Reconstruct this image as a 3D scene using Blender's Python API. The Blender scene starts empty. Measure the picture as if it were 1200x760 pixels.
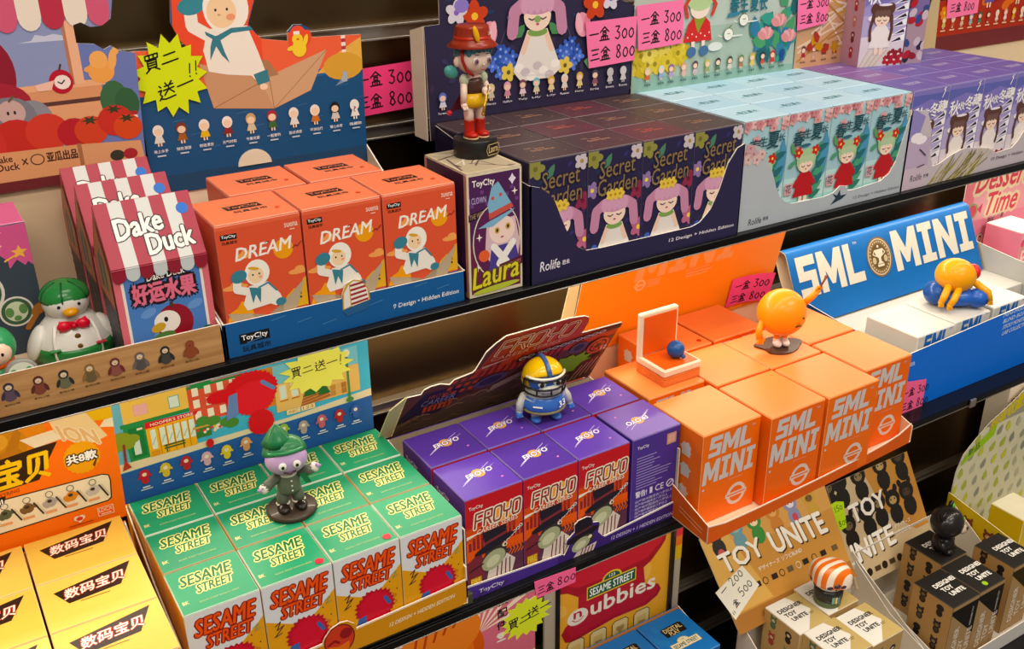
import bpy, math, random
from mathutils import Vector, Matrix
from mathutils.geometry import tessellate_polygon
random.seed(7)
H = 1.55          # camera (eye) height above the shop floor; heights below are written relative to it
C = bpy.context.scene.collection
SC = bpy.context.scene

# ------------------------------------------------------------------ camera, light, exposure
cam_data = bpy.data.cameras.new('camera'); cam = bpy.data.objects.new('camera', cam_data); C.objects.link(cam)
RX = Vector((0.84841865, -0.52920581, -0.01126949)); RY = Vector((-0.22940995, -0.34843473, -0.90882579)); RZ = Vector((0.47702921, 0.77365008, -0.4170236))
m = Matrix.Identity(4)
for i in range(3):
    m[i][0] = RX[i]; m[i][1] = -RY[i]; m[i][2] = -RZ[i]
m[2][3] = H
cam.matrix_world = m
cam_data.sensor_width = 36; cam_data.lens = 36 * 1183.19 / 1200; cam_data.clip_start = 0.02
SC.camera = cam
w = bpy.data.worlds.new('shop_ambience'); SC.world = w; w.use_nodes = True
w.node_tree.nodes['Background'].inputs[0].default_value = (1.0, 0.93, 0.86, 1); w.node_tree.nodes['Background'].inputs[1].default_value = 0.22
SC.view_settings.view_transform = 'Standard'; SC.view_settings.look = 'None'; SC.view_settings.gamma = 1; SC.view_settings.use_curve_mapping = False
SC.view_settings.exposure = 0.0

def area(name, loc, size, size_y, energy, col, rot=(0, 0, 0)):
    d = bpy.data.lights.new(name, 'AREA'); d.shape = 'RECTANGLE'; d.size = size; d.size_y = size_y; d.energy = energy; d.color = col
    o = bpy.data.objects.new(name, d); C.objects.link(o); o.location = (loc[0], loc[1], loc[2] + H); o.rotation_euler = rot
    return o
WARM = (1.0, 0.90, 0.78)
# ceiling lamps of the shop: two rows of panels over the aisle, about 1.3 m above eye height
area('ceiling_lamp', (-0.2, -0.25, 1.25), 1.2, 0.5, 22, WARM)
area('ceiling_lamp', (1.7, -0.25, 1.25), 1.2, 0.5, 24, WARM)
area('ceiling_lamp', (0.7, 0.55, 1.25), 1.6, 0.25, 13, WARM)
area('ceiling_lamp', (0.7, -1.7, 1.25), 1.6, 0.6, 30, WARM)
# light strips fixed under the front edges of the two shelves
STRIP = (1.0, 0.86, 0.66)
area('shelf_light_strip', (0.8, 0.885, -0.434), 2.9, 0.014, 2.6, STRIP, (math.radians(36), 0, 0))
area('shelf_light_strip', (0.95, 0.845, -0.786), 2.9, 0.014, 4.4, STRIP, (math.radians(18), 0, 0))
area('added_rear_light', (0.8, 1.085, -0.432), 2.9, 0.012, 7.0, STRIP, (math.radians(-32), 0, 0))  # added light without a known source; brightens card backs mirrored in the wall

# ------------------------------------------------------------------ materials
def lin(h):
    h = h.lstrip('#'); c = [int(h[i:i + 2], 16) / 255 for i in (0, 2, 4)]
    c = [x / 12.92 if x <= 0.04045 else ((x + 0.055) / 1.055) ** 2.4 for x in c]; g = .3 * c[0] + .59 * c[1] + .11 * c[2]
    return tuple(min(1, max(0.0015, g + (x - g) * 1.08)) for x in c)     # vivid offset-print inks
_mats = {}
def MAT(col, rough=0.42, metal=0.0, vary=0.05, scale=60.0, coat=0.0, trans=0.0, spec=0.28):
    key = (col, rough, metal, vary, scale, coat, trans, spec)
    if key in _mats: return _mats[key]
    mt = bpy.data.materials.new('card_' + col.strip('#')); mt.use_nodes = True
    nt = mt.node_tree; b = nt.nodes['Principled BSDF']
    r, g, bl = lin(col)
    b.inputs['Roughness'].default_value = rough; b.inputs['Metallic'].default_value = metal
    b.inputs['Coat Weight'].default_value = coat; b.inputs['Transmission Weight'].default_value = trans
    b.inputs['Specular IOR Level'].default_value = spec
    if vary > 0:
        tc = nt.nodes.new('ShaderNodeTexCoord'); no = nt.nodes.new('ShaderNodeTexNoise'); no.inputs['Scale'].default_value = scale; no.inputs['Detail'].default_value = 3
        mx = nt.nodes.new('ShaderNodeMix'); mx.data_type = 'RGBA'
        lo = 1 - vary; hi = 1 + vary
        mx.inputs[6].default_value = (r * lo, g * lo, bl * lo, 1); mx.inputs[7].default_value = (min(1, r * hi), min(1, g * hi), min(1, bl * hi), 1)
        nt.links.new(tc.outputs['Object'], no.inputs['Vector']); nt.links.new(no.outputs['Fac'], mx.inputs[0]); nt.links.new(mx.outputs[2], b.inputs['Base Color'])
    else:
        b.inputs['Base Color'].default_value = (r, g, bl, 1)
    _mats[key] = mt
    return mt
def INK(col): return MAT(col, 0.42, 0, 0.0)
def PLASTIC(col, rough=0.3): return MAT(col, rough, 0, 0.03, 30, 0.15)
def as_mat(x): return INK(x) if isinstance(x, str) else x
def wood_mat(c1, c2, scale=14, axis=0):
    key = ('wood', c1, c2, scale, axis)
    if key in _mats: return _mats[key]
    mt = bpy.data.materials.new('printed_wood'); mt.use_nodes = True; nt = mt.node_tree; b = nt.nodes['Principled BSDF']; b.inputs['Roughness'].default_value = 0.5
    tc = nt.nodes.new('ShaderNodeTexCoord'); mp = nt.nodes.new('ShaderNodeMapping'); no = nt.nodes.new('ShaderNodeTexNoise'); cr = nt.nodes.new('ShaderNodeValToRGB')
    s = [90, 90, 90]; s[axis] = 6; mp.inputs['Scale'].default_value = s; no.inputs['Scale'].default_value = scale / 10; no.inputs['Detail'].default_value = 5; no.inputs['Distortion'].default_value = 1.2
    cr.color_ramp.elements[0].position = 0.35; cr.color_ramp.elements[1].position = 0.7
    cr.color_ramp.elements[0].color = (*lin(c1), 1); cr.color_ramp.elements[1].color = (*lin(c2), 1)
    nt.links.new(tc.outputs['Object'], mp.inputs['Vector']); nt.links.new(mp.outputs['Vector'], no.inputs['Vector']); nt.links.new(no.outputs['Fac'], cr.inputs['Fac']); nt.links.new(cr.outputs['Color'], b.inputs['Base Color'])
    _mats[key] = mt
    return mt

# ------------------------------------------------------------------ flat printed artwork (shapes that are laid onto the faces of a part)
_tc = {}
def tmesh(s):
    k = s
    if k not in _tc:
        c = bpy.data.curves.new('lettering', 'FONT'); c.body = s; c.resolution_u = 2
        o = bpy.data.objects.new('lettering', c); me = bpy.data.meshes.new_from_object(o)
        vs = [(v.co.x, v.co.y) for v in me.vertices]; fs = [tuple(p.vertices) for p in me.polygons]
        bpy.data.objects.remove(o); bpy.data.curves.remove(c); bpy.data.meshes.remove(me)
        x0 = min(v[0] for v in vs); x1 = max(v[0] for v in vs); y0 = min(v[1] for v in vs); y1 = max(v[1] for v in vs)
        _tc[k] = ([(x - x0, y - y0) for x, y in vs], fs, x1 - x0, y1 - y0)
    return _tc[k]
def tess(pts):
    return [tuple(t) for t in tessellate_polygon([[Vector((p[0], p[1], 0)) for p in pts]])]
HW = {
 '一': (1, [[(0, .5), (1, .55)]]), '二': (1, [[(.15, .72), (.85, .76)], [(0, .25), (1, .3)]]), '三': (1, [[(.1, .85), (.9, .88)], [(.2, .5), (.8, .54)], [(0, .12), (1, .18)]]),
 '盒': (1, [[(0, .62), (.5, 1), (1, .64)], [(.3, .7), (.7, .72)], [(.33, .58), (.67, .6), (.66, .42), (.33, .4), (.33, .58)], [(.15, .3), (.85, .32), (.83, .04)], [(.15, .3), (.17, .04)], [(.4, .3), (.4, .04)], [(.62, .3), (.6, .04)], [(-.05, .02), (1.08, .06)]]),
 '買': (.9, [[(.12, 1), (.9, 1), (.88, .76), (.13, .74), (.12, 1)], [(.38, 1), (.38, .76)], [(.64, 1), (.63, .76)], [(.22, .66), (.78, .67), (.76, .24), (.24, .23), (.22, .66)], [(.24, .52), (.76, .53)], [(.24, .38), (.76, .39)], [(.38, .22), (.1, 0)], [(.62, .22), (.92, .02)]]),
 '送': (1, [[(.48, 1), (.56, .88)], [(.88, 1), (.76, .86)], [(.42, .8), (.95, .82)], [(.33, .58), (1, .6)], [(.68, .8), (.66, .58), (.38, .28)], [(.68, .58), (.98, .28)], [(.1, .92), (.2, .8)], [(.02, .62), (.22, .64), (.1, .42), (.22, .26), (.04, .06)], [(.1, .14), (.4, .03), (1.05, .06)]]),
 '0': (.6, [[(.3, .72), (.05, .5), (.02, .25), (.2, .02), (.42, .05), (.58, .3), (.5, .6), (.3, .72)]]),
 '3': (.6, [[(.05, .95), (.5, .95), (.22, .58), (.5, .45), (.52, .18), (.3, .0), (.02, .12)]]),
 '8': (.62, [[(.5, .85), (.3, 1), (.08, .85), (.15, .65), (.45, .4), (.55, .18), (.32, 0), (.06, .15), (.15, .42), (.45, .68), (.5, .85)]]),
 '5': (.6, [[(.55, 1), (.15, .98), (.1, .58), (.4, .6), (.55, .35), (.4, .05), (.03, .06)]]),
 '2': (.6, [[(.05, .8), (.25, 1), (.5, .85), (.4, .5), (.05, .05), (.58, .06)]]),
 '1': (.3, [[(.15, 1), (.12, 0)]]), '!': (.3, [[(.2, 1), (.12, .3)], [(.1, .08), (.13, 0)]]), ' ': (.35, []), '’': (.2, [[(.1, 1), (.05, .8)]]),
}
GL = {'S': (.74, [[(0, .76), (.74, .76), (.74, 1), (0, 1)], [(0, .42), (.26, .42), (.26, .8), (0, .8)], [(0, .4), (.74, .4), (.74, .62), (0, .62)], [(.48, .1), (.74, .1), (.74, .55), (.48, .55)], [(0, 0), (.74, 0), (.74, .22), (0, .22)]]),
      'M': (1.02, [[(0, 0), (0, 1), (.27, 1), (.51, .52), (.75, 1), (1.02, 1), (1.02, 0), (.76, 0), (.76, .52), (.58, .16), (.44, .16), (.26, .52), (.26, 0)]]),
      'L': (.72, [[(0, 0), (0, 1), (.27, 1), (.27, .24), (.72, .24), (.72, 0)]]),
      'I': (.6, [[(0, .8), (.6, .8), (.6, 1), (0, 1)], [(0, 0), (.6, 0), (.6, .2), (0, .2)], [(.17, 0), (.43, 0), (.43, 1), (.17, 1)]]),
      'N': (.86, [[(0, 0), (0, 1), (.26, 1), (.6, .46), (.6, 1), (.86, 1), (.86, 0), (.62, 0), (.26, .56), (.26, 0)]]), ' ': (.3, [])}
TECH = {'F': (.7, [[(0, 0), (0, 1), (.7, 1)], [(0, .5), (.6, .5)]]), 'R': (.72, [[(0, 0), (0, 1), (.7, 1), (.7, .48), (0, .48)], [(.35, .48), (.72, 0)]]),
        'O': (.74, [[(.12, 0), (0, .14), (0, .86), (.12, 1), (.62, 1), (.74, .86), (.74, .14), (.62, 0), (.12, 0)]]), 'Y': (.72, [[(0, 1), (0, .55), (.1, .45), (.62, .45), (.72, .55), (.72, 1)], [(.36, .45), (.36, 0)]])}
class Art:
    def __init__(s): s.it = []
    def poly(s, pts, col): s.it.append((col, [tuple(p) for p in pts], tess(pts)))
    def rect(s, x0, y0, x1, y1, col, slope=0): s.it.append((col, [(x0, y0), (x1, y0 + slope * (x1 - x0)), (x1, y1 + slope * (x1 - x0)), (x0, y1)], [(0, 1, 2, 3)]))
    def ell(s, cx, cy, rx, ry, col, rot=0, n=20, a0=0, a1=360):
        c, sn = math.cos(math.radians(rot)), math.sin(math.radians(rot)); pts = []
        full = a1 - a0 >= 360
        for i in range(n if full else n + 1):
            a = math.radians(a0 + (a1 - a0) * i / n); x, y = rx * math.cos(a), ry * math.sin(a)
            pts.append((cx + x * c - y * sn, cy + x * sn + y * c))
        s.it.append((col, pts, [tuple(range(len(pts)))]))
    def line(s, pts, w, col, closed=False, rnd=True):
        vs, fs = [], []; pts = list(pts) + ([pts[0]] if closed else [])
        for (ax, ay), (bx, by) in zip(pts[:-1], pts[1:]):
            L = math.hypot(bx - ax, by - ay) or 1e-9; nx, ny = -(by - ay) / L * w / 2, (bx - ax) / L * w / 2; k = len(vs)
            vs += [(ax - nx, ay - ny, 1 + len(fs) % 2), (bx - nx, by - ny, 1 + len(fs) % 2), (bx + nx, by + ny, 1 + len(fs) % 2), (ax + nx, ay + ny, 1 + len(fs) % 2)]; fs.append((k, k + 1, k + 2, k + 3))
        if rnd:
            for x, y in pts:
                k = len(vs); vs += [(x + w / 2 * math.cos(i * math.pi / 4), y + w / 2 * math.sin(i * math.pi / 4), 0) for i in range(8)]; fs.append(tuple(range(k, k + 8)))
        s.it.append((col, vs, fs))
    def star(s, cx, cy, rx, ry, col, n=16, inner=.72, rot=0, jit=0.0, seed=1):
        rd = random.Random(seed); pts = []
        for i in range(2 * n):
            a = math.radians(rot) + math.pi * i / n; k = (1 if i % 2 == 0 else inner) * (1 + rd.uniform(-jit, jit)); pts.append((cx + rx * k * math.cos(a), cy + ry * k * math.sin(a)))
        s.poly(pts, col); return pts
    def text(s, t, x0, y0, x1, y1, col, bold=0.0, shear=0, slope=0, out=None, ow=0, align='l', arch=0, rot=0):
        vs, fs, W, Hh = tmesh(t); sy = (y1 - y0) / Hh; sx = sy if x1 is None else (x1 - x0) / W
        Wd = W * sx
        ox = x0 - (Wd / 2 if align == 'c' and x1 is None else 0)
        pv = []; cr, sr = math.cos(math.radians(rot)), math.sin(math.radians(rot))
        for x, y in vs:
            px, py = x * sx, y * sy
            q = (px / Wd - .5) if Wd else 0
            py += arch * (.25 - q * q) * 4; qx = px + shear * py; qy = py + slope * px
            pv.append((ox + qx * cr - qy * sr, y0 + qx * sr + qy * cr))
        bw = bold * (y1 - y0) * .8
        def fat(r, c, n=8):
            V, F = [], []
            for i in range(n):
                dx, dy = r * math.cos(i * 2 * math.pi / n), r * math.sin(i * 2 * math.pi / n); k = len(V)
                V += [(x + dx, y + dy, i) for x, y in pv]; F += [tuple(j + k for j in f) for f in fs]
            s.it.append((c, V, F))
        if out: fat(ow + bw, out)
        if bw > 0: fat(bw, col, 8 if out or y1 - y0 > .09 else 4)
        s.it.append((col, pv, fs))
    def glyphs(s, table, word, x0, y0, x1, y1, col, gap=.1, shear=0, slope=0, width=None, inner=None):
        W = sum(table[c][0] for c in word) + gap * (len(word) - 1); sx = (x1 - x0) / W; sy = y1 - y0; cx = 0; lines = []
        def T(px, py): X = px * sx; Y = py * sy; return (x0 + X + shear * Y, y0 + Y + slope * X)
        for c in word:
            for pg in table[c][1]:
                q = [T(cx + px, py) for px, py in pg]
                if width is None: s.poly(q, col)
                else: lines.append(q)
            cx += table[c][0] + gap
        for q in lines: s.line(q, width, col)
        if inner:
            for q in lines: s.line(q, inner[1], inner[0])
    def hand(s, word, x0, y0, h, col='#151515', w=.06, gap=.25, slope=0, sx=1.0):
        cx = 0; V, F = [], []
        for c in word:
            for st in HW[c][1]:
                q = [(x0 + (cx + px) * h * sx, y0 + py * h + slope * (cx + px) * h * sx) for px, py in st]
                t = Art(); t.line(q, w * h, col); k = len(V); sb = 3 * (len(F) % 3); V += [(x, y, z + sb) for x, y, z in t.it[0][1]]; F += [tuple(j + k for j in f) for f in t.it[0][2]]
            cx += HW[c][0] + gap
        s.it.append((col, V, F))
    def merge(s, o, dx=0, dy=0, k=1.0, ky=None, rot=0, shear=0, slope=0):
        c, sn = math.cos(math.radians(rot)), math.sin(math.radians(rot)); ky = k if ky is None else ky
        for col, vs, fs in o.it:
            q = []
            for p in vs:
                x, y = p[0] * k, p[1] * ky; x += shear * y; y += slope * x; q.append((dx + x * c - y * sn, dy + x * sn + y * c) + tuple(p[2:]))
            s.it.append((col, q, fs))
    def chibi(s, x, y, h, hair, dress, skin='#f1cdb4', leg=None, hat=None):
        s.rect(x - .10 * h, y, x - .03 * h, y + .22 * h, leg or skin); s.rect(x + .03 * h, y, x + .10 * h, y + .22 * h, leg or skin)
        s.poly([(x - .24 * h, y + .15 * h), (x + .24 * h, y + .15 * h), (x + .12 * h, y + .5 * h), (x - .12 * h, y + .5 * h)], dress)
        s.ell(x, y + .70 * h, .25 * h, .28 * h, hair, n=12); s.ell(x, y + .64 * h, .19 * h, .17 * h, skin, n=12)
        if hat: s.ell(x, y + .88 * h, .24 * h, .12 * h, hat, n=10)
    def lineup(s, pts, h, pal, cap=None, caph=.1, slope=0, seed=3):
        rd = random.Random(seed)
        for i, (x, y) in enumerate(pts):
            a = pal[i % len(pal)]; s.chibi(x, y - h / 2, h, a[0], a[1], a[2] if len(a) > 2 else '#f1cdb4', None, a[3] if len(a) > 3 else None)
            if cap:
                wd = h * rd.uniform(.35, .5); s.rect(x - wd, y - h / 2 - caph * 2.2, x + wd, y - h / 2 - caph * 1.2, cap)
                s.rect(x - wd * .7, y - h / 2 - caph * 3.8, x + wd * .7, y - h / 2 - caph * 3.0, cap)
def clip_poly(P, box):
    x0, y0, x1, y1 = box
    for ax, lim, sg in ((0, x0, 1), (0, x1, -1), (1, y0, 1), (1, y1, -1)):
        out = []
        for i in range(len(P)):
            a, b = P[i - 1], P[i]; ia, ib = sg * (a[ax] - lim) >= 0, sg * (b[ax] - lim) >= 0
            if ia != ib:
                t = (lim - a[ax]) / (b[ax] - a[ax]); out.append((a[0] + t * (b[0] - a[0]), a[1] + t * (b[1] - a[1])) + tuple(a[2:]))
            if ib: out.append(b)
        P = out
        if len(P) < 3: return []
    return P

def clip_tri(P, T):
    for i in range(3):
        (ax, ay), (bx, by) = T[i], T[(i + 1) % 3]; f = lambda p: (bx - ax) * (p[1] - ay) - (by - ay) * (p[0] - ax); out = []
        for j in range(len(P)):
            a, b = P[j - 1], P[j]; fa, fb = f(a), f(b)
            if (fa >= 0) != (fb >= 0): t = fa / (fa - fb); out.append((a[0] + t * (b[0] - a[0]), a[1] + t * (b[1] - a[1])) + tuple(a[2:]))
            if fb >= 0: out.append(b)
        P = out
        if len(P) < 3: return []
    return P
def ccw(pts):
    return pts if sum(pts[i - 1][0] * pts[i][1] - pts[i][0] * pts[i - 1][1] for i in range(len(pts))) > 0 else pts[::-1]

# ------------------------------------------------------------------ mesh builder: one MB = one mesh object (one part)
class MB:
    def __init__(s): s.v = []; s.f = []; s.mi = []; s.sm = []; s.mats = []
    def m(s, mat):
        mat = as_mat(mat)
        if mat not in s.mats: s.mats.append(mat)
        return s.mats.index(mat)
    def add(s, vs, fs, mat, smooth=False):
        k = len(s.v); i = s.m(mat); s.v += [tuple(v) for v in vs]
        for f in fs: s.f.append(tuple(j + k for j in f)); s.mi.append(i); s.sm.append(smooth)
        return s
    def box(s, x0, x1, y0, y1, z0, z1, mat, c=.0007, top=None, front=None, left=None, edge=None):
        X, Y, Z = (x0, x1), (y0, y1), (z0, z1)
        def P(i, j, k, ax):
            q = [X[i] + (c if i == 0 else -c), Y[j] + (c if j == 0 else -c), Z[k] + (c if k == 0 else -c)]
            q[ax] = (X, Y, Z)[ax][(i, j, k)[ax]]; return q
        idx = {}; vs = []
        for i in (0, 1):
            for j in (0, 1):
                for k in (0, 1):
                    for ax in range(3): idx[(i, j, k, ax)] = len(vs); vs.append(P(i, j, k, ax))
        g = lambda i, j, k, ax: idx[(i, j, k, ax)]
        faces = [([g(0, 0, 0, 0), g(0, 0, 1, 0), g(0, 1, 1, 0), g(0, 1, 0, 0)], left or mat), ([g(1, 0, 0, 0), g(1, 1, 0, 0), g(1, 1, 1, 0), g(1, 0, 1, 0)], left or mat),
                 ([g(0, 0, 0, 1), g(1, 0, 0, 1), g(1, 0, 1, 1), g(0, 0, 1, 1)], front or mat), ([g(0, 1, 0, 1), g(0, 1, 1, 1), g(1, 1, 1, 1), g(1, 1, 0, 1)], mat),
                 ([g(0, 0, 0, 2), g(0, 1, 0, 2), g(1, 1, 0, 2), g(1, 0, 0, 2)], mat), ([g(0, 0, 1, 2), g(1, 0, 1, 2), g(1, 1, 1, 2), g(0, 1, 1, 2)], top or mat)]
        for f, mt in faces: s.add([vs[q] for q in f], [(0, 1, 2, 3)], mt)
        e = edge or mat; ef = []
        for a in (0, 1):
            for b in (0, 1):
                ef.append((g(a, b, 0, 0), g(a, b, 1, 0), g(a, b, 1, 1), g(a, b, 0, 1))); ef.append((g(a, 0, b, 0), g(a, 1, b, 0), g(a, 1, b, 2), g(a, 0, b, 2))); ef.append((g(0, a, b, 1), g(1, a, b, 1), g(1, a, b, 2), g(0, a, b, 2)))
        for i in (0, 1):
            for j in (0, 1):
                for k in (0, 1): ef.append((g(i, j, k, 0), g(i, j, k, 1), g(i, j, k, 2)))
        s.add(vs, ef, e); return s
    def art(s, A, O, u=(1, 0, 0), v=(0, 0, 1), k=1.0, ky=None, clip=None, off=1.2e-4, eps=1.2e-5, sub=1.3e-6, inside=None):
        O, u, v = Vector(O), Vector(u).normalized(), Vector(v).normalized(); n = u.cross(v); ky = k if ky is None else ky
        tris = [ccw([inside[i] for i in t]) for t in tess(inside)] if inside else None
        for lv, (col, vs, fs) in enumerate(A.it):
            d = off + lv * eps
            if tris:
                V, F = [], []
                bb = [(min(p[0] for p in t), max(p[0] for p in t), min(p[1] for p in t), max(p[1] for p in t)) for t in tris]
                for f in fs:
                    P = [vs[j] for j in f]; px0, px1, py0, py1 = min(p[0] for p in P), max(p[0] for p in P), min(p[1] for p in P), max(p[1] for p in P)
                    if len(P) > 4: subs = [(P[0], P[i], P[i + 1]) for i in range(1, len(P) - 1)]
                    else: subs = [P]
                    for S in subs:
                        for t, q in zip(tris, bb):
                            if px1 < q[0] or px0 > q[1] or py1 < q[2] or py0 > q[3]: continue
                            Q = clip_tri(list(S), t)
                            if len(Q) >= 3: F.append(tuple(range(len(V), len(V) + len(Q)))); V += Q
            elif clip:
                V, F = [], []
                for f in fs:
                    P = [vs[j] for j in f]
                    if all(clip[0] <= p[0] <= clip[2] and clip[1] <= p[1] <= clip[3] for p in P): Q = P
                    else: Q = clip_poly(P, clip)
                    if len(Q) >= 3: F.append(tuple(range(len(V), len(V) + len(Q)))); V += Q
            else: V, F = vs, fs
            if not F: continue
            W = [O + u * (p[0] * k) + v * (p[1] * ky) + n * (d + (p[2] * sub if len(p) > 2 else 0)) for p in V]
            s.add(W, F, col)
        return s
    def prism(s, pts, O, u=(1, 0, 0), v=(0, 0, 1), t=.0015, mat='#ffffff', back=None, edge=None, k=1.0):
        O, u, v = Vector(O), Vector(u).normalized(), Vector(v).normalized(); n = u.cross(v)
        F = [O + u * (x * k) + v * (y * k) for x, y in pts]; B = [p - n * t for p in F]; tr = tess(pts); N = len(pts)
        s.add(F, tr, mat); s.add(B, tr, back or mat); s.add(F + B, [(i, (i + 1) % N, N + (i + 1) % N, N + i) for i in range(N)], edge or back or mat); return s
    def lathe(s, prof, c, mat, seg=24, axis=2, smooth=True, sx=1.0, sy=1.0):
        vs = []; fs = []; n = len(prof)
        for r, z in prof:
            for i in range(seg):
                a = 2 * math.pi * i / seg; p = [r * sx * math.cos(a), r * sy * math.sin(a), z]
                if axis == 1: p = [p[0], p[2], p[1]]
                if axis == 0: p = [p[2], p[0], p[1]]
                vs.append((c[0] + p[0], c[1] + p[1], c[2] + p[2]))
        for j in range(n - 1):
            for i in range(seg): fs.append((j * seg + i, j * seg + (i + 1) % seg, (j + 1) * seg + (i + 1) % seg, (j + 1) * seg + i))
        fs.append(tuple(range(seg))[::-1]); fs.append(tuple((n - 1) * seg + i for i in range(seg))); return s.add(vs, fs, mat, smooth)
    def ball(s, c, r, mat, rot=(0, 0, 0), seg=20, rings=12, lo=-90, hi=90):
        from mathutils import Euler
        if isinstance(r, (int, float)): r = (r, r, r)
        M = Euler([math.radians(a) for a in rot]).to_matrix(); vs = []; fs = []
        for j in range(rings + 1):
            ph = math.radians(lo + (hi - lo) * j / rings)
            for i in range(seg):
                a = 2 * math.pi * i / seg; p = M @ Vector((r[0] * math.cos(ph) * math.cos(a), r[1] * math.cos(ph) * math.sin(a), r[2] * math.sin(ph))); vs.append((c[0] + p.x, c[1] + p.y, c[2] + p.z))
        for j in range(rings):
            for i in range(seg): fs.append((j * seg + i, j * seg + (i + 1) % seg, (j + 1) * seg + (i + 1) % seg, (j + 1) * seg + i))
        if lo > -90: fs.append(tuple(range(seg))[::-1])
        return s.add(vs, fs, mat, True)
    def tube(s, pts, r, mat, seg=10, cap=True):
        pts = [Vector(p) for p in pts]; rs = r if isinstance(r, (list, tuple)) else [r] * len(pts); vs = []; fs = []
        for i, p in enumerate(pts):
            d = (pts[min(i + 1, len(pts) - 1)] - pts[max(i - 1, 0)]).normalized(); a = d.orthogonal().normalized()
            if i: a = (pa - d * pa.dot(d)).normalized()
            pa = a; b = d.cross(a)
            vs += [p + (a * math.cos(2 * math.pi * q / seg) + b * math.sin(2 * math.pi * q / seg)) * rs[i] for q in range(seg)]
        for j in range(len(pts) - 1):
            for i in range(seg): fs.append((j * seg + i, j * seg + (i + 1) % seg, (j + 1) * seg + (i + 1) % seg, (j + 1) * seg + i))
        if cap: fs.append(tuple(range(seg))[::-1]); fs.append(tuple((len(pts) - 1) * seg + i for i in range(seg)))
        s.add(vs, fs, mat, True)
        if cap: s.ball(pts[0], rs[0], mat, seg=seg, rings=6); s.ball(pts[-1], rs[-1], mat, seg=seg, rings=6)
        return s
    def mesh(s, name, off=(0, 0, 0)):
        me = bpy.data.meshes.new(name); me.from_pydata([(v[0] - off[0], v[1] - off[1], v[2] - off[2]) for v in s.v], [], s.f)
        for mt in s.mats: me.materials.append(mt)
        me.polygons.foreach_set('material_index', s.mi); me.polygons.foreach_set('use_smooth', s.sm); me.update(); return me
def thing(name, label, cat, loc, group=None, rotz=0, tilt=None):
    o = bpy.data.objects.new(name, None); o.empty_display_size = .02; C.objects.link(o); o.location = (loc[0], loc[1], loc[2] + H); o.rotation_euler = tilt or (0, 0, math.radians(rotz))
    o['label'] = label; o['category'] = cat; o['kind'] = 'thing'; o['base'] = tuple(loc)
    if group: o['group'] = group
    return o
def part(name, mb, parent, local=False, label=None):
    """local=True: the mesh is written relative to the thing's base; else in the scene's own (eye-relative) coordinates"""
    root = parent
    while root.parent: root = root.parent
    off = (0, 0, 0) if local else tuple(root['base'])
    o = bpy.data.objects.new(name, mb.mesh(name, off)); C.objects.link(o); o.parent = parent
    if label: o['label'] = label
    return o
def lone(name, mb, label, cat, loc, group=None):
    """a thing that is one mesh"""
    o = bpy.data.objects.new(name, mb.mesh(name, loc)); C.objects.link(o); o.location = (loc[0], loc[1], loc[2] + H)
    o['label'] = label; o['category'] = cat; o['kind'] = 'thing'
    if group: o['group'] = group
    return o
def struct(name, mb, loc=(0, 0, 0)):
    o = bpy.data.objects.new(name, mb.mesh(name)); C.objects.link(o); o.location = (0, 0, H); o['kind'] = 'structure'; return o
# ------------------------------------------------------------------ the setting
ZA, ZB, ZC = -.4175, -.77, -1.38        # tops of the upper, middle and bottom shelf
GLOSS = MAT('#6a583f', .32, 1.0, .06, 8)
STEEL = MAT('#b9b2a8', .32, .9, .04, 30)
SHELF = MAT('#16161a', .28, .2, .1, 20)
b = MB().box(-.7, 2.9, 1.12, 1.15, -1.55, .75, GLOSS); struct('wall_back', b)
b = MB().box(-.7, 2.9, -2.6, 1.12, -1.60, -1.55, MAT('#77706a', .35, 0, .12, 4)); struct('floor', b)
for i, z in enumerate((.07, -.054, -.178, -.294, -.43, -.668, -.93, -1.224, -1.352)):
    b = MB(); b.box(-.7, 2.9, 1.112, 1.12, z - .008, z + .005, STEEL); b.box(-.7, 2.9, 1.106, 1.12, z + .005, z + .0075, STEEL, .0004); b.box(-.7, 2.9, 1.109, 1.12, z - .0105, z - .008, STEEL, .0004)
    struct('trim_%d' % (i + 1), b)

def shelf(label, y0, z, th, edge_cols):
    t = thing('display_shelf', label, 'shelf', (1.0, 1.12, z), None)
    part('shelf_board', MB().box(-.7, 2.9, y0 + .004, 1.12, z - th, z, SHELF), t)
    b = MB(); b.box(-.7, 2.9, y0, y0 + .004, z - th - .001, z + .0005, MAT('#0b0b0d', .25, .3, .05)); b.box(-.7, 2.9, y0 - .0006, y0 + .002, z - th - .0022, z - th - .001, STEEL, .0002)
    part('front_edge', b, t)
    b = MB(); b.box(-.7, 2.9, y0 + .03, y0 + .05, z - th - .006, z - th - .0002, MAT('#1c1a1a', .4)); part('light_channel', b, t)
    for x in (-.1, .62, 1.36, 2.2): part('bracket', MB().prism([(0, 0), (.27, 0), (.27, -.05), (.24, -.05), (.02, -.012), (0, -.012)], (x, y0 + .05, z - th - .0003), (0, 1, 0), (0, 0, 1), .003, MAT('#131214', .35, .4)), t)
    return t
shelf('upper black metal shelf carrying the striped, sailor and flower print cartons', .842, ZA, .008, None)
shelf('middle black metal shelf carrying the green, purple and orange cartons', .797, ZB, .008, None)
t = thing('display_shelf', 'bottom black shelf deck under the kraft and yellow carton trays', 'shelf', (1.0, 1.12, ZC))
part('shelf_board', MB().box(-.7, 2.9, .66, 1.12, ZC - .02, ZC, SHELF), t); part('kick_panel', MB().box(-.7, 2.9, .70, .712, -1.55, ZC - .02, SHELF), t)

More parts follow.
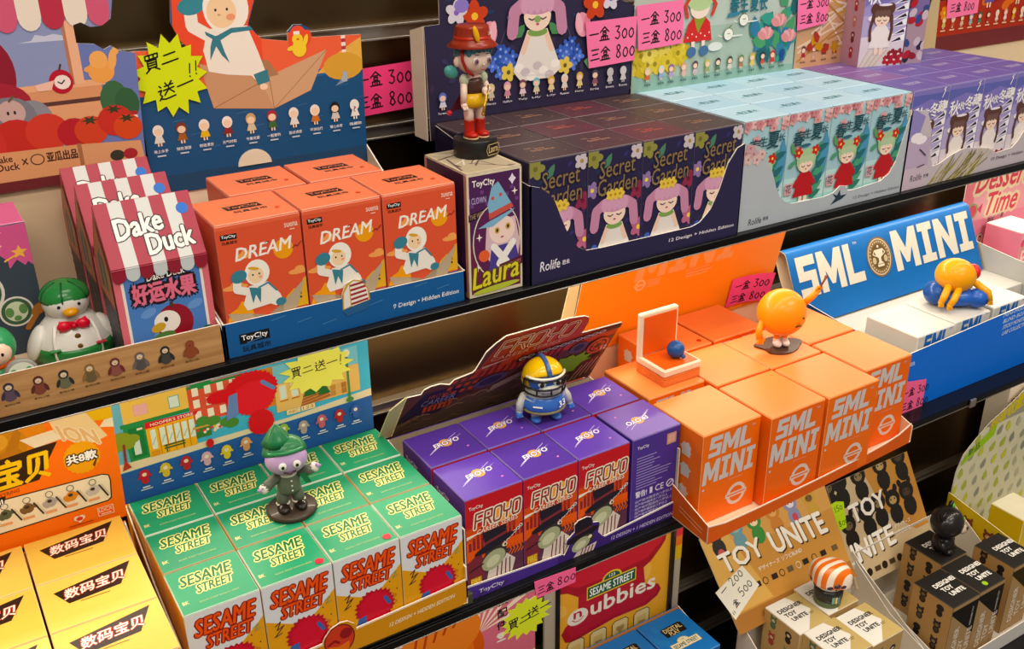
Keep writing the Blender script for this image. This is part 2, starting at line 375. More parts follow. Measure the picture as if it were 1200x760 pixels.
# ------------------------------------------------------------------ cartons and trays
def lighter(col, f=.35):
    col = col.lstrip('#'); c = [int(col[i:i + 2], 16) for i in (0, 2, 4)]; return '#%02x%02x%02x' % tuple(int(x + (255 - x) * f) for x in c)
PAPER = lambda col, r=.4: MAT(col, r, 0, .04, 45)
def carton(wd, d, h, side, top=None, front=None, topart=None, leftart=None, edge=None, rightside=None, tk=None):
    """body with its printed faces + the tuck-in top flap; returns shared meshes"""
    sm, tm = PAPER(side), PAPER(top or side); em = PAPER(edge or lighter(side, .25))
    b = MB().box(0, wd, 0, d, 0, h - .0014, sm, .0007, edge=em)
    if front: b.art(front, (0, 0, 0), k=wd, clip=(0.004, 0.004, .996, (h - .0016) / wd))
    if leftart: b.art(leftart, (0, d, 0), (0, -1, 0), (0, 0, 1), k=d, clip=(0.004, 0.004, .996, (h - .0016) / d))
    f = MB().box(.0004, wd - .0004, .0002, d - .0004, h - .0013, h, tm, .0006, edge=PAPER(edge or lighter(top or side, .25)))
    if topart: f.art(topart, (0, 0, h), (1, 0, 0), (0, 1, 0), k=wd, clip=(.004, .004, .996, d / wd))
    return [('box_body', b.mesh('box_body')), ('top_flap', f.mesh('top_flap'))]
def place(proto, name, loc, label, group=None, rotz=0, sticker=None, cat='carton', kids=()):
    t = thing(name, label, cat, loc, group, rotz)
    for nm, me in proto:
        o = bpy.data.objects.new(nm, me); C.objects.link(o); o.parent = t
    if sticker:
        x, y, z, col, r = sticker; o = part('sticker', MB().lathe([(r, 0), (r, .0003)], (x, y, z + .0004), INK(col), 20, smooth=False), t, True, 'round %s sticker' % ('red' if col != '#1f6fd0' else 'blue'))
    return t
def header(parent, pts, O, v=(0, 0, 1), mat='#ffffff', art=None, back='#e8dcc6', t=.0016, name='header_card', clip=None, edge='#eee6d8'):
    b = MB().prism(pts, O, (1, 0, 0), v, t, PAPER(mat) if isinstance(mat, str) else mat, PAPER(back), PAPER(edge))
    if art: b.art(art, O, (1, 0, 0), v, inside=pts)
    return part(name, b, parent)
def tray(name, label, x0, x1, y0, y1, z0, lip, sidef, sideb, outer, inner='#e6d8c0', art=None, group=None, lipmat=None, side=None, sideart=None, backh=None, tabs=True):
    """open card tray: floor, front lip cut to an outline (x, height), two sloping side panels, back panel"""
    t = thing(name, label, 'display tray', ((x0 + x1) / 2, y0, z0), group); om = PAPER(outer) if isinstance(outer, str) else outer; im = PAPER(inner); sm = PAPER(side) if side else om
    part('tray_floor', MB().box(x0, x1, y0, y1, z0, z0 + .0015, im), t)
    b = MB().prism(lip, (0, y0, z0), (1, 0, 0), (0, 0, 1), .0018, om, im, PAPER('#efe7da'))
    if art: b.art(art, (0, y0, z0), inside=lip)
    part('front_lip', b, t)
    prof = [(0, 0), (y1 - y0, 0), (y1 - y0, sideb), ((y1 - y0) * .55, sidef + (sideb - sidef) * .35), (0.004, sidef), (0, sidef)]
    bl = MB().prism([(-a, c) for a, c in prof], (x0, y0, z0), (0, -1, 0), (0, 0, 1), .0016, sm, im, PAPER('#efe7da'))
    if sideart: bl.art(sideart, (x0, y0, z0), (0, -1, 0), (0, 0, 1))
    part('side_panel', bl, t)
    part('side_panel', MB().prism(prof, (x1, y0, z0), (0, 1, 0), (0, 0, 1), .0016, sm, im, PAPER('#efe7da')), t)
    part('back_panel', MB().box(x0, x1, y1 - .0016, y1, z0, z0 + (backh or sideb), om, .0003, front=im), t)
    return t

# ---- printed faces
def logo_toycity(A, x, y, wd, slope=0, col='#151314', fg='#ffffff', cn=True):
    h = wd * .34; A.poly([(x, y), (x + wd, y), (x + wd, y + h), (x, y + h)], col); A.text('ToyC!ty', x + wd * .07, y + h * .2, x + wd * .93, y + h * .85, fg, .02)
    if cn: A.text('玩具城市', x + wd * .06, y - h * .85, x + wd * 1.0, y - h * .25, col, .02)
def sailor_kid(A, x, y, s):
    """hooded child in white with a teal scarf, looking out from under a raised hand (s = head radius)"""
    A.poly([(x - 1.6 * s, y - 2.6 * s), (x - .9 * s, y - 1.0 * s), (x + .9 * s, y - .9 * s), (x + 1.9 * s, y - 2.3 * s), (x + 2.2 * s, y - 3.3 * s), (x + 1.4 * s, y - 3.4 * s), (x + .9 * s, y - 3.1 * s), (x - 1.3 * s, y - 3.3 * s)], '#eee9de')
    A.line([(x - 1.0 * s, y - 1.5 * s), (x - 2.0 * s, y - 1.1 * s), (x - 1.9 * s, y - .1 * s)], .75 * s, '#eee9de')
    A.ell(x, y + .15 * s, 1.15 * s, 1.25 * s, '#f4f0e6'); A.ell(x - .15 * s, y - .08 * s, .72 * s, .78 * s, '#f3d5ae'); A.ell(x - .3 * s, y + .6 * s, .5 * s, .16 * s, '#d9a441', -15)
    A.ell(x - .42 * s, y, .08 * s, .1 * s, '#222'.replace('#222', '#222222')); A.ell(x + .18 * s, y + .02 * s, .08 * s, .1 * s, '#222222'); A.ell(x + .25 * s, y - .3 * s, .17 * s, .12 * s, '#f0a684')
    A.ell(x - 1.7 * s, y + .1 * s, .75 * s, .6 * s, '#3f7f91', 15)
    A.poly([(x - .9 * s, y - 1.1 * s), (x + .2 * s, y - 1.4 * s), (x + .0 * s, y - 2.8 * s), (x - .35 * s, y - 1.9 * s), (x - .7 * s, y - 2.7 * s)], '#3f7f91')
    A.line([(x + .0 * s, y - 1.3 * s), (x + .9 * s, y - 1.0 * s), (x + 1.6 * s, y - 1.9 * s)], .16 * s, '#3f7f91'); A.ell(x + 1.9 * s, y - 3.1 * s, .5 * s, .38 * s, '#3f7f91')
def a_sailor():
    r = 1.52; A = Art(); A.rect(0, 0, 1, r, '#d95a3e')
    for x, y, wd in ((.24, 1.18, .2), (.1, .82, .3), (.86, .86, .24), (.9, 1.05, .0)):
        if wd: A.ell(x + .05, y, wd / 2, .035, '#eda35e', 0, 14); A.ell(x + .07, y + .03, wd / 4, .04, '#eda35e', 0, 12)
    A.ell(.76, 1.17, .12, .12, '#eda028')
    A.text('DREAM', .19, 1.13, .84, 1.28, '#f6f0e8', .03, .2, .05); logo_toycity(A, .05, 1.40, .19); A.text('suena', .80, 1.42, .96, 1.47, '#f3d5c4', .03); A.rect(.86, 1.385, .92, 1.395, '#f3d5c4')
    A.line([(.87, 1.16), (.91, 1.19), (.93, 1.17), (.98, 1.22)], .014, '#8d2f2c'); A.line([(.55, 1.29), (.58, 1.30), (.6, 1.29)], .01, '#8d2f2c')
    A.poly([(.0, .38), (.05, .52), (.14, .56), (.2, .64), (.3, .6), (.34, .38)], '#eda028'); A.poly([(.66, .42), (.74, .58), (.84, .66), (.9, .62), (.96, .76), (1, .78), (1, .42)], '#e0aa3c'); A.ell(.83, .52, .08, .09, '#cfae3c')
    for k in range(3): A.rect(.9, .52 + k * .05, .925, .545 + k * .05, '#3a2a2a')
    A.rect(0, 0, 1, .40, '#2f6aa0'); A.line([(.05, .3), (.15, .31)], .012, '#5b8fbd'); A.line([(.85, .2), (.97, .22)], .012, '#5b8fbd')
    A.poly([(.02, .52), (.2, .14), (.62, .12), (.8, .28), (.98, .76), (.7, .52), (.5, .4), (.3, .46)], '#b7a48a'); A.poly([(.3, .46), (.5, .4), (.7, .52), (.62, .12), (.46, .14)], '#a28f77'); A.line([(.46, .14), (.5, .4)], .008, '#7d6b57')
    sailor_kid(A, .42, .93, .128); return A
def a_sailortop():
    A = Art(); A.poly([(.3, .44), (.72, .44), (.69, .6), (.27, .6)], '#1c1516'); A.text('ToyC!ty', .31, .47, .69, .57, '#e9835c', .02, -.1); A.text('玩具城市', .34, .31, .74, .39, '#1c1516', .02); return A
def flower(A, x, y, r, col, core='#f2d35a', n=5, rot=0):
    for i in range(n):
        a = math.radians(rot + 360 * i / n); A.ell(x + r * .55 * math.cos(a), y + r * .55 * math.sin(a), r * .5, r * .38, col, math.degrees(a), 12)
    A.ell(x, y, r * .25, r * .25, core, 0, 10)
def leaf(A, x, y, L, wd, rot, col):
    c, s = math.cos(math.radians(rot)), math.sin(math.radians(rot)); P = [(0, 0), (L * .3, wd), (L * .7, wd * .7), (L, 0), (L * .7, -wd * .7), (L * .3, -wd)]
    A.poly([(x + a * c - b_ * s, y + a * s + b_ * c) for a, b_ in P], col)
def bunny_girl(A, x, y, s, crown=True):
    """doll with long pink drooping hair and a white frilly dress (s = head radius)"""
    A.poly([(x - .7 * s, y - .8 * s), (x + .7 * s, y - .8 * s), (x + 1.7 * s, y - 3.2 * s), (x + 1.0 * s, y - 3.7 * s), (x - 1.2 * s, y - 3.7 * s), (x - 1.7 * s, y - 3.1 * s)], '#e9e2dc')
    for i in range(7): A.ell(x + (-1.3 + .43 * i) * s, y - (2.9 + .3 * ((i * 7) % 3)) * s, .34 * s, .26 * s, '#cfc3c9' if i % 2 else '#f6f1ea', 0, 10)
    A.line([(x - .6 * s, y - 1.0 * s), (x - 1.0 * s, y - 2.0 * s)], .34 * s, '#f0cdb8'); A.line([(x + .6 * s, y - 1.0 * s), (x + 1.0 * s, y - 2.0 * s)], .34 * s, '#f0cdb8'); A.ell(x, y - .95 * s, .7 * s, .25 * s, '#7fa458')
    A.line([(x - .9 * s, y + .75 * s), (x - 1.6 * s, y + .3 * s), (x - 1.75 * s, y - .9 * s)], .75 * s, '#c389a8'); A.line([(x + .9 * s, y + .75 * s), (x + 1.6 * s, y + .3 * s), (x + 1.75 * s, y - .9 * s)], .75 * s, '#c389a8')
    A.ell(x, y - .05 * s, .95 * s, .85 * s, '#f4d9c9'); A.ell(x, y + .65 * s, 1.3 * s, .62 * s, '#c890b0')
    for i in range(5): A.ell(x + (-.9 + .45 * i) * s, y + .6 * s, .25 * s, .5 * s, '#d3a0bd', 0, 12)
    A.line([(x - .6 * s, y - .15 * s), (x - .38 * s, y - .25 * s), (x - .16 * s, y - .15 * s)], .08 * s, '#4a2f3a'); A.line([(x + .16 * s, y - .15 * s), (x + .38 * s, y - .25 * s), (x + .6 * s, y - .15 * s)], .08 * s, '#4a2f3a'); A.ell(x, y - .5 * s, .12 * s, .07 * s, '#c4506a', 0, 10)
    if crown:
        for i in range(3): flower(A, x + (-.4 + .4 * i) * s, y + 1.3 * s, .42 * s, '#e2c458', '#b98f2c')
def a_garden():
    r = 1.83; A = Art(); A.rect(0, 0, 1, r, '#2a2547')
    rd = random.Random(5)
    for i in range(26): leaf(A, rd.random(), rd.random() * r, .12, .03, rd.random() * 360, ['#33306a', '#1d3550', '#43305c'][i % 3])
    flower(A, .1, 1.7, .16, '#8f8c4a', '#6f6c30'); flower(A, .9, 1.7, .13, '#c9bfc6', '#a88a4e'); leaf(A, .3, 1.52, .25, .06, 60, '#4e7f63'); flower(A, .08, 1.22, .13, '#8f76a8'); flower(A, .92, 1.1, .14, '#8a2f4c', '#6a1c38'); flower(A, .97, .5, .16, '#b8688a'); flower(A, .1, .2, .17, '#3f5cb4', '#6f88d0'); flower(A, .92, .15, .13, '#b8a8b4'); leaf(A, .85, .75, .2, .05, -60, '#41705c')
    A.text('Secret', .2, 1.37, .86, 1.63, '#8a7350', .0, .05, .05, '#2a2233', .014); A.text('Garden', .17, 1.10, .9, 1.36, '#8a7350', .0, .05, .05, '#2a2233', .014)
    bunny_girl(A, .5, .82, .215); return A
def a_gardentop(fg):
    A = Art(); A.text('Secret', .44, .52, .6, .58, fg, .02); A.text('Garden Secret', .32, .42, .72, .5, fg, .01, .1); A.text('Rolife', .30, .58, .42, .63, fg, .0); A.ell(.2, .2, .012, .012, fg, 0, 8); A.ell(.8, .26, .012, .012, fg, 0, 8); A.ell(.7, .75, .01, .01, fg, 0, 8); return A
def robe_girl(A, x, y, s, hair, robe, skin='#f3d9c6', flowers=None, bun=True):
    A.poly([(x - .5 * s, y - .7 * s), (x + .5 * s, y - .7 * s), (x + 1.3 * s, y - 3.0 * s), (x - 1.3 * s, y - 3.0 * s)], robe)
    A.line([(x - .5 * s, y - 1.0 * s), (x - 1.2 * s, y - 1.9 * s)], .42 * s, robe); A.line([(x + .5 * s, y - 1.0 * s), (x + 1.2 * s, y - 1.9 * s)], .42 * s, robe); A.rect(x - .5 * s, y - 3.7 * s, x - .1 * s, y - 3.0 * s, skin); A.rect(x + .1 * s, y - 3.7 * s, x + .5 * s, y - 3.0 * s, skin)
    A.ell(x, y + .3 * s, 1.2 * s, 1.1 * s, hair)
    for sg in (-1, 1):
        A.ell(x + sg * .95 * s, y + .95 * s, .48 * s, .55 * s, hair)
        if flowers: flower(A, x + sg * 1.05 * s, y + 1.1 * s, .5 * s, flowers, '#f3d35a')
        else: A.line([(x + sg * 1.1 * s, y + .2 * s), (x + sg * 1.3 * s, y - 1.2 * s), (x + sg * 1.15 * s, y - 2.2 * s)], .32 * s, hair)
    A.ell(x, y - .15 * s, .85 * s, .68 * s, skin)
    for i in range(4): A.ell(x + (-.66 + .44 * i) * s, y + .45 * s, .27 * s, .38 * s, lighter(hair, .12), 0, 10)
    for sg in (-1, 1): A.line([(x + sg * .15 * s, y - .2 * s), (x + sg * .35 * s, y - .3 * s), (x + sg * .55 * s, y - .2 * s)], .08 * s, '#54362e')
    A.ell(x, y - .5 * s, .12 * s, .07 * s, '#c8505a', 0, 8)
def a_spring():
    r = 1.83; A = Art(); A.rect(0, 0, 1, r, '#a5cbd6'); A.rect(0, 0, 1, .7, '#bfe0df'); A.rect(0, 0, 1, .3, '#9fd3d0'); rd = random.Random(8)
    for i in range(22): flower(A, rd.random(), r - .02 - abs(rd.gauss(0, .16)), .09, ['#d9a3a6', '#e6c0bd', '#c98a92'][i % 3], '#b76a70')
    A.poly([(.8, .5), (.95, .7), (1, 1.2), (.9, 1.45), (.78, 1.1), (.72, .8)], '#4f93b8')
    for i in range(9): leaf(A, .62 + .04 * (i % 3), .3 + .1 * i, .3, .07, 20 + 14 * (i % 4), ['#2f7d68', '#4f9b78', '#2a6a70'][i % 3])
    leaf(A, .2, 1.1, .25, .05, 120, '#5d9a66'); leaf(A, .06, .9, .22, .05, 30, '#4f9b78')
    A.text('春', .1, 1.25, .36, 1.5, '#1d4a55', .02, .1); A.text('生', .34, 1.36, .52, 1.52, '#1d4a55', .02, .1); A.text('夏', .52, 1.31, .78, 1.58, '#1d4a55', .02, .1); A.text('长', .76, 1.4, .92, 1.53, '#1d4a55', .02, .1); A.ell(.42, 1.24, .12, .028, '#2c6673')
    A.rect(.02, .42, .2, .62, '#d7a8ac'); A.text('花', .04, .45, .17, .6, '#2b4b62', .02)
    robe_girl(A, .47, .92, .19, '#a9c79a', '#b8262c', flowers='#c4302c'); A.ell(.47, .22, .3, .05, '#eef6f2', 0, 14); return A
def a_springtop():
    A = Art(); A.text('春生夏长', .3, .42, .74, .56, '#3d7f86', .01, .1); A.line([(.34, .4), (.6, .42)], .012, '#5d9a9a'); A.ell(.24, .42, .05, .014, '#5d9a9a', 0, 8); return A
def a_autumn():
    r = 1.83; A = Art(); A.rect(0, 0, 1, r, '#dcd2da'); A.rect(0, .6, 1, r, '#b3a8d0'); A.rect(0, 1.15, 1, r, '#7f76bb'); A.poly([(0, 1.15), (.2, 1.3), (.4, 1.18), (.7, 1.32), (1, 1.15), (1, 1.0), (0, 1.0)], '#a094c9')
    A.poly([(0, 1.5), (.5, 1.62), (1, 1.5), (1, 1.7), (0, 1.72)], '#5f63ad')
    for i in range(7):
        y = .45 + i * .15; x = .72 + .06 * (i % 2); A.poly([(x - .14, y), (x + .28, y + .05), (x + .3, y + .2), (x + .12, y + .12)], '#f3f0f2'); A.poly([(x - .05, y + .02), (x + .16, y + .12), (x + .2, y + .06)], '#2c2740')
    for i in range(5): flower(A, .66 + .08 * i, .14 + .09 * (i % 2), .12, ['#b02a34', '#8d2634'][i % 2], '#f0e3de')
    for i in range(8): A.line([(.02 + .05 * i, 0), (.2 + .07 * i, .34)], .02, ['#cdbf9a', '#e3d8bf'][i % 2])
    A.ell(.2, .95, .1, .05, '#f0e9ef', 0, 12); robe_girl(A, .42, .95, .19, '#5a3a33', '#eee6e2')
    A.text('秋', .06, 1.22, .34, 1.5, '#f7f3f6', .02); A.text('收', .32, 1.3, .5, 1.46, '#f7f3f6', .02); A.text('冬', .5, 1.28, .74, 1.54, '#f7f3f6', .02); A.text('藏', .72, 1.34, .94, 1.56, '#f7f3f6', .02); A.ell(.46, 1.2, .15, .025, '#efe6f2'); A.line([(.8, 1.62), (.86, 1.74), (.82, 1.76), (.9, 1.82)], .02, '#f7f3f6'); return A
def a_autumntop():
    A = Art(); A.text('秋收冬藏', .3, .4, .74, .56, '#d8cdea', .0, .1); A.line([(.3, .38), (.66, .42)], .012, '#c8bce2'); return A
def a_digitop():
    A = Art(); h = .5; P = [(.2, .44), (.72, .44), (.88, .72), (.12, .6)]
    A.poly([(.13, .60), (.24, .36), (.74, .40), (.90, .74)], '#2a1713'); A.text('数码宝贝', .21, .435, .79, .60, '#f8f2e4', .02, .15, .07, '#c2452a', .008); A.rect(.34, .335, .62, .347, '#8a5a1e'); return A
def a_sesame():
    r = 1.75; A = Art(); A.rect(0, 0, 1, r, '#dfe2e6'); A.poly([(0, 0), (1, 0), (1, 1.28), (.55, .8), (0, 1.12)], '#e0a02c')
    A.text('SESAME', .1, 1.32, .88, 1.62, '#ea5a1e', .03, .14, .02, '#8a1a10', .02); A.text('STREET', .22, 1.06, .82, 1.29, '#ea5a1e', .03, .14, .02, '#8a1a10', .02)
    rd = random.Random(2)
    for i in range(14): A.ell(rd.uniform(.04, .96), rd.uniform(.3, 1.25), .011, .014, '#2a2226' if i % 3 else '#f5e9c2', 0, 8)
    A.line([(.12, .98), (.2, 1.04), (.14, .9), (.24, .95), (.1, .78), (.2, .82)], .016, '#3a2a2a'); A.line([(.84, .75), (.9, .7), (.84, .64), (.9, .58), (.85, .52)], .02, '#c97f2a'); A.line([(.84, 1.12), (.92, 1.16), (.86, 1.05), (.94, 1.08)], .012, '#7a9a6a')
    A.star(.56, .62, .32, .36, '#b81430', 26, .88, 0, .05, 4); A.star(.56, .62, .26, .30, '#d01c38', 24, .9, 8, .05, 5); A.poly([(.3, .5), (.42, .52), (.4, .2), (.2, .22)], '#3e62a8'); A.line([(.72, .74), (.78, .6)], .06, '#3e62a8'); return A
def a_sesametop():
    A = Art(); A.text('SESAME', .13, .57, .80, .79, '#14693f', .03, .2, .02, '#e9e290', .019); A.text('STREET', .29, .35, .76, .53, '#14693f', .03, .2, .02, '#e9e290', .019)
    A.text('BK', .06, .2, .14, .27, '#d8d79a', .03); A.text('SESAME STREET FASHION SERIES', .26, .15, .78, .18, '#b7c98a', .01); return A
def a_froyo():
    r = 1.72; A = Art(); A.rect(0, 0, 1, r, '#4a2350'); A.rect(0, 1.12, 1, r, '#c3272f'); A.rect(.0, .25, 1, 1.2, '#e8622a')
    for i in range(14): x = .04 + i * .07; A.rect(x, .8, x + .05, .95 + .14 * ((i * 5) % 4) / 2, '#8d2a30')
    for i in range(9): A.rect(0, .98 + i * .03, 1, .99 + i * .03, '#c9442a')
    A.ell(.64, 1.3, .2, .16, '#f0a83a'); A.rect(0, .0, 1, .62, '#5b3048'); A.poly([(.0, .6), (.25, .75), (.3, .3), (0, .2)], '#7a2c3a'); A.text('ToyC!ty', .06, 1.5, .3, 1.57, '#f4ede8', .02)
    A.glyphs(TECH, 'FROYO', .15, 1.18, .93, 1.42, '#f3ead8', .25, .12, .03, .075, ('#8a3a2a', .03)); A.text('CAREER SERIES', .18, 1.06, .9, 1.14, '#f3ead8', .02, .1, .05); A.poly([(.0, 1.02), (.3, 1.1), (.0, 1.08)], '#f3ead8')
    for i in range(6): A.ell(.68 + i * .055, .78 + i * .035, .034, .03, '#e9e2e0', 20, 8); A.ell(.68 + i * .055, .78 + i * .035, .018, .016, '#222033', 20, 8)
    for i in range(5): A.line([(.72 + .06 * i, .5), (.78 + .06 * i, .58), (.73 + .06 * i, .68)], .022, '#e2682c')
    A.poly([(.3, .05), (.75, .05), (.85, .4), (.62, .62), (.4, .5)], '#ded2c8')
    for i in range(4): A.line([(.5 + .08 * i, .1), (.54 + .07 * i, .45)], .022, '#6d2a2e')
    A.ell(.5, .6, .2, .19, '#3a3030', 20); A.ell(.46, .52, .22, .16, '#aab08c', 25); A.ell(.45, .5, .13, .09, '#cfd2b0', 25); A.ell(.66, .72, .045, .035, '#f0e2c8'); A.ell(.67, .72, .02, .02, '#151515')
    A.ell(.48, .80, .36, .07, '#221c2c', 14); A.poly([(.32, .82), (.68, .9), (.7, 1.08), (.28, 1.06)], '#221c2c'); A.poly([(.315, .83), (.685, .91), (.688, .96), (.31, .88)], '#7d2f38')
    A.rect(.05, .12, .24, .32, '#c98a34'); A.text('FIRE', .06, .2, .22, .3, '#e8d24a', .03); A.line([(.04, .45), (.28, .52)], .02, '#241d2a'); A.line([(.02, .04), (.98, .06)], .02, '#caa24a'); return A
def a_froyotop():
    A = Art(); A.line([(.16, .33), (.82, .72)], .008, '#d9d0ee'); A.poly([(.18, .36), (.5, .52), (.46, .54)], '#e9e3f4'); A.poly([(.9, .66), (.56, .5), (.52, .52), (.6, .5)], '#e9e3f4'); A.ell(.54, .53, .11, .11, '#d8a24a'); A.text('FROYO', .32, .45, .78, .565, '#f1edf5', .03, .1, .1, '#6a4a9a', .01); A.ell(.8, .26, .025, .02, '#d27fc4', 30, 8); return A
def a_froyoback():
    A = Art(); A.text('ToyC!ty', .1, 1.5, .34, 1.57, '#e8e2f4', .02); A.rect(.72, 1.42, .92, 1.62, '#c99a86'); A.rect(.75, 1.45, .89, 1.59, '#dcae9c'); rd = random.Random(4)
    for i in range(12): A.rect(.1, 1.34 - i * .052, .1 + rd.uniform(.3, .78), 1.355 - i * .052, '#a99fd0')
    A.text('警告!', .1, .60, .34, .72, '#e8e2f4', .03); A.rect(.4, .60, .46, .72, '#e8e2f4'); A.text('CE', .52, .60, .7, .72, '#e8e2f4', .02); A.ell(.84, .66, .085, .075, '#e8e2f4'); A.ell(.84, .66, .06, .055, '#4b3591'); A.line([(.79, .62), (.89, .7)], .02, '#e8e2f4')
    for i in range(5): A.text('出产地中国适合八岁以上', .1, .50 - i * .07, .9 - .1 * (i % 2), .55 - i * .07, '#d9d2ee', .01)
    return A
def roundel(A, x, y, r, col, bg, slope=.0):
    A.ell(x, y, r, r, col, 0, 28); A.ell(x, y, r * .7, r * .7, bg, 0, 24); A.rect(x - r * 1.12, y - r * .2, x + r * 1.12, y + r * .2, col); A.rect(x - r * .95, y - r * .06, x + r * .95, y + r * .06, bg)
def a_sml():
    A = Art(); c = '#cfcac8'; A.glyphs(GL, 'SML', .1, 1.02, .84, 1.32, c, .08, .12); A.glyphs(GL, 'MINI', .03, .62, .92, .97, c, .1, .08); A.text('TM', .84, 1.28, .9, 1.31, c, .02); A.text('BLIND BOX SERIES', .5, .555, .74, .575, '#e0b49a', .01); A.ell(.06, .55, .02, .02, c, 0, 8)
    roundel(A, .66, .3, .17, '#e0cfc4', '#e9702c'); return A
def a_smlside():
    A = Art()
    for i, (x, y) in enumerate(((.25, 1.12), (.7, 1.05), (.24, .8), (.7, .74), (.24, .45), (.68, .4))):
        A.star(x, y, .11, .1, '#d8cdc6', 7, .8, 20 * i, .12, i); A.rect(x - .08, y - .11, x + .08, y + .03, '#d8cdc6')
    A.line([(.08, .2), (.5, .2)], .012, '#e6b898'); A.line([(.08, .16), (.6, .16)], .012, '#e6b898'); return A
def a_smlwhite():
    A = Art(); A.glyphs(GL, 'SML', .18, .28, .84, .64, '#1663b4', .08, .06); A.text('TM', .86, .6, .92, .63, '#1663b4', .02); return A
def duct(A, x0, y0, k, col):
    for i, s_ in enumerate(('DESIGNER', 'TOY', 'UNITE')): A.text(s_, x0 + .06 * i * k, y0 - .19 * i * k, None, y0 - .19 * i * k + .125 * k, col, .07)
def a_tuwtop():
    A = Art(); A.rect(0, 0, 1, 1.2, '#c2ab72'); A.poly([(0, 0.0), (0, 1.1), (.62, 1.1), (.86, .5), (.3, .0)], '#e9e6df'); A.poly([(.62, 1.1), (.9, .5), (.3, 0), (1, 0), (1, 1.1)], '#c2ab72'); duct(A, .12, .72, .9, '#1b1a19'); A.rect(.72, .4, .86, .42, '#7f6d3e'); A.rect(.72, .36, .83, .38, '#7f6d3e'); return A
def toyfig(A, x, y, h, body, belly=None, ears=True, face=None):
    A.ell(x, y + .28 * h, .26 * h, .3 * h, body, 0, 12); A.ell(x, y + .72 * h, .3 * h, .27 * h, body, 0, 14)
    if ears:
        for s_ in (-1, 1): A.ell(x + s_ * .2 * h, y + .98 * h, .09 * h, .13 * h, body, -15 * s_, 8)
    if face: A.ell(x, y + .68 * h, .16 * h, .12 * h, face, 0, 10); A.ell(x - .08 * h, y + .71 * h, .03 * h, .03 * h, '#151515', 0, 6); A.ell(x + .08 * h, y + .71 * h, .03 * h, .03 * h, '#151515', 0, 6)
    if belly: A.ell(x, y + .28 * h, .15 * h, .18 * h, belly, 0, 10)
def a_tuside(dark):
    A = Art(); A.rect(0, 0, 1, 2.2, '#b08a58' if dark else '#c9a871'); cols = ['#211d1b'] * 8 if dark else ['#5a7a5a', '#2b2624', '#b0473a', '#8a8f6a', '#c98a5a', '#40342c', '#7c4a40', '#b9b0a0']
    for i in range(8): toyfig(A, .27 + .44 * (i % 2), 1.5 - .44 * (i // 2) - .08 * (i % 2), .31, cols[i], ['#3a2e22', None, '#5a4630'][i % 3] if dark else None, i % 3 != 1, (['#7a6244', '#221d1a', '#94784e'][i % 3]) if dark else '#e9d8b8')
    return A
def a_tubfront():
    A = Art(); A.rect(0, 0, 1, 2.2, '#b3946a'); A.poly([(0, 1.95), (1, 1.95), (1, .9), (.0, 1.85)], '#191716')
    for i, s_ in enumerate(('DESIGNER', 'TOY', 'UNITE')): A.text(s_, .42 + .26 * i, .25 + .1 * i, None, .42 + .1 * i, '#efe9dd', .03, rot=90)
    A.text('DESIGNER TOY', .86, 1.2, None, 1.26, '#efe9dd', .01, rot=90); return A
def a_tubtop():
    A = Art(); duct(A, .26, .68, 1.0, '#f1ede6'); A.rect(.76, .42, .88, .44, '#8d8a86'); A.rect(.76, .38, .86, .40, '#8d8a86'); return A
def signplate(A, x, y, wd, bg='#1d5a3c', rim='#e9c94a', fg='#ffffff'):
    h = wd * .26; A.ell(x + wd / 2, y + h, wd * .2, h * .55, rim, 0, 16); A.ell(x + wd / 2, y + h, wd * .165, h * .42, bg, 0, 16); A.rect(x, y, x + wd, y + h, rim); A.rect(x + wd * .02, y + h * .09, x + wd * .98, y + h * .91, bg); A.text('SESAME STREET', x + wd * .06, y + h * .22, x + wd * .94, y + h * .78, fg, .03); A.text('123', x + wd * .44, y + h * 1.1, x + wd * .56, y + h * 1.32, fg, .02)
def a_bluetop():
    A = Art(); rd = random.Random(3)
    for i in range(12): A.ell(rd.random(), rd.random() * .9, .09, .07, '#2b7cc4', rd.random() * 180, 10)
    A.poly([(.3, .62), (.76, .62), (.78, .84), (.74, .87), (.32, .85), (.29, .8)], '#1a1712'); A.text('DIGITAL', .34, .73, .73, .83, '#d8c690', .03); A.text('PLAY', .4, .63, .62, .72, '#d8c690', .03); signplate(A, .2, .28, .62, '#e7e2c8', '#dcd08a', '#2d4a34'); return A
# ------------------------------------------------------------------ upper shelf
Z0 = ZA + .0005
ORD4 = ('leftmost', 'second', 'third', 'rightmost')
def paper_sign(label, pts, O, v=(0, 0, 1), col='#ff6f9f', lines=(('一盒 300', .0, .0, .0),), group=None, u=(1, 0, 0), t=.0004, cat='price sign', ink='#191516', w=.09, name='price_sign'):
    b = MB().prism(pts, O, u, v, t, MAT(col, .6, 0, .03, 20)); A = Art()
    for tx, x, y, h, sl in lines: A.hand(tx, x, y, h, ink, w, .22, sl, .8 if '盒' in tx else 1.0)
    b.art(A, O, u, v, off=.0001); cx = sum(p[0] for p in pts) / len(pts)
    Ov = Vector(O) + Vector(u).normalized() * cx + Vector(v).normalized() * min(p[1] for p in pts); return lone(name, b, label, cat, tuple(Ov), group)
def burst(cx, cy, rx, ry, n=16, inner=.78, seed=1, jit=.08, rot=0):
    return Art().star(cx, cy, rx, ry, '#ffffff', n, inner, rot, jit, seed)

